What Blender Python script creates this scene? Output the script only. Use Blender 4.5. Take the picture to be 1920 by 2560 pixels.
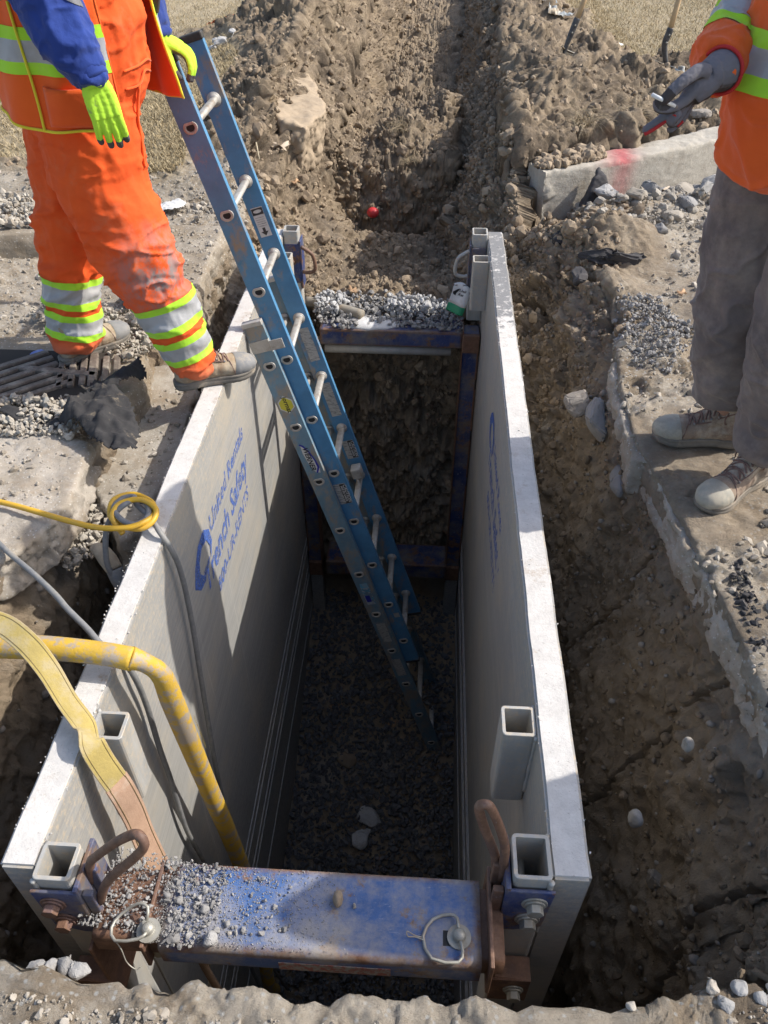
import bpy, bmesh, math, random
import numpy as np
from mathutils import Vector, Matrix

for o in list(bpy.data.objects): bpy.data.objects.remove(o)
scene = bpy.context.scene
COL = scene.collection
rnd = random.Random(7)
RNG = np.random.default_rng(11)

# ------------------------------------------------------------------ camera
PITCH, YAW, EYE = math.radians(41.48), math.radians(3.35), 1.55
cam_data = bpy.data.cameras.new('camera')
cam_data.sensor_fit = 'VERTICAL'; cam_data.sensor_height = 24.0; cam_data.lens = 24.0*1960/2560
cam_data.clip_start = 0.02; cam_data.clip_end = 300
cam = bpy.data.objects.new('camera', cam_data); COL.objects.link(cam)
cam.location = (0, 0, EYE)
cam.rotation_euler = (math.pi/2-PITCH, 0, YAW)
scene.camera = cam

# ------------------------------------------------------------------ light
SUN_TO = Vector((1.0, 0.20, 0.96)).normalized()
world = bpy.data.worlds.new('World'); scene.world = world; world.use_nodes = True
wn = world.node_tree; bg = wn.nodes['Background']
sky = wn.nodes.new('ShaderNodeTexSky'); sky.sky_type = 'NISHITA'; sky.sun_disc = False
sky.sun_elevation = math.asin(SUN_TO.z); sky.sun_rotation = math.atan2(SUN_TO.x, SUN_TO.y)
sky.air_density = 1.0; sky.dust_density = 2.5; sky.ozone_density = 1.0
wn.links.new(sky.outputs[0], bg.inputs[0]); bg.inputs[1].default_value = 0.15
sun_d = bpy.data.lights.new('sun', 'SUN'); sun_d.energy = 3.55; sun_d.angle = math.radians(0.5); sun_d.color = (1.0, 0.945, 0.87)
sun = bpy.data.objects.new('sun', sun_d); COL.objects.link(sun)
sun.rotation_euler = SUN_TO.to_track_quat('Z', 'Y').to_euler(); sun.location = (6, 2, 6)
scene.view_settings.view_transform = 'Standard'; scene.view_settings.look = 'None'
scene.view_settings.exposure = 0.55; scene.view_settings.gamma = 1.0
scene.render.resolution_x = 768; scene.render.resolution_y = 1024

# ------------------------------------------------------------------ numpy noise
def _hash(ix, iy, iz, seed):
    h = (ix.astype(np.int64)*374761393 + iy.astype(np.int64)*668265263 + iz.astype(np.int64)*2147483647 + seed*1274126177) & 0xffffffff
    h = ((h ^ (h >> 13))*1274126177) & 0xffffffff
    h = ((h ^ (h >> 16))*2246822519) & 0xffffffff
    return (h & 0xffffff)/float(0xffffff)
def vnoise(P, seed=0):
    F = np.floor(P); f = P-F; f = f*f*f*(f*(f*6-15)+10)
    i = F.astype(np.int64); r = 0
    for dx in (0, 1):
        wx = f[:, 0] if dx else 1-f[:, 0]
        for dy in (0, 1):
            wy = f[:, 1] if dy else 1-f[:, 1]
            for dz in (0, 1):
                wz = f[:, 2] if dz else 1-f[:, 2]
                r = r + wx*wy*wz*_hash(i[:, 0]+dx, i[:, 1]+dy, i[:, 2]+dz, seed)
    return r*2-1
def fbm(P, freq, octs=4, seed=0, gain=0.5, ridged=False):
    a, s, t = 1.0, 0, 0.0
    for k in range(octs):
        n = vnoise(P*freq+k*17.3, seed+k)
        if ridged: n = 1-2*np.abs(n)
        s = s+a*n; t += a; a *= gain; freq *= 2.03
    return s/t
def billow(P, freq, seed=0):
    # rounded lumps with creases between them (cell noise)
    Q = P*freq; F = np.floor(Q).astype(np.int64); best = np.full(len(Q), 9.0); hb = np.zeros(len(Q))
    for dx in (-1, 0, 1):
        for dy in (-1, 0, 1):
            for dz in (-1, 0, 1):
                c = F+np.array([dx, dy, dz])
                o = np.stack([_hash(c[:, 0], c[:, 1], c[:, 2], seed+s) for s in (1, 2, 3)], 1)
                d = ((c+o-Q)**2).sum(1); m = d < best
                best[m] = d[m]; hb[m] = _hash(c[m][:, 0], c[m][:, 1], c[m][:, 2], seed+9)
    return (1-np.sqrt(np.minimum(best, 1)))*(0.35+0.65*hb)
def chunks(P, freq, seed=0, warp=.35, tilt=.9):
    # broken lumps: flat tilted facets with steps between them
    Q = P*freq+warp*np.stack([vnoise(P*freq*1.7+s*9.1, seed+s) for s in (1, 2, 3)], 1); F = np.floor(Q).astype(np.int64); best = np.full(len(Q), 9.0); val = np.zeros(len(Q))
    for dx in (-1, 0, 1):
        for dy in (-1, 0, 1):
            for dz in (-1, 0, 1):
                c = F+np.array([dx, dy, dz]); h = [_hash(c[:, 0], c[:, 1], c[:, 2], seed+s) for s in range(1, 8)]
                r = Q-(c+np.stack(h[:3], 1)); d = (r**2).sum(1); m = d < best
                v = h[3]+tilt*((h[4]-.5)*r[:, 0]+(h[5]-.5)*r[:, 1]+(h[6]-.5)*r[:, 2])-.35*np.sqrt(d); best[m] = d[m]; val[m] = v[m]
    return val
def sstep(a, b, x):
    t = np.clip((x-a)/(b-a+1e-12), 0, 1); return t*t*(3-2*t)

# ------------------------------------------------------------------ object helpers
def tagp(o, label=None, cat=None, group=None, kind=None):
    if label: o['label'] = label
    if cat: o['category'] = cat
    if group: o['group'] = group
    if kind: o['kind'] = kind
    return o
def thing(name, loc, label, cat, group=None):
    o = bpy.data.objects.new(name, None); COL.objects.link(o); o.location = loc; o.empty_display_size = 0.05
    return tagp(o, label, cat, group)
def world_of(o):
    M = Matrix.LocRotScale(o.location, o.rotation_euler, o.scale)
    return (world_of(o.parent) @ o.matrix_parent_inverse @ M) if o.parent else M
def attach(o, parent):
    if parent is not None:
        o.parent = parent; o.matrix_parent_inverse = world_of(parent).inverted()
def link_mesh(name, me, mats, parent=None, center=True):
    o = bpy.data.objects.new(name, me); COL.objects.link(o)
    for m in (mats if isinstance(mats, (list, tuple)) else [mats]):
        if m is not None: me.materials.append(m)
    if parent is not None: attach(o, parent)
    elif center and len(me.vertices):
        n = len(me.vertices); co = np.empty(n*3, np.float32); me.vertices.foreach_get('co', co); co = co.reshape(-1, 3)
        c = (co.min(0)+co.max(0))/2; c[2] = co[:, 2].min(); co -= c
        me.vertices.foreach_set('co', co.ravel()); o.location = Vector(c.tolist()); me.update()
    return o
def np_mesh(name, V, F, smooth=True, attrs=None, fmat=None):
    """V (n,3); F (m,k) with constant k"""
    me = bpy.data.meshes.new(name); V = np.asarray(V, np.float32); F = np.asarray(F, np.int32)
    me.vertices.add(len(V)); me.vertices.foreach_set('co', V.ravel())
    k = F.shape[1]; me.loops.add(F.size); me.loops.foreach_set('vertex_index', F.ravel())
    me.polygons.add(len(F)); me.polygons.foreach_set('loop_start', np.arange(0, F.size, k, dtype=np.int32))
    try: me.polygons.foreach_set('loop_total', np.full(len(F), k, np.int32))
    except Exception: pass
    me.polygons.foreach_set('use_smooth', np.full(len(F), smooth))
    if fmat is not None: me.polygons.foreach_set('material_index', np.asarray(fmat, np.int32))
    me.update(calc_edges=True)
    if attrs:
        for nm, arr in attrs.items():
            arr = np.asarray(arr, np.float32)
            if arr.ndim == 1:
                a = me.attributes.new(nm, 'FLOAT', 'POINT'); a.data.foreach_set('value', arr)
            else:
                a = me.attributes.new(nm, 'FLOAT_COLOR', 'POINT'); a.data.foreach_set('color', arr.ravel())
    return me
def bm_obj(name, bm, mats, parent=None, smooth=False, bevel=0.0, seg=2):
    if bevel: 
        bmesh.ops.remove_doubles(bm, verts=bm.verts[:], dist=1e-6)
        ed = [e for e in bm.edges if len(e.link_faces) == 2 and e.calc_face_angle(0) > 0.6]
        bmesh.ops.bevel(bm, geom=ed, offset=bevel, segments=seg, affect='EDGES', profile=0.5)
    me = bpy.data.meshes.new(name); bm.normal_update(); bm.to_mesh(me); bm.free()
    for p in me.polygons: p.use_smooth = smooth
    return link_mesh(name, me, mats, parent)
def box(bm, x0, x1, y0, y1, z0, z1, M=None):
    vs = [bm.verts.new((x, y, z)) for x in (x0, x1) for y in (y0, y1) for z in (z0, z1)]
    for f in ((0, 1, 3, 2), (4, 6, 7, 5), (0, 4, 5, 1), (2, 3, 7, 6), (0, 2, 6, 4), (1, 5, 7, 3)):
        bm.faces.new([vs[i] for i in f])
    if M is not None: bmesh.ops.transform(bm, matrix=M, verts=vs)
    return vs
def frame_of(d, up=Vector((0, 0, 1))):
    d = Vector(d).normalized()
    s = d.cross(up)
    if s.length < 1e-3: s = d.cross(Vector((1, 0, 0)))
    s.normalize(); u = s.cross(d); return d, s, u
def cyl(bm, a, b, r, n=12, r2=None, caps=True):
    a, b = Vector(a), Vector(b); d, s, u = frame_of(b-a); r2 = r if r2 is None else r2
    A = [bm.verts.new(a+(s*math.cos(t)+u*math.sin(t))*r) for t in [2*math.pi*i/n for i in range(n)]]
    B = [bm.verts.new(b+(s*math.cos(t)+u*math.sin(t))*r2) for t in [2*math.pi*i/n for i in range(n)]]
    for i in range(n):
        j = (i+1) % n; bm.faces.new((A[i], A[j], B[j], B[i]))
    if caps: bm.faces.new(A[::-1]); bm.faces.new(B)
    return A+B
def catmull(pts, n):
    P = np.array(pts, float); P = np.vstack([2*P[0]-P[1], P, 2*P[-1]-P[-2]]); out = []
    for i in range(1, len(P)-2):
        for t in np.linspace(0, 1, n, endpoint=False):
            p0, p1, p2, p3 = P[i-1], P[i], P[i+1], P[i+2]
            out.append(0.5*((2*p1)+(-p0+p2)*t+(2*p0-5*p1+4*p2-p3)*t*t+(-p0+3*p1-3*p2+p3)*t**3))
    out.append(P[-2]); return np.array(out)
def tube(bm, pts, r, n=10, sub=6, squash=None, caps=True):
    """smooth tube along pts. r float or list per control point. squash=(a,b) ellipse factors"""
    rr = r if isinstance(r, (list, tuple)) else [r]*len(pts)
    C = catmull([list(p)+[q] for p, q in zip(pts, rr)], sub)
    P = [Vector(c[:3].tolist()) for c in C]; R = C[:, 3]
    d, s, u = frame_of(P[1]-P[0]); rings = []
    a, b = squash or (1, 1)
    for i, p in enumerate(P):
        t = (P[min(i+1, len(P)-1)]-P[max(i-1, 0)]).normalized()
        s = (s-t*s.dot(t)).normalized(); u = t.cross(s)
        rings.append([bm.verts.new(p+(s*math.cos(k*2*math.pi/n)*a+u*math.sin(k*2*math.pi/n)*b)*float(R[i])) for k in range(n)])
    for i in range(len(rings)-1):
        for k in range(n):
            j = (k+1) % n; bm.faces.new((rings[i][k], rings[i][j], rings[i+1][j], rings[i+1][k]))
    if caps: bm.faces.new(rings[0][::-1]); bm.faces.new(rings[-1])
    return rings
def prism(bm, poly, z0, z1, M=None):
    """extrude 2D polygon (x,y) from z0 to z1"""
    A = [bm.verts.new((x, y, z0)) for x, y in poly]; B = [bm.verts.new((x, y, z1)) for x, y in poly]
    n = len(poly); bm.faces.new(A[::-1]); bm.faces.new(B)
    for i in range(n):
        j = (i+1) % n; bm.faces.new((A[i], A[j], B[j], B[i]))
    if M is not None: bmesh.ops.transform(bm, matrix=M, verts=A+B)
    return A+B
def displace(me, amp, freq, seed=0, octs=4, ridged=False):
    n = len(me.vertices); co = np.empty(n*3, np.float32); me.vertices.foreach_get('co', co); co = co.reshape(-1, 3)
    no = np.empty(n*3, np.float32); me.vertices.foreach_get('normal', no); no = no.reshape(-1, 3)
    co = co+no*(fbm(co.astype(float), freq, octs, seed, ridged=ridged)*amp)[:, None].astype(np.float32)
    me.vertices.foreach_set('co', co.ravel()); me.update()
def eval_mesh(o):
    dg = bpy.context.evaluated_depsgraph_get(); dg.update()
    return bpy.data.meshes.new_from_object(o.evaluated_get(dg))
def remesh(bm, voxel, smooth=0, iters_factor=0.5):
    """fuse everything in bm into one watertight skin"""
    me = bpy.data.meshes.new('tmp'); bmesh.ops.recalc_face_normals(bm, faces=bm.faces[:]); bm.to_mesh(me); bm.free()
    o = bpy.data.objects.new('tmp', me); COL.objects.link(o)
    m = o.modifiers.new('r', 'REMESH'); m.mode = 'VOXEL'; m.voxel_size = voxel; m.use_smooth_shade = True
    if smooth:
        s = o.modifiers.new('s', 'SMOOTH'); s.iterations = smooth; s.factor = iters_factor
    r = eval_mesh(o); bpy.data.objects.remove(o); bpy.data.meshes.remove(me); r.materials.clear()
    return r
def mesh_arrays(me):
    n = len(me.vertices); co = np.empty(n*3, np.float32); me.vertices.foreach_get('co', co)
    no = np.empty(n*3, np.float32); me.vertices.foreach_get('normal', no)
    return co.reshape(-1, 3).astype(float), no.reshape(-1, 3).astype(float)
def set_co(me, co):
    me.vertices.foreach_set('co', np.asarray(co, np.float32).ravel()); me.update()
def add_attr(me, nm, arr):
    a = me.attributes.new(nm, 'FLOAT', 'POINT'); a.data.foreach_set('value', np.asarray(arr, np.float32))

# ------------------------------------------------------------------ materials
class NT:
    def __init__(s, name, rough=0.8, metal=0.0):
        s.m = bpy.data.materials.new(name); s.m.use_nodes = True; s.t = s.m.node_tree
        s.b = s.t.nodes['Principled BSDF']; s.b.inputs['Roughness'].default_value = rough; s.b.inputs['Metallic'].default_value = metal
        s.tc = s.t.nodes.new('ShaderNodeTexCoord'); s._map = {}
    def n(s, typ, **kw):
        nd = s.t.nodes.new(typ)
        for k, v in kw.items(): setattr(nd, k, v)
        return nd
    def l(s, a, b): s.t.links.new(a, b)
    def co(s, stretch=None, which='Object'):
        if stretch is None: return s.tc.outputs[which]
        k = (tuple(stretch), which)
        if k not in s._map:
            mp = s.n('ShaderNodeMapping'); mp.inputs['Scale'].default_value = stretch
            s.l(s.tc.outputs[which], mp.inputs[0]); s._map[k] = mp.outputs[0]
        return s._map[k]
    def noise(s, scale, detail=5, rough=0.6, stretch=None, off=0.0):
        nd = s.n('ShaderNodeTexNoise'); nd.inputs['Scale'].default_value = scale; nd.inputs['Detail'].default_value = detail
        nd.inputs['Roughness'].default_value = rough
        c = s.co(stretch)
        if off:
            ad = s.n('ShaderNodeVectorMath', operation='ADD'); ad.inputs[1].default_value = (off, off*1.7, off*.3); s.l(c, ad.inputs[0]); c = ad.outputs[0]
        s.l(c, nd.inputs['Vector']); return nd.outputs['Fac']
    def voro(s, scale, feature='F1', stretch=None, out='Distance'):
        nd = s.n('ShaderNodeTexVoronoi', feature=feature); nd.inputs['Scale'].default_value = scale
        s.l(s.co(stretch), nd.inputs['Vector']); return nd.outputs[out]
    def ramp(s, fac, lo, hi):
        r = s.n('ShaderNodeMapRange'); r.clamp = True; r.inputs[1].default_value = lo; r.inputs[2].default_value = hi
        s.l(fac, r.inputs[0]); return r.outputs[0]
    def attr(s, nm, out='Fac'):
        a = s.n('ShaderNodeAttribute'); a.attribute_name = nm; return a.outputs[out]
    def math(s, op, a, b=None, clamp=False):
        m = s.n('ShaderNodeMath', operation=op); m.use_clamp = clamp
        for i, v in enumerate((a, b)):
            if v is None: continue
            if isinstance(v, (int, float)): m.inputs[i].default_value = v
            else: s.l(v, m.inputs[i])
        return m.outputs[0]
    def mix(s, fac, a, b):
        m = s.n('ShaderNodeMix', data_type='RGBA'); m.clamp_factor = True
        if isinstance(fac, (int, float)): m.inputs[0].default_value = fac
        else: s.l(fac, m.inputs[0])
        for i, v in ((6, a), (7, b)):
            if isinstance(v, (tuple, list)): m.inputs[i].default_value = (*v[:3], 1)
            else: s.l(v, m.inputs[i])
        return m.outputs[2]
    def color(s, c):
        if isinstance(c, (tuple, list)): s.b.inputs['Base Color'].default_value = (*c[:3], 1)
        else: s.l(c, s.b.inputs['Base Color'])
    def bump(s, h, strength=0.3, dist=0.01):
        b = s.n('ShaderNodeBump'); b.inputs['Strength'].default_value = strength; b.inputs['Distance'].default_value = dist
        s.l(h, b.inputs['Height'])
        if s.b.inputs['Normal'].links:
            s.l(s.b.inputs['Normal'].links[0].from_socket, b.inputs['Normal'])
        s.l(b.outputs[0], s.b.inputs['Normal'])
def simple(name, base, alt=None, scale=20, lo=.35, hi=.65, rough=.8, metal=0., bump=0.2, bscale=120, bdist=.002, dust=None, dustamt=(.5, .7), dscale=6, stretch=None):
    k = NT(name, rough, metal); c = base
    if alt is not None: c = k.mix(k.ramp(k.noise(scale, 6, .65, stretch), lo, hi), base, alt)
    if dust is not None: c = k.mix(k.ramp(k.noise(dscale, 8, .7, off=3.1), *dustamt), c, dust)
    k.color(c)
    if bump: k.bump(k.noise(bscale, 4, .6), bump, bdist)
    return k.m

# soil family
def soil_material():
    k = NT('ground_soil', .95)
    g = k.attr('mask_a', 'Color'); sep = k.n('ShaderNodeSeparateColor'); k.l(g, sep.inputs[0])
    grass, road, damp = sep.outputs[0], sep.outputs[1], sep.outputs[2]
    big, mid, fine = k.noise(1.7, 4, .6), k.noise(14, 7, .7), k.noise(90, 5, .75)
    soil = k.mix(k.ramp(mid, .3, .7), (.185, .138, .090), (.36, .285, .195))
    soil = k.mix(k.math('MULTIPLY', k.ramp(k.noise(2.6, 6, .7, off=11.), .47, .60), .85), soil, (.125, .095, .066))
    soil = k.mix(k.ramp(k.noise(5, 6, .7, off=5.), .55, .7), soil, (.38, .295, .195))
    wet = k.mix(k.ramp(mid, .3, .7), (.225, .172, .115), (.38, .30, .205))
    wet = k.mix(k.ramp(k.noise(3.2, 5, .65, off=2.), .5, .68), wet, (.34, .30, .245))
    rd = k.mix(k.ramp(mid, .35, .65), (.32, .275, .215), (.45, .40, .325))
    rd = k.mix(k.ramp(k.noise(3.5, 8, .75, off=8.), .50, .60), rd, (.27, .215, .150))
    peb = k.voro(55); rd = k.mix(k.ramp(peb, .30, .12), rd, (.46, .45, .42))
    gr = k.mix(k.ramp(k.noise(25, 8, .8), .35, .65), (.32, .26, .165), (.46, .385, .26))
    gr = k.mix(k.ramp(k.noise(2.2, 5, .65, off=1.), .52, .7), gr, (.26, .22, .13))
    c = k.mix(damp, soil, wet); c = k.mix(road, c, rd); c = k.mix(grass, c, gr)
    c = k.mix(k.math('MULTIPLY', k.ramp(fine, .42, .25), .7), c, (.10, .08, .06)); 
    k.color(c)
    k.bump(k.noise(38, 9, .78), .8, .022); k.bump(k.noise(190, 6, .75), .7, .006)
    return k.m
M_soil = soil_material()
def stone_mat(name, cols, rough=.9):
    k = NT(name, rough); oi = k.n('ShaderNodeObjectInfo')
    at = k.attr('shade')
    c = k.mix(at, cols[0], cols[1])
    c = k.mix(k.ramp(k.noise(60, 6, .7), .5, .75), c, cols[2])
    k.color(c); k.bump(k.noise(180, 5, .7), .35, .003); return k.m
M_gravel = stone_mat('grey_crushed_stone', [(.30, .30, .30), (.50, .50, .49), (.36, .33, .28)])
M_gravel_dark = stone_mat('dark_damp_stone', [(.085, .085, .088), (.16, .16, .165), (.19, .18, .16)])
M_gravel_tan = stone_mat('dusty_stone', [(.28, .245, .20), (.46, .43, .37), (.36, .31, .24)])
M_cobble = stone_mat('dull_cobble', [(.20, .175, .145), (.31, .28, .24), (.16, .13, .10)])
M_rubble = stone_mat('dull_grey_rubble', [(.19, .185, .18), (.34, .33, .315), (.24, .225, .20)])
M_clod = stone_mat('soil_clods', [(.19, .142, .094), (.35, .275, .19), (.26, .20, .14)], .95)
M_clod_damp = stone_mat('damp_clods', [(.14, .105, .068), (.28, .215, .145), (.20, .16, .11)], .95)
def concrete(name, base=(.42, .385, .33), dark=(.27, .235, .185), dirt=(.26, .205, .14), damt=(.5, .68)):
    k = NT(name, .92)
    c = k.mix(k.ramp(k.noise(9, 7, .7), .35, .65), dark, base)
    c = k.mix(k.ramp(k.noise(4, 8, .72, off=4.), *damt), c, dirt)
    c = k.mix(k.ramp(k.voro(70), .22, .1), c, (.5, .48, .44))
    c = k.mix(k.ramp(k.noise(150, 4, .7), .62, .7), c, (.14, .12, .10))
    k.color(c); k.bump(k.noise(45, 8, .75), .6, .008); k.bump(k.noise(220, 4, .7), .4, .003); return k
M_conc = concrete('concrete_slab').m
M_conc_dirty = concrete('dirty_concrete', (.35, .31, .25), (.22, .185, .14), (.24, .19, .13), (.42, .6)).m
# ================================================================== terrain
FLAT_X = [-14, -4, -2.2, -1.5, -1.06, -1.05, -.95, -.86, -.5, -.2, .15, .42, .6, .78, .80, 1.8, 4, 14]
def prof(ll, zl, lm, lb, zf, rb, rm, lr, zr, zo=0., zr2=0., sh=-.10):
    """control points of one cross section from far left to far right"""
    return [(-14, zo), (-4, zo), (-2.2, zo), (ll-.45, zl*.9), (ll, zl), (ll+.012, zl+sh), lm, (lb[0], lb[1]), (-.5 if lb[0] < -.5 else lb[0]+.08, zf), (-.2, zf), (.12, zf),
            rb, rm, (lr-.012, zr+sh), (lr, zr), (max(1.8, lr+.9), zr2), (4, zr2), (14, zr2)]
flat = lambda z: [(x, z) for x in FLAT_X]
K = [ # (y, rows to next key, profile)
 (-3.0, 25, flat(0.0)), (.0, 45, flat(0.0)), (.40, 18, flat(.01)), (.455, 45, flat(.0)),
 (.50, 60, prof(-1.06, 0, (-1.0, -1.2), (-.86, -3.2), -3.2, (.46, -3.2), (.56, -1.1), .70, 0)),
 (.75, 60, prof(-1.16, 0, (-1.05, -1.2), (-.86, -3.2), -3.2, (.46, -3.2), (.60, -1.1), .868, 0)),
 (1.3, 80, prof(-1.20, 0, (-1.02, -1.2), (-.86, -3.2), -3.2, (.43, -3.2), (.58, -1.1), .842, -.01)),
 (1.8, 60, prof(-1.14, -.02, (-1.03, -1.2), (-.86, -3.2), -3.2, (.43, -3.2), (.55, -1.0), .787, -.015)),
 (2.15, 60, prof(-1.10, -.05, (-1.02, -1.2), (-.86, -3.15), -3.15, (.43, -3.2), (.52, -.9), .722, -.015)),
 (2.7, 60, prof(-1.13, -.03, (-.98, -1.1), (-.86, -3.05), -3.05, (.43, -3.1), (.49, -.8), .748, -.015)),
 (3.1, 60, prof(-1.10, -.05, (-.92, -1.), (-.86, -2.9), -2.9, (.42, -2.9), (.43, -.62), .84, -.04, sh=-.05)),
 (3.5, 60, prof(-1.05, -.06, (-.88, -.6), (-.85, -2.75), -2.75, (.42, -2.7), (.42, -.42), .80, -.05, sh=-.05)),
 (3.93, 14, prof(-1.05, .02, (-.84, -.35), (-.82, -2.6), -2.6, (.38, -2.6), (.42, -.25), .62, .02, sh=-.03)),
 (3.99, 170, prof(-1.05, .02, (-.84, -.35), (-.78, -2.6), -2.6, (.34, -2.6), (.40, -.22), .6, .02, sh=-.03)),
 (4.07, 60, prof(-1.05, .04, (-.82, -.28), (-.62, -.50), -.50, (.20, -.46), (.36, -.18), .56, .03, sh=-.04)),
 (4.5, 60, prof(-1.05, .10, (-.80, -.22), (-.50, -.52), -.52, (.16, -.46), (.34, -.14), .50, .10, sh=-.04)),
 (5.1, 70, prof(-1.05, .16, (-.82, -.16), (-.50, -.56), -.56, (.14, -.48), (.33, -.14), .46, .16, sh=-.05)),
 (5.6, 30, prof(-1.05, .18, (-.80, -.12), (-.54, -.72), -.78, (.12, -.60), (.34, -.10), .46, .16, sh=-.06)),
 (5.75, 60, prof(-1.05, .18, (-.78, -.10), (-.50, -.30), -.26, (.20, -.34), (.34, -.08), .48, .16, sh=-.06)),
 (6.6, 60, prof(-1.02, .20, (-.74, -.08), (-.48, -.22), -.22, (.22, -.32), (.40, -.05), .54, .11, sh=-.08)),
 (7.6, 60, prof(-.92, .22, (-.66, -.05), (-.46, -.36), -.38, (.16, -.38), (.40, -.05), .56, .10, sh=-.10)),
 (9.0, 60, prof(-.76, .18, (-.60, -.06), (-.50, -.38), -.38, (.24, -.36), (.44, -.02), .60, .12, sh=-.12)),
 (11., 50, prof(-.62, .16, (-.54, -.08), (-.46, -.36), -.36, (.34, -.34), (.50, -.04), .64, .16, sh=-.14)),
 (14., 30, prof(-.56, .12, (-.50, -.06), (-.44, -.30), -.30, (.40, -.28), (.56, -.04), .70, .12, sh=-.10)),
 (18., 16, flat(.0)), (40., 0, flat(.1))]
SEG = [12, 50, 46, 46, 10, 60, 60, 10, 60, 66, 10, 88, 92, 12, 84, 80, 30]
def build_ground():
    q = 1.0
    seg = [max(3, int(s*q)) for s in SEG]
    # fractional column positions
    cu = np.concatenate([np.linspace(i, i+1, s, endpoint=False) for i, s in enumerate(seg)]+[[len(seg)]])
    rows_y, rows = [], []
    KP = [np.array(k[2], float) for k in K]
    def cols(A):
        i = np.minimum(cu.astype(int), len(A)-2); f = (cu-i)[:, None]; return A[i]*(1-f)+A[i+1]*f
    CP = [cols(A) for A in KP]
    for i in range(len(K)-1):
        n = max(2, int(K[i][1]*q))
        for t in np.linspace(0, 1, n, endpoint=False):
            rows.append(CP[i]*(1-t)+CP[i+1]*t); rows_y.append(K[i][0]*(1-t)+K[i+1][0]*t)
    rows.append(CP[-1]); rows_y.append(K[-1][0])
    R = np.array(rows); Yv = np.array(rows_y); nr, nc = R.shape[:2]
    P = np.zeros((nr, nc, 3)); P[:, :, 0] = R[:, :, 0]; P[:, :, 1] = Yv[:, None]; P[:, :, 2] = R[:, :, 1]
    # soften profile corners slightly along the section
    for _ in range(2):
        P[:, 1:-1, 2] = (P[:, :-2, 2]+2*P[:, 1:-1, 2]+P[:, 2:, 2])/4
    base = P.reshape(-1, 3).copy(); x, y, z = base.T
    deep = (z < -.13) & (y < 4.0)
    # spoil heaps thrown up either side of the trench, plus an unseen mound added on the right to shade the near spreader
    def heap(cx, cy, sx, sy, h, rot=0.):
        dx, dy = x-cx, y-cy; c, s = math.cos(rot), math.sin(rot); u, v = (dx*c+dy*s)/sx, (-dx*s+dy*c)/sy
        return h*np.exp(-(u*u+v*v)**1.2)
    up = (x < -.7)*(heap(-1.0, 5.6, .35, .7, .10)+heap(-1.05, 7.2, .5, .9, .20)+heap(-.95, 9.4, .5, 1.5, .22)+heap(-1.9, 7.8, .5, .5, .08)) \
       + (x > .44)*(heap(.8, 5.7, .32, .55, .12)+heap(.66, 6.6, .18, .8, .14)+heap(1.35, 7.6, .2, .2, .16)+heap(.8, 9.0, .4, 1.3, .22)+heap(1.5, 6.2, .4, .3, .10)+heap(.95, 4.95, .5, .25, .05)+heap(2.2, 7.3, .6, .3, .1)) \
       + heap(1.42, .96, .36, .21, 1.45)*(x > .9) + (y > .2)*(y < .56)*(.05*np.exp(-((x-.16)/.13)**2)*0+.035*np.exp(-((x+.12)/.07)**2)*0)
    # clod heaps inside the shallow far trench
    tr = (np.abs(x) < .42) & (y > 5.6)
    up += tr*(heap(-.18, 6.1, .22, .22, .20)+heap(.12, 6.7, .20, .3, .16)+heap(-.3, 8.2, .2, .4, .06))
    heaps = up.copy()
    # lawn level stands a little higher behind the kerbs
    kr = y-(4.50+np.clip(x-.6, 0, 9)*.62)
    up += .13*sstep(0, .10, kr)*(x > .45)*(1-sstep(5.6, 6.4, y-(x-.6)*.62))+.06*sstep(4.05, 4.3, y)*(x < -.9)*(y < 30)-.19*(x > .5)*sstep(-.65, -.15, kr)*(1-sstep(0, .02, kr))
    up += (x > .5)*(heap(.90, 3.80, .24, .14, .13)+heap(1.02, 4.25, .35, .16, .06)+heap(.80, 3.38, .12, .12, .05)+heap(.95, 2.85, .14, .22, .05))
    up += (x < -1.1)*(heap(-1.45, 1.98, .30, .14, .03))
    P[:, :, 2] += up.reshape(nr, nc)
    # normals
    du = np.gradient(P, axis=1); dv = np.gradient(P, axis=0); N = np.cross(du, dv); N /= np.linalg.norm(N, axis=2, keepdims=True)+1e-9
    N = N.reshape(-1, 3); Q = P.reshape(-1, 3)
    # masks
    e = fbm(base, 1.3, 4, 40)*.25
    left_lawn = sstep(-1.2, -1.4, x+e*.9)*sstep(4.0, 4.6, y+e*2.6)
    left_lawn2 = sstep(-1.0, -1.25, x+e*.8-.0)*sstep(9.5, 11, y)
    right_lawn = sstep(1.25, 1.7, x+e*1.2)*sstep(6.9, 7.4, y+e*2)
    rl2 = sstep(.9, 1.4, x+e)*sstep(9.2, 10, y+e)
    front_r = sstep(1.1, 1.4, x+e)*sstep(4.75, 4.95, y-(x-.6)*.62)*(y < 6)*.35
    far = sstep(15.5, 17.5, y)
    grass = np.clip(left_lawn+left_lawn2+right_lawn+rl2+far+front_r, 0, 1)
    heapm = np.clip(heaps*9, 0, 1)*(y > 4); grass = np.clip(grass-heapm*1.2, 0, 1)*(z > -.1)
    road = (1-grass)*sstep(-.10, -.03, z)*sstep(4.6, 4.3, y-(x > .5)*np.clip((x-.6)*.62, 0, .8)-(x < -.5)*.0)
    road *= 1-sstep(.2, .9, x-1.0)*0
    road *= np.where((x > .4) & (y > 2.85), sstep(.75, 1.05, x+e*1.2), 1.)*np.clip(1.15-.8*(x > .5)*sstep(.0, .35, fbm(base, 2.7, 4, 44)), 0, 1)
    nearwall = (z < -.03)*(y < 4.05)
    damp = np.clip(nearwall*sstep(-.02, -.5, z)+.55*nearwall, 0, 1)
    damp = np.maximum(damp, (y > 4.05)*sstep(-.2, -.45, z)*.35)
    dark = 0
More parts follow.
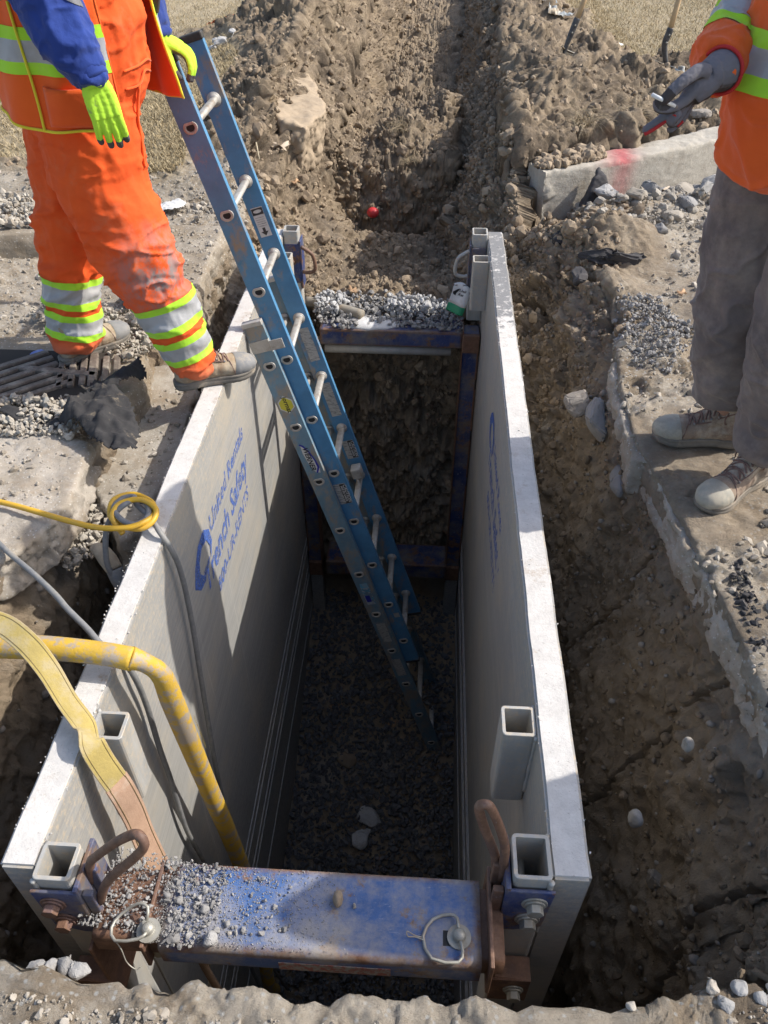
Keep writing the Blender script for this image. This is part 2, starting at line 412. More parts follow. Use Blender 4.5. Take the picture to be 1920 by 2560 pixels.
    damp = np.maximum(damp, (y > 5.05)*(y < 5.75)*(z < -.3)*(x < .2)*.8)
    # roughness of relief
    back2 = sstep(2.75, 3.0, y)*(x > .38)*sstep(1.25, .95, x+e*1.5)*(y < 4.7)*(z > -.7)
    road = road*(1-.85*back2)
    clod = np.clip((1-grass)*(1-road), 0, 1)
    inb = (y > .5) & (y < 4.05) & (z < -.1)
    floor = inb & (z < -2.55) & (x > -.8) & (x < .37)
    side = (inb & ~floor).astype(float)
    back = ((y > 4.0) & (z < .9)).astype(float)*clod; back = np.maximum(back, back2*.55)
    lipn = np.exp(-((x-.8)/.10)**2)*(y > .5)*(y < 4)+np.exp(-((x+1.08)/.10)**2)*(y > .5)*(y < 4)
    flatn = .012*fbm(base, 5, 4, 3)*(1-grass*.4)
    a_big = .055*side+.085*back; a_mid = .034*side+.05*back; a_cl = .012*side+.020*back
    d = flatn+a_big*fbm(base, 2.6, 3, 5)+a_mid*fbm(base, 9, 4, 15, .6)
    Pw = base+.03*np.stack([fbm(base, 6, 2, 61), fbm(base, 6, 2, 62), fbm(base, 6, 2, 63)], 1)
    bankm = ((y < .5) & (y > .15)).astype(float)
    act2 = np.where((side+back+road+bankm > .05) & (y < 14))[0]; ck = np.zeros((3, len(base)))
    for i_, (fq, sd_) in enumerate(((6.5, 3), (15., 31), (34., 61))): ck[i_, act2] = chunks(Pw[act2], fq, sd_)
    act = np.where((a_cl > .002) | (road > .1))[0]
    b1 = np.zeros(len(base)); b2 = np.zeros(len(base))
    b1[act] = billow(Pw[act], 7.0, 5); b2[act] = billow(Pw[act], 19.0, 8)
    patch = .45+.75*sstep(-.15, .35, fbm(base, 2.1, 3, 77)); b3 = np.zeros(len(base)); b3[act] = billow(Pw[act], 42.0, 12); d += (.007*back+.004*side)*(b3-.2)
    d += a_cl*(b1-.25)*1.5*patch+(.008*back+.005*side+.0045*road)*(b2-.2)*1.5
    rr_ = road*((x > .5)*(.75+.9*sstep(-.1, .3, fbm(base, 2.3, 3, 70)))+(x < -.8)*.6)*(y > .6)
    cp = .12+1.25*sstep(-.12, .25, fbm(base, 1.7, 3, 71))
    d += bankm*(.004*(ck[1]-.25)+.005*(ck[2]-.25))
    d += (.070*back*cp+.030*side*cp+.012*rr_)*(ck[0]-.25)+(.034*back+.016*side+.010*rr_)*(ck[1]-.25)+(.014*back+.008*side+.006*rr_)*(ck[2]-.25)
    d += (.013*side+.016*back+.004*road+.004*grass)*fbm(base, 30, 4, 25, .65)+(.020*side+.022*back)*np.abs(fbm(base, 13, 4, 26, .6))
    # front bank crumbly edge + vertical cracks of the right wall
    bank = ((y < .5) & (y > .1)).astype(float)
    d += bank*(.02*fbm(base, 7, 4, 31)+.014*fbm(base, 22, 3, 32))
    crack = (side > 0)*(x > .4)*(np.abs(fbm(np.stack([y*1.0, z*.25+x, z*0], 1), 1.9, 3, 90)) < .022)
    d -= crack*.05
    Q = Q+N*(d)[:, None]
    wob = (y > .40)*(y < .52)
    Q[:, 1] += wob*(.030*fbm(np.stack([x, x*0, x*0], 1), 4.2, 4, 55, .6)+.006+.055*sstep(.40, .56, x)+.02*sstep(-.55, -.7, x))
    # edges of the lips wander
    Q[:, 0] += lipn*np.where((x > 0) & (y < 2.85), .014, .03)*fbm(np.stack([y, y*0, z*2], 1), 3.0, 4, 56)
    idx = np.arange(nr*nc).reshape(nr, nc)
    F = np.stack([idx[:-1, :-1], idx[:-1, 1:], idx[1:, 1:], idx[1:, :-1]], -1).reshape(-1, 4)
    col = np.stack([grass, road, damp, np.ones_like(damp)], 1)
    me = np_mesh('ground', Q, F, True, {'mask_a': col})
    o = link_mesh('ground', me, M_soil, center=False); tagp(o, kind='structure')
    return Q, N, dict(grass=grass, road=road, damp=damp, back=back, side=side, floor=floor)
GQ, GN, GM = build_ground()

# ------------------------------------------------------------------ stones
def make_hulls(n, seed, pts=16, flat=.75, jitter=0):
    r = np.random.default_rng(seed); out = []
    for _ in range(n):
        bm = bmesh.new(); v = r.normal(size=(pts, 3)); v /= np.linalg.norm(v, axis=1, keepdims=True); v *= r.uniform(.75, 1.0, (pts, 1))
        v *= np.array([1, r.uniform(.65, .95), r.uniform(flat*.6, flat)])
        for p in v: bm.verts.new(p)
        res = bmesh.ops.convex_hull(bm, input=bm.verts[:]); bmesh.ops.delete(bm, geom=[g for g in res['geom_unused'] if isinstance(g, bmesh.types.BMVert)], context='VERTS')
        bmesh.ops.triangulate(bm, faces=bm.faces[:]); bm.verts.ensure_lookup_table(); bm.verts.index_update()
        out.append((np.array([x.co[:] for x in bm.verts]), np.array([[x.index for x in f.verts] for f in bm.faces]))); bm.free()
    return out
def make_clods(n, seed, sub=2, amp=.35):
    out = []
    for i in range(n):
        bm = bmesh.new(); bmesh.ops.create_icosphere(bm, subdivisions=sub, radius=1); bm.verts.ensure_lookup_table(); bm.verts.index_update()
        V = np.array([x.co[:] for x in bm.verts]); Fc = np.array([[x.index for x in f.verts] for f in bm.faces]); bm.free()
        V = V*(1+amp*fbm(V, 1.3, 3, seed+i*7, .7))[:, None]; V[:, 2] *= .75; out.append((V, Fc))
    return out
HULL = make_hulls(14, 3); HULL_R = make_hulls(8, 5, 40, .85); CLOD = make_clods(12, 100, 2, .55)
def scatter(name, pts, sizes, shapes, mat, seed=0, smooth=False, kind='stuff', label=None, cat=None, sink=.15, normals=None, parent=None):
    r = np.random.default_rng(seed); Vs, Fs, S, off = [], [], [], 0
    for p, s in zip(pts, sizes):
        V, Fc = shapes[r.integers(len(shapes))]
        q = r.normal(size=4); q /= np.linalg.norm(q); w, a, b, c = q
        Rm = np.array([[1-2*(b*b+c*c), 2*(a*b-c*w), 2*(a*c+b*w)], [2*(a*b+c*w), 1-2*(a*a+c*c), 2*(b*c-a*w)], [2*(a*c-b*w), 2*(b*c+a*w), 1-2*(a*a+b*b)]])
        W = V@Rm.T*s+np.asarray(p)+np.array([0, 0, s*(.5-sink)]); Vs.append(W); Fs.append(Fc+off); off += len(V); S.append(np.full(len(V), r.random()))
    me = np_mesh(name, np.vstack(Vs), np.vstack(Fs), smooth, {'shade': np.concatenate(S)})
    o = link_mesh(name, me, mat, parent)
    if parent is None: tagp(o, label, cat, kind=kind)
    elif kind: o['kind'] = kind
    return o
def lognorm(n, med, sg, seed, lo=None, hi=None):
    a = np.exp(np.random.default_rng(seed).normal(math.log(med), sg, n)); return np.clip(a, lo or 0, hi or 9)
# height lookup of the upper surface
from mathutils.kdtree import KDTree
_sel = np.where((GQ[:, 2] > -.75) & (np.abs(GQ[:, 0]) < 5) & (GQ[:, 1] < 13) & (GQ[:, 1] > .1))[0][::3]
_kd = KDTree(len(_sel))
for _i, _s in enumerate(_sel): _kd.insert((GQ[_s, 0], GQ[_s, 1], 0), _i)
_kd.balance()
def gz(x, y):
    c, i, d = _kd.find((x, y, 0)); return float(GQ[_sel[i], 2])

# gravel bedding on the trench floor
def floor_z(y): return float(np.interp(y, [.5, 2.15, 2.7, 3.1, 3.5, 4], [-3.2, -3.15, -3.05, -2.9, -2.75, -2.6]))
n = 9400; px = RNG.uniform(-.72, .29, n); py = .52+(RNG.beta(1.0, 1.0, n))*3.32
pts = [(a, b, floor_z(b)-.004+RNG.uniform(0, .018)) for a, b in zip(px, py)]
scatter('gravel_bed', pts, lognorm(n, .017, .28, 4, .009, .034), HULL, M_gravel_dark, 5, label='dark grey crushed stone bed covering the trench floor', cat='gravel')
M_road_stone = stone_mat('road_stone', [(.24, .205, .16), (.42, .385, .33), (.30, .26, .20)])
# loose stones and soil crumbs on the upper ground
def pick(mask, n, seed):
    r = np.random.default_rng(seed); w = np.where(mask)[0]; return GQ[w[r.integers(len(w), size=n)]]+r.normal(0, .006, (n, 3))*np.array([1, 1, 0])
gx, gy, gzv = GQ.T
inview = (gy < 13) & (np.abs(gx) < .6+gy*.55)
p = pick((GM['road'] > .5) & inview & (gy > .52) & (gy < 5), 13000, 21)
scatter('loose_gravel', p, lognorm(len(p), .0055, .65, 22, .002, .030), HULL+HULL_R, M_road_stone, 23, label='loose gravel strewn over the dusty broken road edges', cat='gravel', sink=.3)
p = pick((GM['back'] > .5) & inview, 22000, 24)
scatter('soil_crumbs', p, lognorm(len(p), .0070, .62, 25, .0025, .045), CLOD, M_clod, 26, False, label='brown soil crumbs and clods over the dug trench behind the shield', cat='soil', sink=.35)
p = pick((GM['side'] > .5) & (gx > .4) & (gzv > -1.9) & (gy > .5), 1500, 27)
scatter('wall_pebbles', p, lognorm(len(p), .0055, .6, 28, .003, .022), HULL_R, M_cobble, 29, True, label='pebbles embedded in the brown earth wall right of the shield', cat='pebbles', sink=.5)
p = pick((GM['side'] > .5) & (gx < -.8) & (gzv > -1.5) & (gy > .5), 500, 47)
scatter('wall_pebbles', p, lognorm(len(p), .006, .6, 48, .003, .022), HULL_R, M_cobble, 49, True, label='pebbles embedded in the dark earth wall left of the shield', cat='pebbles', sink=.5)
p = pick((GM['side'] > .5) & (gx > .4) & (gzv > -2.2) & (gy > .5), 5000, 127)
scatter('wall_crumbs', p, lognorm(len(p), .0045, .6, 128, .002, .02), CLOD, M_clod_damp, 129, False, label='damp soil crumbs clinging to the right earth wall', cat='soil', sink=.5)
def near_poly(n, seed, x0, x1, y0, y1): r = np.random.default_rng(seed); X_, Y_ = r.uniform(x0, x1, n), r.uniform(y0, y1, n); return [(a, b, gz(a, b)) for a, b in zip(X_, Y_)]
p = [q for q in near_poly(2600, 140, .75, 1.75, 3.5, 5.0) if -.75 < q[1]-(4.42+max(0, q[0]-.6)*.62) < -.03]
scatter('kerb_rubble', p, lognorm(len(p), .010, .65, 141, .003, .030), HULL+CLOD, stone_mat('kerb_rubble_stone', [(.22, .20, .17), (.38, .35, .30), (.27, .22, .16)]), 142, label='broken rubble and grit along the foot of the right kerb', cat='rubble', sink=.35)
p = [(a, b, .160) for a, b in RNG.uniform((.56, 4.36), (.95, 4.72), (900, 2)) if 0.0 < b-(4.36+(a-.6)*.56) < .17]
scatter('kerb_soil', p, lognorm(len(p), .010, .6, 144, .003, .04), CLOD, M_clod, 145, label='soil clods lying on the cut end of the right kerb', cat='soil')
# dead lawn
def grass_blades(name, pts, hmin, hmax, label, seed):
    r = np.random.default_rng(seed); n = len(pts); a = r.uniform(0, 2*np.pi, n); h = r.uniform(hmin, hmax, n); w = r.uniform(.0012, .0028, n)
    lean = r.uniform(.5, 1.6, n); s = np.stack([np.cos(a), np.sin(a), a*0], 1); t = np.stack([-np.sin(a), np.cos(a), a*0], 1)
    b0 = pts-s*w[:, None]; b1 = pts+s*w[:, None]; mid = pts+t*(h*lean*.45)[:, None]+np.array([0, 0, 1])*(h*.55)[:, None]
    m0, m1 = mid-s*w[:, None]*.8, mid+s*w[:, None]*.8; tip = pts+t*(h*lean)[:, None]+np.array([0, 0, 1])*(h*.6*(2-lean))[:, None]
    V = np.stack([b0, b1, m1, m0, tip], 1).reshape(-1, 3); i = np.arange(n)[:, None]*5
    F = np.concatenate([i+np.array([[0, 1, 2]]), i+np.array([[0, 2, 3]]), i+np.array([[3, 2, 4]])])
    me = np_mesh(name, V, F, False, {'shade': np.repeat(r.random(n), 5)})
    return tagp(link_mesh(name, me, M_grass), label, 'grass', kind='stuff')
k = NT('dry_grass', .85); k.color(k.mix(k.attr('shade'), (.24, .18, .09), (.50, .41, .25))); M_grass = k.m
p = pick((GM['grass'] > .5) & (gx < -1.0) & (gy < 13) & inview, 52000, 31)
grass_blades('dry_lawn', p, .015, .05, 'flattened straw coloured lawn left of the dug trench', 32)
p = pick((GM['grass'] > .4) & (gx > .8) & (gy < 13) & inview, 42000, 33)
grass_blades('dry_lawn', p, .015, .05, 'flattened straw coloured lawn right of the dug trench', 34)
# ================================================================== metal & paint materials
def alu(name, base=(.45, .445, .425), dark=(.30, .30, .295), stretch=(3, .25, 14)):
    k = NT(name, .55, .15)
    c = k.mix(k.ramp(k.noise(6, 8, .7, stretch), .3, .7), dark, base)
    c = k.mix(k.ramp(k.noise(3, 9, .75, off=2.), .47, .68), c, (.44, .40, .33))
    c = k.mix(k.ramp(k.noise(40, 6, .8, (6, .15, 6), off=1.), .62, .70), c, (.58, .57, .54))
    c = k.mix(k.ramp(k.noise(70, 4, .8), .66, .72), c, (.20, .185, .165))
    sp = k.n('ShaderNodeSeparateXYZ'); k.l(k.co(), sp.inputs[0])
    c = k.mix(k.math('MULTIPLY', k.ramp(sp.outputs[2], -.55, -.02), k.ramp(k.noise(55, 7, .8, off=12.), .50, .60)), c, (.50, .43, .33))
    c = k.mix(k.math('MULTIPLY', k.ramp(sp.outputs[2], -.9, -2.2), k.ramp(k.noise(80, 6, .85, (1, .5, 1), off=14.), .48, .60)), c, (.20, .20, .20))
    c = k.mix(k.ramp(k.noise(5, 9, .8, (1, 3, .12), off=16.), .60, .70), c, (.52, .50, .45))
    k.color(c); k.bump(k.noise(30, 6, .7, (1, .3, 3)), .3, .003); k.bump(k.noise(4, 3, .5), .5, .02); return k.m
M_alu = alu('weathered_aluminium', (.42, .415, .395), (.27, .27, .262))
M_alu_plain = alu('aluminium_tube', (.46, .455, .43), (.33, .33, .315), (4, 4, 1))
def dusty_top():
    k = NT('dusty_panel_top', .85)
    c = k.mix(k.ramp(k.noise(18, 8, .75), .35, .65), (.50, .48, .45), (.62, .60, .565))
    c = k.mix(k.ramp(k.noise(7, 8, .78, off=6.), .57, .68), c, (.36, .28, .20))
    c = k.mix(k.ramp(k.noise(85, 5, .8), .61, .68), c, (.30, .27, .24))
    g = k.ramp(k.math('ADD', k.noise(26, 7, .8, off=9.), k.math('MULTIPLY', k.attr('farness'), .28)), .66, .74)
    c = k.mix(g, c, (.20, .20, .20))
    k.color(c); k.bump(k.noise(70, 7, .75), .5, .005); return k.m
M_top = dusty_top()
def rusty(name, paint, amt=.5, dust=(.40, .37, .33), damt=.6, metal=0.0, rough=.6):
    k = NT(name, rough, metal)
    r = k.mix(k.ramp(k.noise(40, 6, .8), .35, .7), (.11, .055, .032), (.24, .135, .085))
    m = k.ramp(k.noise(11, 9, .72), amt, amt+.05); edge = k.ramp(k.attr('edge'), .35, .8)
    m = k.math('MAXIMUM', m, k.math('MULTIPLY', edge, k.ramp(k.noise(26, 6, .8, off=2.), .3, .5)))
    p = k.mix(k.ramp(k.noise(9, 6, .7, off=7.), .35, .65), paint, tuple(c*.7 for c in paint))
    sc = k.ramp(k.noise(34, 8, .85, (1, 9, 1), off=3.), .60, .64)
    sc2 = k.ramp(k.noise(30, 8, .85, (9, 1.2, 1), off=5.), .61, .65)
    p = k.mix(k.math('MULTIPLY', k.math('MAXIMUM', sc, sc2), .6), p, (.42, .43, .46))
    c = k.mix(m, p, r)
    c = k.mix(k.math('MULTIPLY', k.ramp(k.noise(5, 9, .75, off=11.), damt, damt+.18), .8), c, dust)
    k.color(c); k.bump(k.noise(60, 6, .75), .35, .003); return k.m
M_blue = rusty('scratched_blue_paint', (.055, .125, .31), .555, (.34, .31, .27), .45)
M_blue_dark = rusty('worn_blue_paint', (.032, .055, .17), .52, (.20, .18, .155), .44)
M_rust = rusty('rusty_steel', (.15, .085, .06), .42, (.30, .25, .21), .62)
M_bolt = rusty('rust_bolt', (.20, .12, .10), .45, (.33, .29, .26), .6)
M_zinc = simple('dirty_zinc', (.42, .41, .36), (.30, .28, .23), 30, rough=.5, metal=.4, dust=(.34, .27, .20), dustamt=(.55, .7))
M_dark = simple('dark_hollow', (.02, .02, .02), bump=0)

# ================================================================== trench shield
SH = thing('trench_shield', (-.22, 2.3, -3.2), 'grey aluminium trench shield with two tall side panels and blue spreaders, standing in the trench', 'trench shield')
def fine_box_mesh(name, x0, x1, y0, y1, z0, z1, step, mats, parent, edges_y=True):
    """long panel: subdivided box with softly dented edges"""
    bm = bmesh.new(); box(bm, x0, x1, y0, y1, z0, z1)
    bmesh.ops.recalc_face_normals(bm, faces=bm.faces[:])
    ed = bm.edges[:]; bmesh.ops.bevel(bm, geom=ed, offset=.006, segments=2, affect='EDGES')
    # slice along y
    y = y0+.02
    while y < y1-.01:
        bmesh.ops.bisect_plane(bm, geom=bm.verts[:]+bm.edges[:]+bm.faces[:], plane_co=(0, y, 0), plane_no=(0, 1, 0)); y += step
    me = bpy.data.meshes.new(name); bm.normal_update()
    bm.to_mesh(me); bm.free()
    co, no = mesh_arrays(me)
    topm = (co[:, 2] > z1-.02)
    co[:, 0] += topm*.0025*fbm(co*[0, 1, 0], 9, 3, 3); co[:, 2] += topm*.003*fbm(co*[.5, 1, 0], 12, 3, 5)
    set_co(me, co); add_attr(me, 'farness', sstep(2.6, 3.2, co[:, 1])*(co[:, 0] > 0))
    for p in me.polygons:
        p.use_smooth = False
        if p.center.z > z1-.0045: p.material_index = 1
    return link_mesh(name, me, mats, parent)
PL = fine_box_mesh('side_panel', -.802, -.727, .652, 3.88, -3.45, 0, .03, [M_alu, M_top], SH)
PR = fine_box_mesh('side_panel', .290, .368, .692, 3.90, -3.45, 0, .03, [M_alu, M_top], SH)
PL['label'] = 'left panel, sunlit inside face'; PR['label'] = 'right panel, inside face in shade'
# extruded ribs low on the inside faces
for par, x0, x1 in ((PL, -.7285, -.722), (PR, .285, .2915)):
    bm = bmesh.new()
    for zz in (-1.98, -2.06, -2.22, -2.30, -2.62):
        box(bm, x0, x1, .70, 3.86, zz-.006, zz+.006)
    bm_obj('rib', bm, M_alu, par)
# dried concrete crumbs along the panel edges
for par, xs, nn in ((PL, (-.802, -.729), 420), (PR, (.292, .368), 300)):
    r = np.random.default_rng(nn); n = nn
    ex = np.where(r.random(n) < .75, np.where(r.random(n) < .6, xs[0], xs[1]), r.uniform(xs[0], xs[1], n)); ey = r.uniform(.7, 3.85, n)
    if par is PR: ey = np.where(r.random(n) < .6, r.uniform(2.75, 3.85, n), ey)
    scatter('concrete_crumbs', np.stack([ex+r.normal(0, .002, n), ey, r.uniform(-.006, .001, n)], 1), lognorm(n, .0020, .4, nn, .001, .0048), HULL, M_top, nn, True, kind='stuff', parent=par)

def sq_tube(name, cx, cy, sx, sy, z0, z1, wall=.008, mats=None, parent=None, r=.010, bottom=False):
    """hollow square tube, rounded corners, open top"""
    def ring(hx, hy, rr, z, bm):
        out = []
        for qx, qy, a0 in ((1, 1, 0), (-1, 1, 90), (-1, -1, 180), (1, -1, 270)):
            for k_ in range(4):
                a = math.radians(a0+30*k_); out.append(bm.verts.new((cx+qx*(hx-rr)+rr*math.cos(a), cy+qy*(hy-rr)+rr*math.sin(a), z)))
        return out
    bm = bmesh.new(); hx, hy = sx/2, sy/2
    A = ring(hx, hy, r, z0, bm); B = ring(hx, hy, r, z1-.001, bm); B2 = ring(hx-.001, hy-.001, r, z1, bm); C = ring(hx-wall, hy-wall, max(r-wall, .003), z1, bm); D = ring(hx-wall, hy-wall, max(r-wall, .003), z0, bm)
    n = len(A)
    for P_, Q_ in ((A, B), (B, B2), (B2, C), (C, D), (D, A)):
        for i in range(n):
            j = (i+1) % n; bm.faces.new((P_[i], P_[j], Q_[j], Q_[i]))
    bmesh.ops.recalc_face_normals(bm, faces=bm.faces[:])
    return bm_obj(name, bm, mats or M_alu_plain, parent)
# left/right near posts, guide posts, far posts
sq_tube('post', -.6885, .667, .076, .076, -.90, .004, parent=PL)
sq_tube('post', .252, .731, .076, .092, -.90, .004, parent=PR)
sq_tube('guide_post', -.6885, .985, .076, .074, -.27, -.006, parent=PL)
sq_tube('guide_post', .250, 1.055, .078, .080, -.30, -.012, parent=PR)
sq_tube('post', -.6885, 3.835, .076, .080, -.44, .02, parent=PL)
sq_tube('post', .252, 3.85, .076, .090, -.44, .02, parent=PR)
sq_tube('guide_post', -.6885, 3.58, .076, .075, -.28, -.01, parent=PL)
sq_tube('guide_post', .252, 3.60, .080, .080, -.26, -.012, parent=PR)
for x, par in ((-.683, PL), (.246, PR)):
    for y in (.735 if par is PR else .667,):
        bm = bmesh.new(); cyl(bm, (x-.005, y-.04, -.10), (x-.005, y+.05, -.10), .010, 10); cyl(bm, (x-.005, y+.045, -.10), (x-.005, y+.066, -.10), .006, 8); bm_obj('through_bolt', bm, M_zinc, par, True)
# weld beads where posts meet panels
for x, y0, z1, par in ((-.727, .705, 0, PL), (-.727, .630, 0, PL), (.290, .778, 0, PR), (.290, .686, 0, PR), (.29, 1.095, -.01, PR), (.29, 1.015, -.01, PR), (-.727, 1.022, 0, PL), (-.727, .948, 0, PL)):
    bm = bmesh.new(); zz = z1-.005; pts = [(x+(.002 if par is PL else -.002), y0+rnd.uniform(-.002, .002), z1-.004-.02*i) for i in range(13)]
    tube(bm, pts, [.0055+rnd.uniform(-.0012, .0012) for _ in pts], 7, 3); bm_obj('weld_bead', bm, M_alu_plain, par, True)

def edge_attr(me, bx):
    """0 inside a face, 1 at the long edges, used to let rust follow the edges"""
    co, _ = mesh_arrays(me); x0, x1, y0, y1, z0, z1 = bx
    d = np.minimum.reduce([np.abs(co[:, 1]-y0)+9*(co[:, 2] < z1-.02), np.abs(co[:, 1]-y1)+9*(co[:, 2] < z1-.02), np.abs(co[:, 0]-x0), np.abs(co[:, 0]-x1), np.abs(co[:, 2]-z0)+.0*co[:, 0]])
    add_attr(me, 'edge', np.clip(1-d/.028, 0, 1))
def beam(name, x0, x1, y0, y1, z0, z1, mat, parent, rad=.016, hole=None):
    """box-section beam running along x with rounded long edges, open ends"""
    bm = bmesh.new(); cy, cz = (y0+y1)/2, (z0+z1)/2; hy, hz = (y1-y0)/2, (z1-z0)/2; xs = np.linspace(x0, x1, max(2, int((x1-x0)/.02)))
    prof_ = []
    for qy, qz, a0 in ((1, 1, 0), (-1, 1, 90), (-1, -1, 180), (1, -1, 270)):
        for k_ in range(5):
            a = math.radians(a0+22.5*k_); prof_.append((cy+qy*(hy-rad)+rad*math.cos(a), cz+qz*(hz-rad)+rad*math.sin(a)))
    # extra points across the faces so rust attribute can vary
    full = []
    for i, p_ in enumerate(prof_):
        q_ = prof_[(i+1) % len(prof_)]; full.append(p_)
        L = math.dist(p_, q_)
        for t in range(1, int(L/.015)): full.append((p_[0]+(q_[0]-p_[0])*t/int(L/.015), p_[1]+(q_[1]-p_[1])*t/int(L/.015)))
    rings = [[bm.verts.new((x, y, z)) for y, z in full] for x in xs]
    for a, b in zip(rings[:-1], rings[1:]):
        for i in range(len(full)):
            j = (i+1) % len(full); bm.faces.new((a[i], a[j], b[j], b[i]))
    inner = []
    for rg in (rings[0], rings[-1]):
        inn = [bm.verts.new((v.co.x, cy+(v.co.y-cy)*.90, cz+(v.co.z-cz)*.84)) for v in rg]; inner.append(inn)
        for i in range(len(rg)):
            j = (i+1) % len(rg); bm.faces.new((rg[i], rg[j], inn[j], inn[i]))
    for i in range(len(full)):
        j = (i+1) % len(full); bm.faces.new((inner[0][i], inner[0][j], inner[1][j], inner[1][i]))
    bmesh.ops.recalc_face_normals(bm, faces=bm.faces[:])
    me = bpy.data.meshes.new(name); bm.to_mesh(me); bm.free()
    for p_ in me.polygons: p_.use_smooth = True
    edge_attr(me, (x0, x1, y0, y1, z0, z1)); o = link_mesh(name, me, mat, parent); return o
def plate(name, poly_xz, y0, y1, mat, parent, bev=.003):
    bm = bmesh.new(); A = [bm.verts.new((x, y0, z)) for x, z in poly_xz]; B = [bm.verts.new((x, y1, z)) for x, z in poly_xz]; n = len(A)
    bm.faces.new(A); bm.faces.new(B[::-1])
    for i in range(n):
        j = (i+1) % n; bm.faces.new((A[j], A[i], B[i], B[j]))
    bmesh.ops.recalc_face_normals(bm, faces=bm.faces[:])
    return bm_obj(name, bm, mat, parent, bevel=bev)
def hexbolt(x, y, z, mat, parent, r=.017, axis=(0, -1, 0)):
    bm = bmesh.new(); p = Vector((x, y, z)); a = Vector(axis)
    cyl(bm, p, p+a*.004, r*1.55, 20); cyl(bm, p+a*.004, p+a*.008, r*1.25, 20); cyl(bm, p+a*.008, p+a*.024, r, 6)
    bm_obj('bolt', bm, mat, parent, bevel=.0012)

# near spreader -----------------------------------------------------
NS = beam('spreader', -.485, .158, .566, .738, -.215, -.125, M_blue, SH); NS['label'] = 'near spreader beam, scratched blue paint with rusty edges, rubble on its left end'
beam('sleeve', -.625, -.40, .580, .724, -.208, -.134, M_rust, NS, .012)
beam('sleeve', .12, .205, .580, .724, -.208, -.134, M_rust, NS, .012)
bm = bmesh.new(); box(bm, .172, .180, .556, .752, -.235, -.095); bm_obj('end_plate', bm, M_rust, NS, bevel=.002)
bm = bmesh.new(); box(bm, -.520, -.512, .562, .740, -.222, -.124); bm_obj('end_plate', bm, M_rust, NS, bevel=.002)
# torn label with red lettering on the front lower face
k = NT('torn_label', .8); k.color(k.mix(k.ramp(k.noise(60, 6, .8), .45, .55), (.30, .29, .25), (.30, .10, .07))); M_torn = k.m
bm = bmesh.new(); box(bm, -.245, -.02, .5645, .566, -.200, -.165); bm_obj('torn_label', bm, M_torn, NS)
def pin(cx, cy, zt, clip, parent, loop=None):
    bm = bmesh.new(); cyl(bm, (cx, cy, zt-.11), (cx, cy, zt+.012), .012, 16)
    for i in range(5):
        a0, a1 = math.pi/2*i/5, math.pi/2*(i+1)/5
        cyl(bm, (cx, cy, zt+.012+.012*math.sin(a0)), (cx, cy, zt+.012+.012*math.sin(a1)), .0135*math.cos(a0), 16, .0135*math.cos(a1)+1e-4, caps=False)
    p = bm_obj('pin', bm, M_zinc, parent, True)
    bm = bmesh.new(); cyl(bm, (cx, cy, zt+.0005), (cx, cy, zt+.005), .024, 24); bm_obj('washer', bm, M_zinc, p)
    bm = bmesh.new(); box(bm, cx-.032, cx-.006, cy-.017, cy+.012, zt-.0001, zt+.0008); bm_obj('pin_hole', bm, M_dark, p, bevel=.0003)
    bm = bmesh.new(); tube(bm, clip, .0034, 8, 2); w = bm_obj('clip', bm, M_zinc, p, True)
    if loop: bm = bmesh.new(); tube(bm, loop, .0013, 6, 5); bm_obj('wire_twist', bm, M_zinc, w, True)
    return p
zt = -.125
pin(.114, .618, zt, [(.112, .630, zt+.016), (.110, .650, zt+.012), (.096, .658, zt+.008), (.062, .648, zt+.006), (.042, .614, zt+.006), (.060, .574, zt+.006), (.112, .570, zt+.008), (.120, .590, zt+.012), (.116, .606, zt+.016)], NS,
    [(.042, .612, zt+.006), (.025, .613, zt+.012), (.010, .618, zt+.016), (.012, .608, zt+.017), (.026, .610, zt+.012), (.045, .606, zt+.008)])
pin(-.508, .594, zt, [(-.512, .606, zt+.02), (-.514, .628, zt+.03), (-.536, .634, zt+.03), (-.570, .618, zt+.012), (-.582, .592, zt+.010), (-.566, .568, zt+.012), (-.520, .572, zt+.018), (-.506, .584, zt+.02)], NS,
    [(-.566, .568, zt+.012), (-.556, .560, zt-.01), (-.548, .548, zt-.04), (-.530, .540, zt-.052), (-.520, .545, zt-.05)])
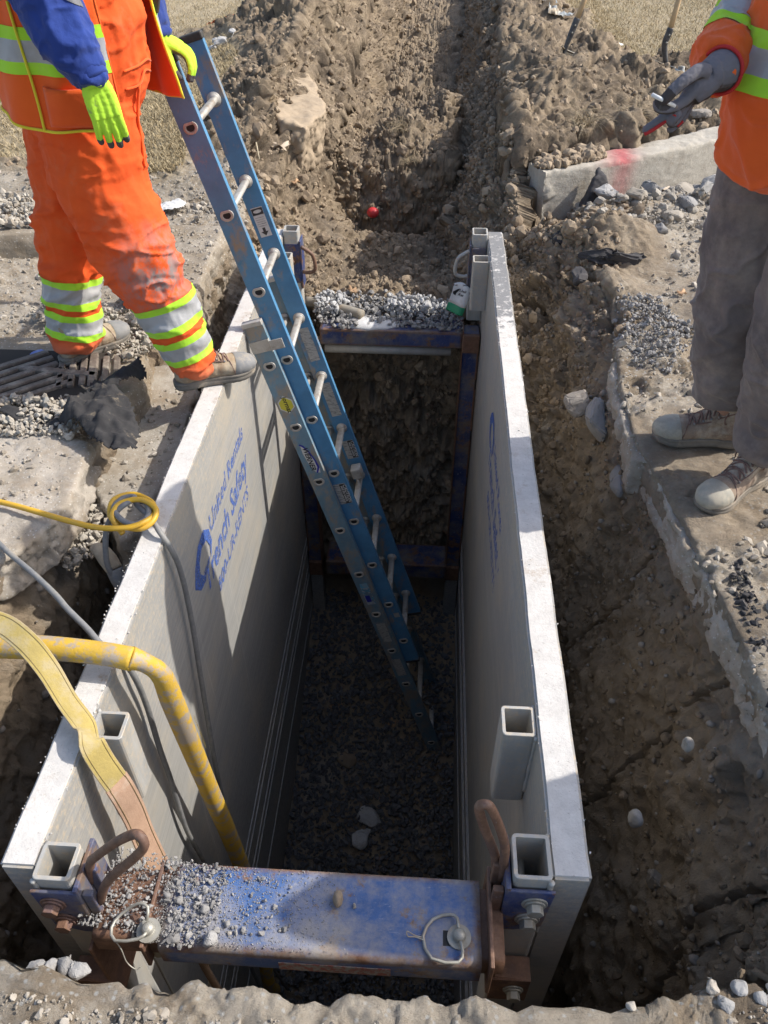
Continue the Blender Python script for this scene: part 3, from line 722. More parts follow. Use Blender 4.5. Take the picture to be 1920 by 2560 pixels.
# collars around the near posts
def collar(side, parent):
    s = 1 if side == 'R' else -1
    xi = .214-.0 if side == 'R' else -.6505; y0 = .683 if side == 'R' else .627; xo = xi+s*.085
    C = None
    # front plate and inner cheek
    poly = [(xi-s*.012, -.028), (xo+s*.0, -.028), (xo-s*.008, -.19), (xi+s*.02, -.215), (xi-s*.012, -.215)]
    C = plate('collar', poly, y0-.010, y0-.002, M_blue_dark, parent)
    bm = bmesh.new(); xa, xb = sorted((xi-s*.003, xi-s*.013)); box(bm, xa, xb, y0-.009, y0+.10, -.23, -.018); bm_obj('cheek', bm, M_blue_dark, C, bevel=.002)
    bm = bmesh.new(); xa, xb = sorted((xi-s*.014, xi-s*.036)); box(bm, xa, xb, y0+.035, y0+.052, -.30, -.02); box(bm, xa, xb, y0-.004, y0+.010, -.26, -.045); bm_obj('gusset', bm, M_blue_dark if side == 'L' else M_rust, C, bevel=.003)
    # lower collar
    bm = bmesh.new(); xa, xb = sorted((xi-s*.012, xi-s*.004)); box(bm, xa, xb, y0-.05, y0+.08, -.50, -.20)
    xa, xb = sorted((xi-s*.012, xi+s*.075)); box(bm, xa, xb, y0-.055, y0-.047, -.50, -.375); box(bm, xa, xb, y0-.047, y0-.003, -.382, -.375)
    lc = bm_obj('lower_collar', bm, M_rust, parent, bevel=.002)
    hexbolt(xi+s*.040, y0-.0555, -.425, M_zinc if side == 'R' else M_rust, lc, .015)
    bmat = M_zinc if side == 'R' else M_bolt
    hexbolt(xi+s*.048, y0-.010, -.075, bmat, C); hexbolt(xi+s*.042, y0-.010, -.150, bmat, C)
    return C
cR, cL = collar('R', SH), collar('L', SH)
bm = bmesh.new(); tube(bm, [(.195, .735, -.13), (.185, .735, -.05), (.178, .735, .0), (.150, .735, .10), (.134, .735, .170), (.138, .733, .192), (.152, .731, .190), (.172, .729, .135), (.192, .725, .06), (.197, .723, .0), (.200, .722, -.08)], .0095, 10, 5)
bm_obj('lifting_eye', bm, M_rust, cR, True)
bm = bmesh.new(); tube(bm, [(-.640, .668, -.08), (-.622, .668, .0), (-.600, .667, .035), (-.545, .664, .105), (-.500, .660, .150), (-.484, .654, .152), (-.482, .648, .128), (-.510, .644, .085), (-.560, .640, .02), (-.590, .638, -.03), (-.615, .637, -.10)], .0095, 10, 5)
bm_obj('lifting_eye', bm, M_rust, cL, True)

# far arch ----------------------------------------------------------
FS = beam('spreader', -.56, .198, 3.72, 3.88, -.565, -.470, M_blue_dark, SH, .008); FS['label'] = 'far upper spreader under the gravel pile'
beam('spreader', -.60, .198, 3.66, 3.86, -2.27, -2.15, M_blue_dark, SH, .008)['label'] = 'far lower spreader with dirt on top'
bm = bmesh.new(); cyl(bm, (-.54, 3.76, -.60), (.14, 3.76, -.60), .028, 16); bm_obj('pipe_brace', bm, M_alu_plain, FS, True)
for s, xi in ((1, .200), (-1, -.636)):
    xo = xi+s*.082 if s > 0 else xi-.082
    a, b = sorted((xi, xo))
    bm = bmesh.new(); box(bm, a, b, 3.70, 3.79, -2.25, -.46); o = bm_obj('arch_leg', bm, M_blue_dark, SH, bevel=.004)
    bm = bmesh.new(); box(bm, xi-.004*s-(.004 if s < 0 else 0), xi+(.004 if s < 0 else 0)+.0, 3.685, 3.80, -2.33, -.44); bm_obj('end_plate', bm, M_rust, o, bevel=.002)
    # channel ribs of the leg
    bm = bmesh.new(); xr = b if s > 0 else a
    for zc in np.arange(-2.1, -.55, .34): box(bm, xr-.006 if s > 0 else xr-.004, xr+.004 if s > 0 else xr+.006, 3.697, 3.793, zc, zc+.27)
    bm_obj('stiffener', bm, M_rust, o)
    for z0, z1 in ((-.565, -.462), (-2.30, -2.18)): bm = bmesh.new(); box(bm, a-.002, b+.002, 3.675, 3.70, z0, z1); bm_obj('bracket', bm, M_rust, o, bevel=.003)
    # lower knife post
    bm = bmesh.new(); w = b-a
    prism(bm, [(0, 0), (w, 0), (w, .48), (w*.8, .53), (w*.3, .53), (0, .46)], 0, .07, Matrix.Translation((a, 3.70, -2.27)) @ Matrix.Rotation(-math.pi/2, 4, 'X'))
    bm_obj('lower_post', bm, M_alu, o, bevel=.004)
    # far collar + lifting eye
    bm = bmesh.new(); y0 = 3.80
    xa, xb = sorted((xi+s*.013, xi+s*.085)); box(bm, xa, xb, y0-.008, y0-.001, -.25, -.045)
    xa, xb = sorted((xi+s*.004, xi+s*.012)); box(bm, xa, xb, y0-.008, y0+.09, -.28, -.03)
    c = bm_obj('collar', bm, M_blue_dark, SH, bevel=.002); hexbolt(xi+s*.055, y0-.008, -.13, M_bolt, c)
    bm = bmesh.new(); tube(bm, [(xi+s*.004, 3.80, -.06), (xi-s*.02, 3.80, -.075), (xi-s*.05, 3.80, -.10), (xi-s*.062, 3.80, -.15), (xi-s*.055, 3.80, -.185), (xi-s*.02, 3.80, -.195), (xi+s*.004, 3.80, -.19)], .0095, 9, 5)
    bm_obj('lifting_eye', bm, M_alu_plain if s > 0 else M_rust, c, True)
# hanging rental tag ------------------------------------------------
def text_mesh(body, size, M, mat, parent, name='lettering', ext=.0, align='LEFT', shear=0., bold=0.0, sx=1.0):
    cu = bpy.data.curves.new('t', 'FONT'); cu.body = body; cu.size = size; cu.align_x = align; cu.shear = shear; cu.offset = bold; cu.extrude = ext; cu.resolution_u = 2
    o = bpy.data.objects.new('t', cu); COL.objects.link(o); me = eval_mesh(o); bpy.data.objects.remove(o)
    me.transform(M @ Matrix.Diagonal((sx, 1, 1, 1))); me.materials.clear(); return link_mesh(name, me, mat, parent)
M_tag = simple('tag_plastic', (.72, .72, .70), (.62, .60, .56), 30, rough=.45, bump=0)
M_green = simple('tag_green', (.02, .27, .12), rough=.45, bump=0)
M_ink = simple('black_ink', (.02, .02, .022), rough=.6, bump=0)
TG = thing('hanging_tag', (.17, 3.74, -.33), 'curled white and green plastic tag with black writing on the far right post', 'tag')
def curl(u): return 3.735+.018*math.cos(u*4.2)-.02*abs(u-.5)
def tag_strip(name, v0, v1, mat, off=0):
    bm = bmesh.new(); W_, H_ = .088, .150; nu = 14; g = []
    for j in range(7):
        v = v0+(v1-v0)*j/6; row = []
        for i in range(nu+1):
            u = i/nu; top = 1-.10*abs(u-.5)**1.5*4*(v > .9)
            row.append(bm.verts.new((.128+u*W_-.030*(1-v)+.012*math.sin(v*2), curl(u)-.03*(1-v), -.185-H_*(1-v*top)-u*.020)))
        g.append(row)
    for j in range(6):
        for i in range(nu): bm.faces.new((g[j][i], g[j][i+1], g[j+1][i+1], g[j+1][i]))
    o = bm_obj(name, bm, mat, TG, True); m = o.modifiers.new('s', 'SOLIDIFY'); m.thickness = .0015; m.offset = 0
tag_strip('tag_card', .26, 1, M_tag); tag_strip('green_band', 0, .255, M_green)
RX = Matrix.Rotation(math.pi/2, 4, 'X')
MT = Matrix.Translation((.124, 3.712, -.245)) @ Matrix.Rotation(.16, 4, 'Y') @ RX
text_mesh('THIS', .011, Matrix.Translation((.130, 3.714, -.206)) @ RX, M_ink, TG, bold=.0003)
text_mesh('SAFE', .011, Matrix.Translation((.178, 3.709, -.204)) @ RX, M_ink, TG, bold=.0003)
text_mesh('United\nRentals', .021, Matrix.Translation((.160, 3.7045, -.232)) @ Matrix.Rotation(.25, 4, 'Y') @ RX, M_ink, TG, bold=.0005, shear=.2)
bm = bmesh.new(); prism(bm, [(0, 0), (.012, -.010), (.017, .004), (.030, .018), (.036, .028), (.022, .024), (.008, .016), (-.002, .010)], 0, .0006, Matrix.Translation((.132, 3.710, -.245)) @ RX); bm_obj('logo', bm, M_ink, TG)
bm = bmesh.new(); tube(bm, [(.172, 3.735, -.192), (.160, 3.76, -.19), (.145, 3.79, -.193)], .0012, 6, 4); bm_obj('tie', bm, M_ink, TG, True)

# stencilled lettering ---------------------------------------------
def stencil_mat():
    k = NT('blue_stencil_paint', .7)
    h = k.ramp(k.noise(70, 7, .8, (.4, .7, .4)), .56, .44)
    c = k.mix(k.ramp(k.noise(40, 5, .7), .4, .6), (.055, .12, .40), (.09, .17, .47)); k.color(c)
    t = k.n('ShaderNodeBsdfTransparent'); mx = k.n('ShaderNodeMixShader'); out = k.t.nodes['Material Output']
    f = k.math('ADD', k.math('MULTIPLY', h, .62), k.math('MULTIPLY', k.ramp(k.noise(150, 4, .8, off=3.), .56, .46), .55), True)
    k.l(f, mx.inputs[0]); k.l(t.outputs[0], mx.inputs[1]); k.l(k.b.outputs[0], mx.inputs[2]); k.l(mx.outputs[0], out.inputs[0]); return k.m
M_sten = stencil_mat()
def wallM(x, y, z, left=True, tilt=0.):
    # text plane on the panel: baseline along +y on the left wall, -y on the right wall
    B_ = Matrix(((0, 0, 1, x), (1, 0, 0, y), (0, 1, 0, z), (0, 0, 0, 1))) if left else Matrix(((0, 0, -1, x), (-1, 0, 0, y), (0, 1, 0, z), (0, 0, 0, 1)))
    return B_ @ Matrix.Rotation(tilt, 4, 'Z')
swoosh = [(0, 0), (.05, -.055), (.11, -.07), (.14, -.05), (.10, -.035), (.075, .0), (.085, .04), (.13, .065), (.19, .05), (.215, .0), (.205, -.05), (.245, .0), (.235, .06), (.18, .105), (.10, .10), (.035, .055)]
for left, x, y, z, par in ((True, -.7258, 1.73, -.36, PL), (False, .2888, 2.78, -.36, PR)):
    bm = bmesh.new(); prism(bm, [(a*1.0, b*1.0) for a, b in swoosh], 0, .0004, wallM(x, y, z, left)); bm_obj('logo', bm, M_sten, par)
    d = 1 if left else -1
    text_mesh('United Rentals', .098, wallM(x, y+d*.245, z+.025, left), M_sten, par, bold=.0022, shear=.15)
    text_mesh('Trench Safety', .150, wallM(x, y+d*.10, z-.135, left), M_sten, par, bold=.004, shear=.15, sx=.86)
    text_mesh('800-UR-RENTS', .088, wallM(x, y+d*.22, z-.255, left), M_sten, par, bold=.0020, shear=.15)

# ================================================================== extension ladder
def fibre(name, base, dirt, amt):
    k = NT(name, .42)
    c = k.mix(k.ramp(k.noise(7, 7, .7), .35, .65), base, tuple(v*.72 for v in base))
    c = k.mix(k.ramp(k.noise(9, 8, .74, (1, 1, .5), off=2.), amt, amt+.12), c, dirt)
    c = k.mix(k.ramp(k.noise(55, 5, .8), .66, .72), c, (.25, .19, .13))
    k.color(c); k.bump(k.noise(80, 4, .6, (1, 1, .2)), .12, .002); return k.m
M_fly = fibre('blue_fibreglass', (.095, .27, .47), (.29, .24, .185), .53)
M_base = fibre('faded_blue_fibreglass', (.18, .30, .385), (.31, .27, .22), .47)
M_rung = simple('scuffed_rung_aluminium', (.44, .42, .38), (.52, .50, .46), 30, rough=.5, metal=.2, dust=(.30, .235, .17), dustamt=(.5, .68), dscale=22)
M_cap = simple('black_plastic', (.035, .033, .03), (.07, .06, .05), 20, rough=.6)
LD = thing('extension_ladder', (.13, 3.03, -3.05), 'blue fibreglass extension ladder with aluminium rungs leaning out of the trench against the left panel', 'ladder')
UX = Vector((.776, 0, -2.695)).normalized(); UP = -UX; NR = Vector((UP.z, 0, -UP.x)).normalized()
if NR.x < 0: NR = -NR
def rail(name, p0, p1, y, ydir, w, fl, t, mat, y_in=0):
    """C-channel rail from p0 to p1 (xz centre line), web at y, flanges pointing to ydir"""
    p0, p1 = Vector(p0), Vector(p1); d = (p1-p0).normalized(); nn = NR
    prof2 = [(-w/2, 0), (w/2, 0), (w/2, fl), (w/2-t, fl), (w/2-t, t), (-w/2+t, t), (-w/2+t, fl), (-w/2, fl)]
    bm = bmesh.new(); L = (p1-p0).length; ns = 24; rings = []
    for i in range(ns+1):
        c = p0+d*(L*i/ns); rings.append([bm.verts.new(c+nn*a+Vector((0, y+ydir*b, 0))) for a, b in prof2])
    for a, b in zip(rings[:-1], rings[1:]):
        for i in range(8):
            j = (i+1) % 8; bm.faces.new((a[i], a[j], b[j], b[i]))
    for rg in (rings[0], rings[-1]): bm.faces.new(rg)
    bmesh.ops.recalc_face_normals(bm, faces=bm.faces[:])
    return bm_obj(name, bm, mat, LD, bevel=.0018)
YN, YF = 2.82, 3.245
F0, F9 = Vector((-.832, 0, .755)), Vector((-.056, 0, -1.940))
B0, B9 = Vector((-.643, 0, -.160)), Vector((.140, 0, -2.915))
ftop, fbot = F0+UP*.20, F9+UX*.19; btop, bbot = B0+UP*.19, B9+UX*.15
fr = [rail('fly_rail', fbot, ftop, YN+.030, 1, .084, .026, .005, M_fly), rail('fly_rail', fbot, ftop, YF-.030, 1, .084, .026, .005, M_fly)]
br = [rail('base_rail', bbot, btop, YN, 1, .086, .028, .005, M_base), rail('base_rail', bbot, btop, YF, -1, .086, .028, .005, M_base)]
# web of the far fly rail is seen from inside: give it the bright outer flange on the sun side
def rung(p, y0, y1, par):
    bm = bmesh.new(); P_ = []
    for a in range(12):
        t = 2*math.pi*a/12; xx, zz = .0165*math.cos(t), .0150*math.sin(t); zz = min(zz, .0095); P_.append(NR*xx+UP*zz)
    A = [bm.verts.new(Vector((0, y0, 0))+p+q) for q in P_]; B = [bm.verts.new(Vector((0, y1, 0))+p+q) for q in P_]
    for i in range(12): bm.faces.new((A[i], A[(i+1) % 12], B[(i+1) % 12], B[i]))
    bm.faces.new(A[::-1]); bm.faces.new(B); bmesh.ops.recalc_face_normals(bm, faces=bm.faces[:])
    r_ = bm_obj('rung', bm, M_rung, par, True)
    return r_
def rung_end(p, y, par, out=-1):
    """swaged D-shaped rung end: raised ring with dark hollow"""
    bm = bmesh.new(); n = 20
    def D(rx, rz, cut): return [NR*(rx*math.cos(t))+UP*min(rz*math.sin(t), cut) for t in [2*math.pi*i/n for i in range(n)]]
    ringsD = [(D(.0265, .0225, .018), 0), (D(.0255, .0215, .017), .0045), (D(.0185, .0155, .0105), .0050), (D(.0165, .0135, .009), .001), (D(.0150, .0125, .008), -.004*0+.0015)]
    R_ = [[bm.verts.new(p+Vector((0, y+out*h, 0))+q) for q in dd] for dd, h in ringsD]
    for a, b in zip(R_[:-1], R_[1:]):
        for i in range(n): bm.faces.new((a[i], a[(i+1) % n], b[(i+1) % n], b[i]))
    bmesh.ops.recalc_face_normals(bm, faces=bm.faces[:])
    if sum(f.normal.y for f in bm.faces)*out < 0: bmesh.ops.reverse_faces(bm, faces=bm.faces[:])
    o = bm_obj('rung_end', bm, M_rung, par)
    bm = bmesh.new(); bm.faces.new([bm.verts.new(p+Vector((0, y+out*.0018, 0))+q) for q in D(.0150, .0125, .008)]); bm_obj('rung_hollow', bm, M_dark, par)
for i in range(10):
    p = F0.lerp(F9, i/9); rr = rung(p, YN+.034, YF-.032, LD); 
    rung_end(p, YN+.0285, fr[0]); 
    bm = bmesh.new(); cyl(bm, p+Vector((0, YF-.036, 0)), p+Vector((0, YF-.031, 0)), .027, 18); cyl(bm, p+Vector((0, YF-.042, 0)), p+Vector((0, YF-.034, 0)), .021, 18); bm_obj('rung_collar', bm, M_rung, rr, True)
    q = B0.lerp(B9, i/9); rr = rung(q, YN+.004, YF-.004, LD); rung_end(q, YN-.0015, br[0])
    bm = bmesh.new(); cyl(bm, q+Vector((0, YF-.012, 0)), q+Vector((0, YF-.006, 0)), .026, 18); bm_obj('rung_collar', bm, M_rung, rr, True)
# end caps, guides, lock, feet
def obox(name, c, half, mat, par, bev=.002):
    """box oriented to the ladder: half = (along N, along y, along rail)"""
    bm = bmesh.new(); M = Matrix((( NR.x, 0, UP.x, c[0]), (0, 1, 0, c[1]), (NR.z, 0, UP.z, c[2]), (0, 0, 0, 1)))
    box(bm, -half[0], half[0], -half[1], half[1], -half[2], half[2], M); bmesh.ops.recalc_face_normals(bm, faces=bm.faces[:]); return bm_obj(name, bm, mat, par, bevel=bev)
for y, par in ((YN+.044, fr[0]), (YF-.018, fr[1])):
    obox('end_cap', ftop+Vector((0, y, 0))+UP*.008, (.045, .017, .014), M_cap, par, .006)
    obox('end_cap', fbot+Vector((0, y, 0))-UP*.004, (.044, .016, .010), M_cap, par, .005)
for y, s in ((YN, -1), (YF, 1)):
    gp = B0+UP*.095
    g = obox('guide_bracket', gp+Vector((0, y+s*.003, 0)), (.044, .002, .026), M_rung, LD, .0008)
    obox('bracket_wing', gp+NR*.070+Vector((0, y+s*.012, 0)), (.030, .002, .022), M_rung, g, .0008)
    obox('bracket_web', gp+NR*.043+Vector((0, y+s*.007, 0)), (.0015, .008, .030), M_rung, g, .0006)
    obox('end_cap', btop+Vector((0, y-s*.010, 0))+UP*.006, (.043, .016, .010), M_rung, g, .003)
    ft = B9+UX*.165
    f = obox('foot', ft+Vector((0, y+s*.004, 0)), (.048, .010, .022), M_rung, LD, .004)
    obox('foot_pad', ft+UX*.026+Vector((0, y+s*.004, 0)), (.052, .018, .006), M_cap, f, .002)
# rung lock on the fly section
lp = F0.lerp(F9, 6/9)+UP*.06
lk = obox('rung_lock', lp+NR*.005+Vector((0, YF-.075, 0)), (.026, .030, .030), M_rung, LD, .006)
for dy in (-.036, .0, .036):
    bm = bmesh.new(); a = lp+UX*.02+Vector((0, YF-.075+dy*.5, 0)); b = lp+UX*.085+Vector((0, YF-.075+dy, 0)); cyl(bm, a, b, .0055, 8); bm_obj('lock_arm', bm, M_rung, lk, True)
bm = bmesh.new(); a = lp+UX*.085; cyl(bm, a+Vector((0, YF-.118, 0)), a+Vector((0, YF-.034, 0)), .0065, 8); bm_obj('lock_bar', bm, M_rung, lk, True)
# stickers -----------------------------------------------------------
def sticker_mat(name, base, ink, scale=(160, 1, 40), amt=.5, wear=(.30, .27, .22), wamt=.6):
    k = NT(name, .55); c = k.mix(k.ramp(k.noise(1.0, 2, .5, scale), amt, amt+.04), base, ink)
    c = k.mix(k.ramp(k.noise(20, 8, .8, off=4.), wamt, wamt+.05), c, wear); k.color(c); return k.m
M_stk = sticker_mat('paper_sticker', (.46, .45, .42), (.16, .16, .16), (50, 50, 420), .55)
M_stk_white = simple('white_sticker', (.66, .66, .64), (.56, .54, .50), 40, rough=.5, bump=0)
M_blackstk = simple('black_sticker', (.03, .03, .033), (.06, .055, .05), 40, rough=.5, bump=0)
M_yellowstk = simple('yellow_sticker', (.62, .55, .05), rough=.5, bump=0)
M_navy = simple('navy_print', (.03, .03, .32), rough=.5, bump=0)
M_cyan = simple('cyan_print', (.10, .42, .62), (.30, .42, .50), 40, rough=.5, bump=0)
def onrail(p, y, off=0):
    """matrix: local x along N, local y up the rail, local z facing -y"""
    return Matrix(((NR.x, UP.x, 0, p[0]), (0, 0, -1, y-off), (NR.z, UP.z, 0, p[2]), (0, 0, 0, 1)))
def sticker(name, p, y, w, h, mat, par, off=.0006, dx=0., poly=None):
    bm = bmesh.new(); M = onrail(p+NR*dx, y, off)
    prism(bm, poly or [(-w/2, -h/2), (w/2, -h/2), (w/2, h/2), (-w/2, h/2)], 0, .0004, M); bmesh.ops.recalc_face_normals(bm, faces=bm.faces[:]); return bm_obj(name, bm, mat, par)
def rtext(body, p, y, size, mat, par, rot=math.pi/2, dx=0, dy=0, off=.0013, **kw):
    return text_mesh(body, size, onrail(p+NR*dx+UP*dy, y, off) @ Matrix.Rotation(rot, 4, 'Z'), mat, par, align='CENTER', **kw)
def Bp(i): return B0.lerp(B9, i/9)
def Fp(i): return F0.lerp(F9, i/9)
yb, yf_, yff = YN, YN+.030, YF-.030
# yellow lozenge
s1 = sticker('lozenge_sticker', Bp(.62), yb, .0, .0, M_stk_white, br[0], poly=[(0, -.046), (.034, -.018), (.034, .018), (0, .046), (-.034, .018), (-.034, -.018)])
sticker('lozenge_fill', Bp(.62), yb, 0, 0, M_yellowstk, s1, off=.0011, poly=[(0, -.040), (.029, -.016), (.029, .016), (0, .040), (-.029, .016), (-.029, -.016)])
rtext('jormat', Bp(.62), yb, .030, M_ink, s1, rot=-math.pi/2, dx=-.006, off=.0017, bold=.0007)
# maker's name in an oval swoosh
w1 = sticker('name_badge', Bp(1.55), yb, 0, 0, M_stk_white, br[0], poly=[(-.016, .075), (.008, .05), (.02, 0), (.03, -.06), (.024, -.094), (.005, -.088), (-.012, -.04), (-.02, .03)])
sticker('swoosh', Bp(1.55), yb, 0, 0, M_navy, w1, off=.0012, poly=[(.012, -.093), (.030, -.062), (.026, -.02), (.014, .03), (-.002, .07), (-.016, .082), (-.022, .078), (-.006, .06), (.008, .03), (.019, -.02), (.020, -.06), (.006, -.088)])
rtext('WERNER', Bp(1.55), yb, .033, M_ink, w1, rot=-math.pi/2, dx=-.011, dy=-.006, off=.0017, bold=.0009, shear=.25)
sticker('label', Bp(4.5), yb, .046, .155, sticker_mat('peeling_label', (.45, .47, .48), (.09, .30, .46), (30, 30, 60), .48, (.16, .23, .28), .52), br[0])
sticker('label_patch', Bp(4.6), yb, .026, .05, M_navy, br[0], off=.0011, dx=-.006); sticker('label_patch', Bp(4.28), yb, .040, .035, M_cyan, br[0], off=.0011)
sticker('label', Bp(5.5), yb, .048, .160, M_stk, br[0]); sticker('label', Bp(6.5), yb, .050, .155, M_stk, br[0])
# near fly rail: caution sticker
c1 = sticker('caution_sticker', Fp(5.42), yf_, .058, .125, M_stk, fr[0]); sticker('caution_panel', Fp(5.42), yf_, .028, .12, M_blackstk, c1, off=.0011, dx=.014)
rtext('CAUTION', Fp(5.42), yf_, .024, M_stk_white, c1, rot=-math.pi/2, dx=.016, off=.0016, bold=.0005); rtext('MISE EN GARDE', Fp(5.42), yf_, .0135, M_stk_white, c1, rot=-math.pi/2, dx=.004, off=.0016, bold=.0004)
sticker('patch', Fp(8.3), yf_, .03, .035, M_rung, fr[0], dx=.02)
# far fly rail: arrow sticker, long labels, caution
a1 = sticker('arrow_sticker', Fp(1.55), yff, .050, .125, M_stk_white, fr[1], dx=-.002)
sticker('sticker_head', Fp(1.55)+UP*.045, yff, .048, .028, M_blackstk, a1, off=.0011, dx=-.002)
sticker('sticker_oval', Fp(1.55)+UP*.046, yff, 0, 0, M_stk_white, a1, off=.0016, dx=-.002, poly=[(.018*math.cos(t), .007*math.sin(t)) for t in np.linspace(0, 2*math.pi, 16, endpoint=False)])
sticker('arrow', Fp(1.55)-UP*.042, yff, 0, 0, M_blackstk, a1, off=.0011, dx=-.002, poly=[(-.006, .018), (-.006, .002), (-.016, .002), (0, -.016), (.016, .002), (.006, .002), (.006, .018)])
for j in range(5): sticker('print_line', Fp(1.55)+UP*(.020-.009*j), yff, .038, .0035, M_stk, a1, off=.0010, dx=-.002)
sticker('label', Fp(3.45), yff, .046, .175, M_stk, fr[1]); sticker('label', Fp(4.45), yff, .050, .195, M_stk, fr[1])
c2 = sticker('caution_sticker', Fp(5.45), yff, .058, .115, M_stk, fr[1]); sticker('caution_panel', Fp(5.45), yff, .028, .11, M_blackstk, c2, off=.0011, dx=.014)
rtext('CAUTION', Fp(5.45), yff, .022, M_stk_white, c2, rot=-math.pi/2, dx=.016, off=.0016, bold=.0005); rtext('MISE EN GARDE', Fp(5.45), yff, .0125, M_stk_white, c2, rot=-math.pi/2, dx=.004, off=.0016, bold=.0004)
# ================================================================== concrete pieces
def poly_inside(P, poly):
    x, y = P[:, 0], P[:, 1]; ins = np.zeros(len(P), bool); n = len(poly)
    for i in range(n):
        x0, y0 = poly[i]; x1, y1 = poly[(i+1) % n]
        c = ((y0 > y) != (y1 > y)) & (x < (x1-x0)*(y-y0)/(y1-y0+1e-12)+x0); ins ^= c
    return ins
def slab(name, poly, z0, z1, mat, label, cat, disp=.008, freq=14, vox=.010, tilt=None, group=None, chip=.018):
    """broken slab: prism remeshed finely and roughened"""
    bm = bmesh.new(); prism(bm, poly, z0, z1); me = remesh(bm, vox, 1)
    co, no = mesh_arrays(me)
    side = 1-np.abs(no[:, 2])
    co = co+no*(disp*fbm(co, freq, 5, 7, .6)+chip*side*fbm(co, 9, 4, 9, .6)+.017*side*(chunks(co, 17, 5)-.3)+.007*side*(chunks(co, 45, 6)-.3)+.0030*fbm(co, 60, 3, 11)+.0035*(chunks(co, 60, 8)-.3))[:, None]
    edge = sstep(.3, .7, side)*sstep(z1-.03, z1, co[:, 2]); co[:, 2] -= edge*.006*(1+fbm(co, 12, 3, 8))
    if tilt: 
        c = co.mean(0); M = np.array(Matrix.Rotation(tilt[0], 3, 'X') @ Matrix.Rotation(tilt[1], 3, 'Y')); co = (co-c)@M.T+c
    set_co(me, co); o = link_mesh(name, me, mat); return tagp(o, label, cat, group)
# left broken slab, right slabs
k = concrete('aggregate_concrete', (.44, .40, .345), (.30, .26, .205), (.29, .235, .17), (.52, .66)); M_aggr = k.m
slab('broken_slab', [(-1.10, 2.04), (-1.07, 1.92), (-1.055, 1.75), (-1.07, 1.62), (-1.13, 1.50), (-1.24, 1.39), (-1.5, 1.25), (-2.3, 1.2), (-2.4, 2.1), (-1.5, 2.08), (-1.25, 2.10)], -.135, .008, M_aggr,
     'thick broken concrete slab with a crumbling lit edge, left of the shield beside the cords', 'concrete slab')
slab('broken_slab', [(.700, 2.09), (.700, 2.30), (.705, 2.45), (.715, 2.62), (.745, 2.75), (.80, 2.79), (.83, 2.6), (.82, 2.2), (.76, 2.07)], -.17, -.028, M_aggr,
     'short tilted slab edge at the right trench lip, behind the left boot of the grey trousered worker', 'concrete slab', tilt=(0, -.05))
slab('broken_slab', [(.745, 2.17), (.742, 2.10), (.75, 2.02), (.758, 1.92), (.765, 1.80), (.78, 1.68), (.80, 1.55), (.812, 1.45), (.825, 1.30), (.835, 1.15), (.85, .95), (.86, .7), (.95, .7), (.95, 1.4), (.92, 1.9), (.86, 2.16)], -.15, -.030, M_aggr,
     'long slab edge of pale concrete along the right trench lip under the two work boots', 'concrete slab')
# lower basin wall left
slab('basin_wall', [(-1.20, 2.74), (-.99, 2.80), (-.90, 2.62), (-.868, 2.3), (-.868, 2.0), (-.885, 1.80), (-.92, 1.72), (-1.02, 1.86), (-1.12, 2.0), (-1.16, 2.2)], -.75, -.14, M_conc,
     'smooth concrete basin wall top beside the dark gap left of the shield', 'basin wall', disp=.004, chip=.006, vox=.014)
slab('catch_basin', [(-1.78, 2.20), (-1.20, 2.20), (-1.07, 2.26), (-1.045, 2.45), (-1.09, 2.66), (-1.18, 2.74), (-1.78, 2.74)], -.6, -.004, M_conc_dirty,
     'concrete collar around the slotted drain grate in front of the orange clad worker', 'catch basin', disp=.005, chip=.006, vox=.014)
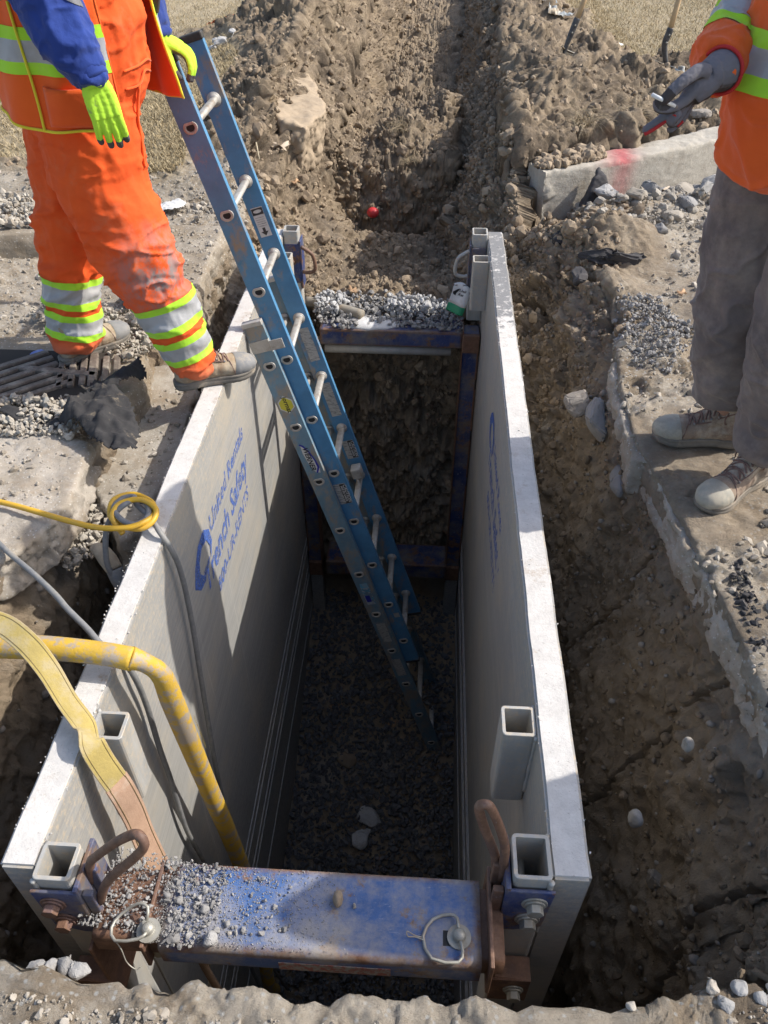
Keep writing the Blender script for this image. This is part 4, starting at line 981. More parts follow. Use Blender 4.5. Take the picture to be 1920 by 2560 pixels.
# kerbs
def kerb(name, line, w, z0, z1, label, step=.01, front_sign=1, bat=.02, round_=.02):
    L = catmull([(a, b, 0) for a, b in line], 40); d = np.diff(L, axis=0); s = np.concatenate([[0], np.cumsum(np.linalg.norm(d, axis=1))])
    t = np.arange(0, s[-1], step*1.4); X_ = np.interp(t, s, L[:, 0]); Y_ = np.interp(t, s, L[:, 1]); T = np.stack([np.gradient(X_), np.gradient(Y_)], 1); T /= np.linalg.norm(T, axis=1, keepdims=True); Nn = np.stack([-T[:, 1], T[:, 0]], 1)
    pr = [(-bat, z0)]+[(-bat+bat*(zz-z0)/(z1-z0), zz) for zz in np.arange(z0+step, z1-round_, step)]+[(round_*(1-math.cos(a)), z1-round_+round_*math.sin(a)) for a in (.3, .7, 1.1, 1.57)]+[(ww, z1) for ww in np.arange(round_+step, w-.01, step)]+[(w-.003, z1-.004), (w, z1-.02)]+[(w, zz) for zz in np.arange(z1-.04, z0, -.03)]+[(w, z0)]
    V = np.array([[(X_[i]+Nn[i, 0]*a, Y_[i]+Nn[i, 1]*a, z) for a, z in pr] for i in range(len(t))]); nr, nc = V.shape[:2]
    idx = np.arange(nr*nc).reshape(nr, nc); F = np.stack([idx[:-1, :-1], idx[1:, :-1], idx[1:, 1:], idx[:-1, 1:]], -1).reshape(-1, 4)
    # end caps as grids
    Vf = V.reshape(-1, 3); me = np_mesh(name, Vf, F, True)
    bm = bmesh.new(); bm.from_mesh(me); bm.verts.ensure_lookup_table()
    for r_ in (0, nr-1):
        f = bm.faces.new([bm.verts[int(q)] for q in (idx[r_] if r_ else idx[r_][::-1])]); bmesh.ops.triangulate(bm, faces=[f])
    bm.normal_update(); bm.to_mesh(me); bm.free()
    co, no = mesh_arrays(me); st = np.repeat(t, nc)[:len(co)]
    endm = np.exp(-(st/.06)**2)
    co += no*(.0030*fbm(co*[1, 1, 6], 14, 4, 3, .6)+.022*endm*(chunks(co, 11, 6)-.3)+.006*np.exp(-((co[:, 2]-z1)/.02)**2)*np.minimum(0, fbm(co, 11, 4, 8)*3)+.002*fbm(co, 50, 3, 4))[:, None]; set_co(me, co)
    return me, co, st
kk = concrete('kerb_concrete', (.45, .42, .36), (.33, .30, .25), (.33, .26, .18), (.54, .68))
red = kk.attr('paint'); base_link = kk.b.inputs['Base Color'].links[0].from_socket
kk.color(kk.mix(kk.math('MULTIPLY', red, kk.ramp(kk.noise(30, 5, .7, off=9.), .15, .45)), base_link, (.40, .12, .12)))
kk.bump(kk.noise(24, 6, .7, (1, 1, 9)), .5, .004)
me, co, st = kerb('kerb', [(.600, 4.335), (.86, 4.46), (1.29, 4.715), (1.72, 5.03), (2.3, 5.47), (3.1, 6.1)], .17, -.30, .155, '')
pt = np.exp(-((co[:, 0]-(1.06+.10*(co[:, 2]-.1)))/.065)**2)*sstep(-.2, -.05, co[:, 2]+.02*fbm(co, 20, 2, 4))
pt += .8*np.exp(-((co[:, 0]-1.02)/.10)**2)*(np.abs(co[:, 2]-.145) < .02); add_attr(me, 'paint', np.clip(pt*.6, 0, 1))
o = link_mesh('kerb', me, kk.m); tagp(o, 'cut concrete kerb with a red paint mark, behind the rubble on the right', 'kerb')
me, co, st = kerb('kerb', [(-3.4, 3.30), (-2.3, 3.42), (-1.95, 3.50), (-1.66, 3.60)], .45, -.10, .10, ''); add_attr(me, 'paint', np.zeros(len(co)))
co += .02*np.stack([fbm(co, 5, 3, 1), fbm(co, 5, 3, 2), fbm(co, 5, 3, 3)], 1); set_co(me, co)
tagp(link_mesh('kerb', me, M_conc_dirty), 'gravel covered kerb chunk at the left edge behind the worker in orange', 'kerb')
slab('kerb', [(-1.30, 3.06), (-.985, 3.06), (-1.01, 3.5), (-1.02, 3.86), (-1.33, 3.86)], -.48, .02, M_conc_dirty, 'square cut kerb end standing behind the front leg of the worker in orange', 'kerb', disp=.008, vox=.013)
# gravel heaps as stuff
def area(poly, n, seed, z=None, zt=0.0):
    r = np.random.default_rng(seed); lo = np.min(poly, 0); hi = np.max(poly, 0); P_ = r.uniform(lo, hi, (n*4, 2)); P_ = P_[poly_inside(P_, poly)][:n]
    return [(a, b, (gz(a, b) if z is None else z)+(r.random()**2)*zt) for a, b in P_]
p = area([(-2.5, 3.45), (-1.7, 3.6), (-1.7, 3.95), (-2.5, 3.85)], 1300, 61, z=.10, zt=.03)
scatter('kerb_gravel', p, lognorm(len(p), .012, .45, 62, .005, .03), HULL, M_gravel_tan, 63, label='loose gravel heaped on the kerb chunk at the far left', cat='gravel')
p = area([(-.60, 3.80), (-.42, 3.70), (-.30, 3.76), (.20, 3.72), (.20, 3.95), (-.1, 4.10), (-.60, 4.08)], 1500, 64, z=-.468, zt=.035)
scatter('spreader_gravel', p, lognorm(len(p), .0085, .55, 65, .003, .026), HULL, M_rubble, 66, label='grey crushed stone heaped over the far spreader', cat='gravel')
p = area([(-.60, 3.84), (-.44, 3.84), (-.42, 3.98), (-.6, 4.0)], 240, 164, z=-.445, zt=.06)+area([(-.22, 3.84), (.02, 3.84), (.02, 3.98), (-.20, 3.98)], 300, 165, z=-.445, zt=.06)+area([(.02, 3.88), (.18, 3.88), (.18, 3.98), (.04, 3.98)], 160, 166, z=-.445, zt=.04)
scatter('spreader_gravel', p, lognorm(len(p), .016, .3, 167, .010, .028), HULL, M_gravel, 166, label='coarser stones piled along the back of the far spreader', cat='gravel')
k = NT('white_dust', .95); k.color(k.mix(k.noise(30), (.50, .50, .49), (.62, .62, .60))); k.bump(k.noise(60, 6, .7), .5, .006); M_dustw = k.m
bm = bmesh.new(); bmesh.ops.create_uvsphere(bm, u_segments=40, v_segments=12, radius=1); bmesh.ops.scale(bm, verts=bm.verts, vec=(.17, .075, .028)); bmesh.ops.translate(bm, verts=bm.verts, vec=(-.30, 3.80, -.470))
o = bm_obj('cement_dust', bm, M_dustw, None, True); displace(o.data, .012, 22, 3); tagp(o, 'pale cement dust heap spilled on the far spreader', 'dust', kind='stuff')
p = area([(-.66, .60), (-.44, .58), (-.44, .74), (-.62, .76)], 1500, 67, z=-.130, zt=.006)+area([(-.48, .565), (-.40, .57), (-.36, .73), (-.47, .735)], 800, 68, z=-.124, zt=.005)+area([(-.42, .57), (-.22, .60), (-.22, .70), (-.38, .73)], 160, 69, z=-.124, zt=.002)
scatter('beam_rubble', p, lognorm(len(p), .0022, .62, 70, .0008, .009), HULL, M_rubble, 71, label='grey rubble and grit lying on the left end of the near spreader', cat='rubble')
n = 5000; r = np.random.default_rng(9); bx = -.50+.42*r.beta(1, 2.2, n); p = np.stack([bx, r.uniform(.572, .732, n), np.full(n, -.1248)], 1)
scatter('beam_grit', p, lognorm(len(p), .0011, .45, 72, .0005, .003), HULL, M_rubble, 73, label='fine grit dusted over the near blue spreader', cat='grit', sink=.3)
p = area([(.80, 2.66), (.92, 2.60), (1.08, 2.85), (1.02, 3.25), (.84, 3.3), (.78, 2.95)], 1500, 74, zt=.02)
scatter('lip_gravel', p, lognorm(len(p), .0055, .6, 75, .002, .018), HULL, M_rubble, 76, label='grey gravel spilled down the right bank beside the worker in grey trousers', cat='gravel')
p = area([(-1.45, 2.04), (-1.16, 2.04), (-1.1, 2.16), (-1.2, 2.28), (-1.55, 2.24)], 650, 77, z=.01, zt=.02)+area([(-1.25, 2.62), (-1.10, 2.55), (-1.02, 2.7), (-1.05, 2.95), (-1.3, 2.95), (-1.6, 3.1), (-1.65, 2.9)], 900, 78, z=0., zt=.02)
scatter('slab_gravel', p, lognorm(len(p), .010, .45, 79, .004, .026), HULL, M_gravel_tan, 80, label='dusty gravel around the drain grate and the torn black fabric', cat='gravel')
p = area([(-1.10, 1.98), (-1.0, 1.86), (-1.0, 1.72), (-1.08, 1.64), (-1.12, 1.7)], 500, 81, z=-.20, zt=.05)
scatter('gap_gravel', p, lognorm(len(p), .010, .5, 82, .004, .026), HULL, M_gravel_tan, 83, label='gravel spilled between the broken left slab and the basin wall', cat='gravel')
k = stone_mat('asphalt_crumbs', [(.03, .03, .033), (.075, .07, .07), (.10, .09, .08)]); M_asph = k
p = area([(.86, 1.55), (.84, 1.2), (.86, .7), (.93, .7), (.93, 1.3), (.90, 1.6)], 1100, 84, z=-.012, zt=.012)
scatter('asphalt_crumbs', p, lognorm(len(p), .006, .55, 85, .002, .016), HULL, M_asph, 86, label='crumbled black asphalt along the right slab edge', cat='asphalt')
p = area([(-.75, .44), (-.3, .41), (.5, .44), (.72, .54), (.72, .40), (-.75, .36)], 1500, 87, zt=.004)
scatter('bank_gravel', p, lognorm(len(p), .0026, .75, 88, .0010, .014), HULL, M_road_stone, 89, label='fine pebbles on the dusty near bank in the foreground', cat='gravel', sink=.35)

p = area([(-1.12, 1.98), (-1.09, 1.75), (-1.12, 1.58), (-1.3, 1.42), (-1.9, 1.35), (-1.9, 2.05)], 900, 181, z=.006)+area([(-1.16, 2.1), (-1.0, 1.9), (-.90, 1.85), (-.89, 2.5), (-1.0, 2.7)], 260, 182, z=-.142)+area([(-1.3, 3.1), (-1.0, 3.1), (-1.03, 3.8), (-1.3, 3.8)], 500, 183, z=.022)
scatter('slab_grit', p, lognorm(len(p), .0035, .7, 184, .001, .016), HULL+CLOD, M_road_stone, 185, label='grit and small stones lying on the left broken slabs', cat='grit', sink=.3)
# individually countable rocks ---------------------------------------
def rock(name, c, size, mat, label, cat='rock', seed=1, amp=.10, group=None, sub=3, hull=True, yaw=0, tilt=(0, 0)):
    r = np.random.default_rng(seed)
    bm = bmesh.new()
    if hull:
        v = r.normal(size=(20, 3)); v /= np.linalg.norm(v, axis=1, keepdims=True); v *= r.uniform(.8, 1, (20, 1))
        for q in v: bm.verts.new(q)
        res = bmesh.ops.convex_hull(bm, input=bm.verts[:]); bmesh.ops.delete(bm, geom=[g for g in res['geom_unused'] if isinstance(g, bmesh.types.BMVert)], context='VERTS')
        bmesh.ops.bevel(bm, geom=bm.edges[:], offset=.06, segments=2, affect='EDGES'); bmesh.ops.triangulate(bm, faces=bm.faces[:])
        bmesh.ops.subdivide_edges(bm, edges=bm.edges[:], cuts=2, use_grid_fill=True)
    else: bmesh.ops.create_icosphere(bm, subdivisions=sub+1, radius=1)
    bmesh.ops.scale(bm, verts=bm.verts, vec=[s/2 for s in size])
    bmesh.ops.rotate(bm, verts=bm.verts, cent=(0, 0, 0), matrix=Matrix.Rotation(yaw, 3, 'Z') @ Matrix.Rotation(tilt[0], 3, 'X') @ Matrix.Rotation(tilt[1], 3, 'Y')); bmesh.ops.translate(bm, verts=bm.verts, vec=c)
    me = bpy.data.meshes.new(name); bm.normal_update(); bm.to_mesh(me); bm.free()
    for p_ in me.polygons: p_.use_smooth = not hull
    m = max(size); displace(me, m*amp, 2.2/m, seed, 4); add_attr(me, 'shade', np.full(len(me.vertices), r.random()))
    return tagp(link_mesh(name, me, mat), label, cat, group)
M_limestone = stone_mat('pale_limestone', [(.30, .295, .285), (.40, .39, .375), (.25, .235, .21)])
M_white = stone_mat('white_stone', [(.46, .455, .44), (.56, .55, .535), (.36, .33, .28)])
rock('rock', (-.235, 2.39, -3.10), (.19, .15, .11), M_white, 'larger grey angular rock on the dark gravel bed in the trench', seed=3, yaw=-.5)
rock('rock', (-.275, 2.25, -3.10), (.16, .15, .10), M_white, 'smaller grey angular rock touching the larger one on the trench floor', seed=8, yaw=.6)
rock('clay_lump', (-.52, 2.42, -3.15), (.16, .13, .06), M_clod, 'brown clay lump on the gravel bed left of the two grey rocks', 'clay lump', 5, hull=False, amp=.3)
rock('clay_lump', (-.40, 2.75, -3.03), (.14, .12, .05), M_clod, 'flat brown clay smear further back on the gravel bed', 'clay lump', 6, hull=False, amp=.3)
_o = slab('soil_slab', [(-1.24, 6.30), (-1.0, 6.32), (-.84, 5.9), (-.70, 5.38), (-.78, 4.98), (-.92, 4.98), (-1.08, 5.22), (-1.20, 5.75)], -.10, .215, stone_mat('dry_crust', [(.34, .265, .18), (.40, .315, .22), (.24, .185, .125)]), 'large flat slab of dried tan soil on the left trench shoulder', 'soil slab', disp=.03, freq=9, vox=.014, tilt=(0, .18), chip=.03); add_attr(_o.data, 'shade', np.full(len(_o.data.vertices), .4))
rock('rock', (-1.62, 7.5, .10), (.30, .22, .20), M_white, 'white boulder half buried in soil beyond the ladder top', seed=14, hull=False, amp=.12)
for i, (x, y, s) in enumerate([(-1.78, 7.2, .09), (-1.70, 7.05, .12), (-1.86, 7.05, .06), (-1.60, 7.0, .07), (-1.75, 6.92, .08), (-1.66, 6.86, .14)]):
    rock('rock', (x, y, gz(x, y)+s*.2), (s, s*.8, s*.6), M_white, ['small white stone highest in the cluster below the white boulder', 'mid sized white stone inside the cluster below the white boulder', 'leftmost small white stone of the cluster below the white boulder', 'rightmost small white stone of the cluster below the white boulder', 'white stone low in the cluster below the white boulder', 'flat pale triangular stone lowest in the cluster below the white boulder'][i], seed=20+i, group='white stones near the ladder top')
# rocks along the right kerb foot and banks
RK = [(1.50, 4.66, .12, 'pale upright stone at the kerb foot left of the grey trousers'), (1.41, 4.55, .14, 'brown rounded stone at the kerb foot between paler ones'), (1.30, 4.45, .10, 'small grey stone at the kerb foot right of the red paint'),
      (1.16, 4.30, .15, 'grey blocky stone in the rubble below the kerb'), (1.06, 4.16, .13, 'tan broken stone in the rubble below the red paint'), (1.32, 4.18, .12, 'grey flat stone in the rubble nearer the grey trousers'), (1.22, 4.02, .10, 'small flat stone low in the kerb rubble'), (1.44, 4.33, .12, 'angular stone nearest the grey trousers in the kerb rubble'), (1.12, 3.82, .09, 'lone stone right of the black asphalt chunk')]
for i, (x, y, s, lb) in enumerate(RK): rock('rock', (x, y, gz(x, y)+s*.15), (s*1.2, s, s*.7), M_road_stone if i in (1, 4, 6) else M_rubble, lb, seed=30+i, group='rubble stones by the kerb', yaw=i)
rock('paving_chunk', (1.66, 4.62, gz(1.66, 4.62)+.03), (.30, .22, .09), M_rubble, 'flat grey broken paving piece beside the grey trousers at the kerb foot', 'paving chunk', 41)
rock('rock', (1.62, 5.30, .20), (.18, .09, .08), M_cobble, 'dark tan stone lying on the lawn edge behind the kerb under the pointing glove', seed=42)
rock('asphalt_chunk', (.87, 3.62, -.005), (.38, .15, .16), M_asph, 'wide chunk of black broken asphalt in the right bank', 'asphalt chunk', 43, amp=.16)
rock('asphalt_chunk', (.66, 3.85, -.02), (.16, .13, .12), M_asph, 'small black asphalt chunk under soil beside the far right panel corner', 'asphalt chunk', 44, amp=.16)
rock('asphalt_chunk', (.70, 3.50, -.04), (.09, .20, .10), M_asph, 'narrow black asphalt chunk below the wide one in the right bank', 'asphalt chunk', 45, amp=.16)
rock('asphalt_chunk', (.93, 4.28, .07), (.17, .13, .09), M_limestone, 'grey stone at the foot of the asphalt wedge against the kerb', 'stone', 46)
def wedge():
    bm = bmesh.new(); A = [(.73, 4.38, -.25), (1.07, 4.46, -.20), (.90, 4.44, .155), (.76, 4.22, -.25), (1.05, 4.27, -.22), (.93, 4.37, .13), (.865, 4.35, .12)]
    v = [bm.verts.new(p_) for p_ in A]; bmesh.ops.convex_hull(bm, input=v); me = remesh(bm, .008, 1); displace(me, .02, 16, 4); add_attr(me, 'shade', np.full(len(me.vertices), .6))
    tagp(link_mesh('asphalt_wedge', me, M_asph), 'pointed dark asphalt wedge leaning on the kerb left of the red paint', 'asphalt wedge')
wedge()
rock('rock', (.605, 2.62, -.16), (.12, .16, .13), M_cobble, 'dark grey stone projecting from the right wall, leftmost of a pair', seed=50)
rock('rock', (.668, 2.52, -.16), (.12, .22, .20), M_rubble, 'pale rounded rock projecting from the right wall under the slab edge', seed=51)
rock('rock', (.705, 2.20, -.20), (.07, .22, .09), M_rubble, 'grey green stone wedged under the short tilted slab edge', seed=52)
rock('rock', (.575, 1.0, -.33), (.034, .038, .058), M_limestone, 'smooth white pebble set in the right earth wall', seed=53, hull=False, amp=.14)
rock('rock', (.70, 1.0, -.66), (.075, .07, .08), M_cobble, 'round grey cobble low in the right earth wall', seed=54)
rock('rock', (.63, 1.02, -.02), (.025, .03, .045), M_cobble, 'small pale pebble high in the right earth wall', seed=55, hull=False)
BK = [(-.665, .487, .040, 'leftmost grey stone of the row at the near left bank'), (-.638, .492, .034, 'second grey stone from the left at the near left bank'), (-.612, .495, .042, 'third grey stone from the left at the near left bank'), (-.582, .487, .046, 'flat dark stone at the right end of the near left bank row'), (-.70, .470, .046, 'pale stone cluster piece at the left frame edge of the near bank'), (-.622, .442, .026, 'upright pale stone chip standing on the near left bank'), (-.672, .447, .030, 'pale chip left of the upright chip on the near bank'), (-.60, .495, .026, 'small dark stone tucked behind the near left bank row')]
for i, (x, y, s, lb) in enumerate(BK): rock('rock', (x, y-.006, -.018), (s, s*.85, s*.7), M_rubble if i < 4 or i == 7 else M_road_stone, lb, seed=60+i, group='stones on the near left bank', yaw=i)
BK = [(.562, .470, .050, 'largest white cobble on the near right bank'), (.597, .503, .042, 'white stone highest on the near right bank'), (.628, .488, .036, 'white stone right of the largest cobble on the near bank'), (.548, .500, .036, 'tan stone left of the white stones on the near right bank'), (.40, .462, .026, 'small white chip alone on the near bank edge right of centre'), (.655, .50, .040, 'greyish stone at the right frame edge of the near bank')]
for i, (x, y, s, lb) in enumerate(BK): rock('rock', (x, y+.012, .012), (s*.9, s*.8, s*.65), M_limestone if i < 3 else M_road_stone, lb, seed=70+i, group='stones on the near right bank', yaw=i)
SR = [(-.405, .640, .030, 'blocky grey stone alone on the near spreader above the rest'), (-.352, .615, .022, 'pale angular stone mid way along the near spreader'), (-.318, .606, .020, 'white stone furthest right of the rubble on the near spreader'), (-.345, .598, .014, 'tan round pebble on the near spreader'), (-.372, .600, .024, 'narrow grey stone standing on the near spreader'), (-.455, .580, .040, 'long grey shard beside the left pin on the near spreader'), (-.425, .590, .024, 'grey shard right of the long one on the near spreader'), (-.438, .568, .018, 'white chip at the front edge of the near spreader'),
      (-.462, .655, .030, 'grey rubble stone behind the left pin on the near spreader'), (-.49, .662, .022, 'small grey stone far left on the near spreader'), (-.455, .622, .020, 'small white stone behind the long shard on the near spreader'), (-.10, .665, .014, 'tan crumb near the middle of the near spreader')]
for i, (x, y, s, lb) in enumerate(SR): rock('rock', (x, y, -.125+s*.24), (s*.9, s*.7, s*.6), M_road_stone if i in (3, 11) else M_rubble, lb, seed=90+i, group='stones on the near spreader', yaw=i*.7)
rock('mud_stub', (-.135, .672, -.112), (.020, .034, .03), M_clod, 'brown mud stub standing on the middle of the near spreader', 'mud lump', 99, hull=False)
rock('nut', (-.378, .580, -.108), (.040, .036, .034), M_limestone, 'grit caked bolt head on the near spreader right of the left pin', 'bolt', 98)
rock('red_marker', (-.40, 5.50, -.52), (.085, .08, .07), simple('red_plastic', (.55, .035, .04), rough=.5, bump=0), 'bright red rounded marker half buried in the dug trench bottom', 'marker', 97, hull=False, amp=.01)

# drain grate --------------------------------------------------------
M_iron = simple('cast_iron', (.13, .105, .085), (.20, .165, .135), 40, rough=.75, metal=.2, dust=(.31, .27, .22), dustamt=(.5, .62), dscale=14)
GR = thing('drain_grate', (-1.42, 2.42, .0), 'slotted cast iron drain grate half covered in gravel in front of the worker in orange', 'drain grate')
def bar(cx, cy, L, ang, w, par, name='bar', z=.012):
    bm = bmesh.new(); box(bm, -L/2, L/2, -w/2, w/2, -.030, 0, Matrix.Translation((cx, cy, z)) @ Matrix.Rotation(ang, 4, 'Z')); bmesh.ops.recalc_face_normals(bm, faces=bm.faces[:]); bm_obj(name, bm, M_iron, par, bevel=.004)
a1, a2 = math.atan2(.13, .15), math.atan2(-.16, .045)
for i in range(6):
    t = i-2.5; cx, cy = -1.47-math.sin(a1)*t*.052, 2.415+math.cos(a1)*t*.052; bar(cx, cy, .27, a1, .026, GR)
for i in range(6):
    cx = -1.345+i*.030*1.3; cy = 2.445+i*.010; bar(cx, cy, .19, a2, .024, GR)
for (cx, cy, L, an) in ((-1.36, 2.46, .30, a1+math.pi/2*0+2.32), (-1.60, 2.36, .36, a1+math.pi/2), (-1.235, 2.48, .24, a2)):
    bar(cx, cy, L, an, .030, GR, 'frame_bar', .014)
k = NT('grate_void', 1); k.color((.035, .03, .025)); bm = bmesh.new(); box(bm, -1.68, -1.20, 2.28, 2.62, -.02, .0002); bm_obj('grate_pit', bm, k.m, GR)

# torn black fabric --------------------------------------------------
def cloth(name, poly, zf, mat, label, cat, seed=1, step=.007, amp=.02, th=.003, parent=None):
    lo = np.min(poly, 0); hi = np.max(poly, 0); nx, ny = int((hi[0]-lo[0])/step)+1, int((hi[1]-lo[1])/step)+1
    X_, Y_ = np.meshgrid(np.linspace(lo[0], hi[0], nx), np.linspace(lo[1], hi[1], ny)); P_ = np.stack([X_.ravel(), Y_.ravel()], 1)
    Pj = P_+np.stack([.018*fbm(np.c_[P_, P_[:, 0]*0], 16, 4, 1), .018*fbm(np.c_[P_, P_[:, 0]*0], 16, 4, 2)], 1); ins = poly_inside(Pj, poly).reshape(ny, nx)
    Z_ = np.array([zf(a, b) for a, b in P_])+amp*fbm(np.c_[P_*[1, .7], P_[:, 0]*0], 9, 4, seed, .55, True)+amp*.5*fbm(np.c_[P_, P_[:, 0]*0], 22, 3, seed+5)
    idx = np.arange(nx*ny).reshape(ny, nx); F = np.stack([idx[:-1, :-1], idx[:-1, 1:], idx[1:, 1:], idx[1:, :-1]], -1)[(ins[:-1, :-1] & ins[1:, 1:] & ins[:-1, 1:] & ins[1:, :-1])]
    u, inv = np.unique(F, return_inverse=True); V = np.c_[P_, Z_][u]; me = np_mesh(name, V, inv.reshape(-1, 4), True)
    o = link_mesh(name, me, mat, parent); m = o.modifiers.new('s', 'SOLIDIFY'); m.thickness = th
    if parent is None: tagp(o, label, cat)
    return o
M_felt = simple('black_geotextile', (.022, .022, .024), (.040, .039, .040), 30, rough=.95, bump=.5, bscale=300, dust=(.21, .175, .125), dustamt=(.57, .66), dscale=9)
def cz(x, y): return .055+.035*math.sin((x+1.2)*16)*math.cos((y-2.2)*9)-.32*max(0, x+1.02)-.10*max(0, 2.05-y)
cloth('torn_fabric', [(-1.20, 2.06), (-1.15, 2.06), (-1.06, 1.98), (-.95, 1.925), (-.90, 1.965), (-.93, 2.10), (-.99, 2.20), (-1.02, 2.23), (-1.06, 2.235), (-1.12, 2.20), (-1.19, 2.16)], cz, M_felt, 'torn black geotextile flap hanging over the basin edge, the nearer piece', 'fabric', 2, amp=.05)
def cz2(x, y): return .035+.05*math.exp(-((x+1.06-(y-2.35)*.5)/.05)**2)
cloth('torn_fabric', [(-1.20, 2.27), (-1.13, 2.22), (-1.07, 2.26), (-1.03, 2.32), (-.995, 2.39), (-1.03, 2.45), (-1.10, 2.43), (-1.16, 2.36)], cz2, M_felt, 'torn black geotextile lobe folded over the drain grate end, the farther piece', 'fabric', 6, amp=.045)
def cz3(x, y): return .022+.02*math.sin(x*30)
cloth('torn_fabric', [(-1.62, 2.20), (-1.42, 2.19), (-1.27, 2.13), (-1.20, 2.10), (-1.22, 2.06), (-1.36, 2.10), (-1.50, 2.155), (-1.62, 2.17)], cz3, M_felt, 'thin black fabric strip under the gravel left of the torn flaps', 'fabric', 9, amp=.012)
# cords, cable, hose, sling -----------------------------------------
def cord(name, pts, r, mat, label, cat, sub=10, n=10):
    bm = bmesh.new(); tube(bm, pts, r, n, sub); return tagp(bm_obj(name, bm, mat, None, True), label, cat)
M_ycord = simple('yellow_rubber', (.70, .40, .02), (.60, .36, .05), 30, rough=.5, dust=(.45, .36, .22), dustamt=(.6, .75))
M_gcord = simple('grey_cable_jacket', (.15, .155, .16), (.22, .22, .215), 40, rough=.6, dust=(.30, .28, .24), dustamt=(.55, .7))
cord('electrical_lead', [(-1.75, 1.86, .03), (-1.5, 1.76, .03), (-1.23, 1.69, .032), (-1.12, 1.655, .035), (-.99, 1.61, .04), (-.90, 1.585, .045), (-.82, 1.585, .05), (-.775, 1.615, .05), (-.765, 1.66, .04), (-.79, 1.715, .035), (-.85, 1.735, .045), (-.895, 1.70, .05), (-.89, 1.645, .035), (-.84, 1.61, .03), (-.785, 1.60, .035), (-.757, 1.625, .045), (-.76, 1.665, .055), (-.81, 1.69, .065), (-.865, 1.67, .062), (-.875, 1.625, .05), (-.84, 1.59, .02)], .0085, M_ycord,
     'bright yellow lead looped in a knot over the left panel edge', 'power lead')
CB = cord('power_cable', [(-.895, 1.575, -.17), (-.915, 1.59, -.10), (-.905, 1.63, -.0), (-.865, 1.655, .055), (-.83, 1.70, .062), (-.865, 1.70, .058), (-.88, 1.66, .055), (-.845, 1.615, .052), (-.80, 1.60, .05), (-.775, 1.64, .048), (-.80, 1.70, .045), (-.83, 1.70, .04), (-.775, 1.65, .032), (-.735, 1.60, .022), (-.708, 1.585, -.03), (-.702, 1.60, -.15), (-.703, 1.592, -.36), (-.702, 1.555, -.58), (-.704, 1.525, -.82), (-.705, 1.50, -1.02), (-.700, 1.47, -1.25), (-.69, 1.42, -1.8), (-.66, 1.40, -2.6), (-.60, 1.42, -3.14)], .0085, M_gcord,
     'grey power cable knotted with the yellow cord and hanging down inside the left panel', 'power cable')
cord('power_cable', [(-1.6, 1.84, .04), (-1.38, 1.70, .03), (-1.16, 1.515, .025), (-1.02, 1.40, .045), (-.93, 1.325, .05), (-.88, 1.28, .045), (-.82, 1.235, .03), (-.77, 1.195, .014), (-.722, 1.178, -.02), (-.705, 1.18, -.10), (-.706, 1.19, -.24), (-.705, 1.18, -.42), (-.704, 1.18, -.58), (-.702, 1.17, -.74), (-.703, 1.172, -.90), (-.70, 1.20, -1.15), (-.70, 1.215, -1.34), (-.68, 1.22, -1.9), (-.62, 1.25, -3.14)], .0080, M_gcord,
     'grey cable crossing the gap and running under the yellow hose down the left panel', 'power cable')
cord('power_cable', [(-1.62, 1.84, .03), (-1.52, 1.80, .025), (-1.40, 1.825, .02), (-1.345, 1.86, .02), (-1.36, 1.91, .02), (-1.45, 1.93, .02), (-1.6, 1.92, .02)], .011, M_gcord, 'short grey cable loop at the left frame edge on the broken slab', 'power cable')
PG = thing('cable_plug', (-.90, 1.60, -.20), 'dusty yellow and black cable plug dangling in the gap under the cord knot', 'plug')
bm = bmesh.new(); tube(bm, [(-.985, 1.655, -.105), (-.96, 1.65, -.105), (-.93, 1.625, -.12), (-.905, 1.60, -.14)], [.014, .024, .029, .026], 12, 5, (1.0, .55)); bm_obj('plug_body', bm, simple('grimy_yellow', (.42, .36, .26), (.30, .25, .18), 40), PG, True)
bm = bmesh.new(); tube(bm, [(-.905, 1.60, -.14), (-.893, 1.585, -.165), (-.885, 1.572, -.195)], [.025, .024, .018], 14, 5); bm_obj('plug_cap', bm, M_gcord, PG, True)
M_hose = simple('yellow_suction_hose', (.60, .38, .035), (.50, .32, .05), 14, rough=.65, bump=.5, bscale=160, dust=(.36, .30, .23), dustamt=(.48, .57), dscale=20)
HS = cord('suction_hose', [(-1.7, 1.19, .05), (-1.3, 1.155, .055), (-1.05, 1.145, .058), (-.87, 1.142, .062), (-.74, 1.135, .060), (-.665, 1.130, .050)], [.031, .031, .030, .029, .028, .029], M_hose, 'dirty yellow hose kinked over the left panel edge and hanging into the trench', 'hose', 8, 18)
bm = bmesh.new(); tube(bm, [(-.672, 1.130, .055), (-.640, 1.135, .030), (-.618, 1.150, -.035), (-.618, 1.165, -.17), (-.622, 1.20, -.44), (-.624, 1.24, -.76), (-.624, 1.285, -1.13), (-.625, 1.325, -1.57), (-.63, 1.33, -2.1), (-.63, 1.29, -2.7), (-.66, 1.40, -3.10)], [.029, .023, .026, .030, .030, .030, .030, .030, .030, .030, .030], 18, 8)
o = bm_obj('hose_drop', bm, M_hose, HS, True)
text_mesh('BLUE MINI-LINE  2 INCH', .018, Matrix(((0, -.25, .97, -.5935), (.12, .96, .25, 1.205), (-.99, .10, 0, -.30), (0, 0, 0, 1))), simple('olive_print', (.20, .15, .03), bump=0), HS, bold=.0003)
bpy.data.objects.remove(bpy.data.objects['lettering.006']) if False else None
M_web = simple('yellow_webbing', (.40, .31, .10), (.33, .26, .09), 20, rough=.95, bump=.6, bscale=160, dust=(.40, .34, .22), dustamt=(.45, .65), dscale=10)
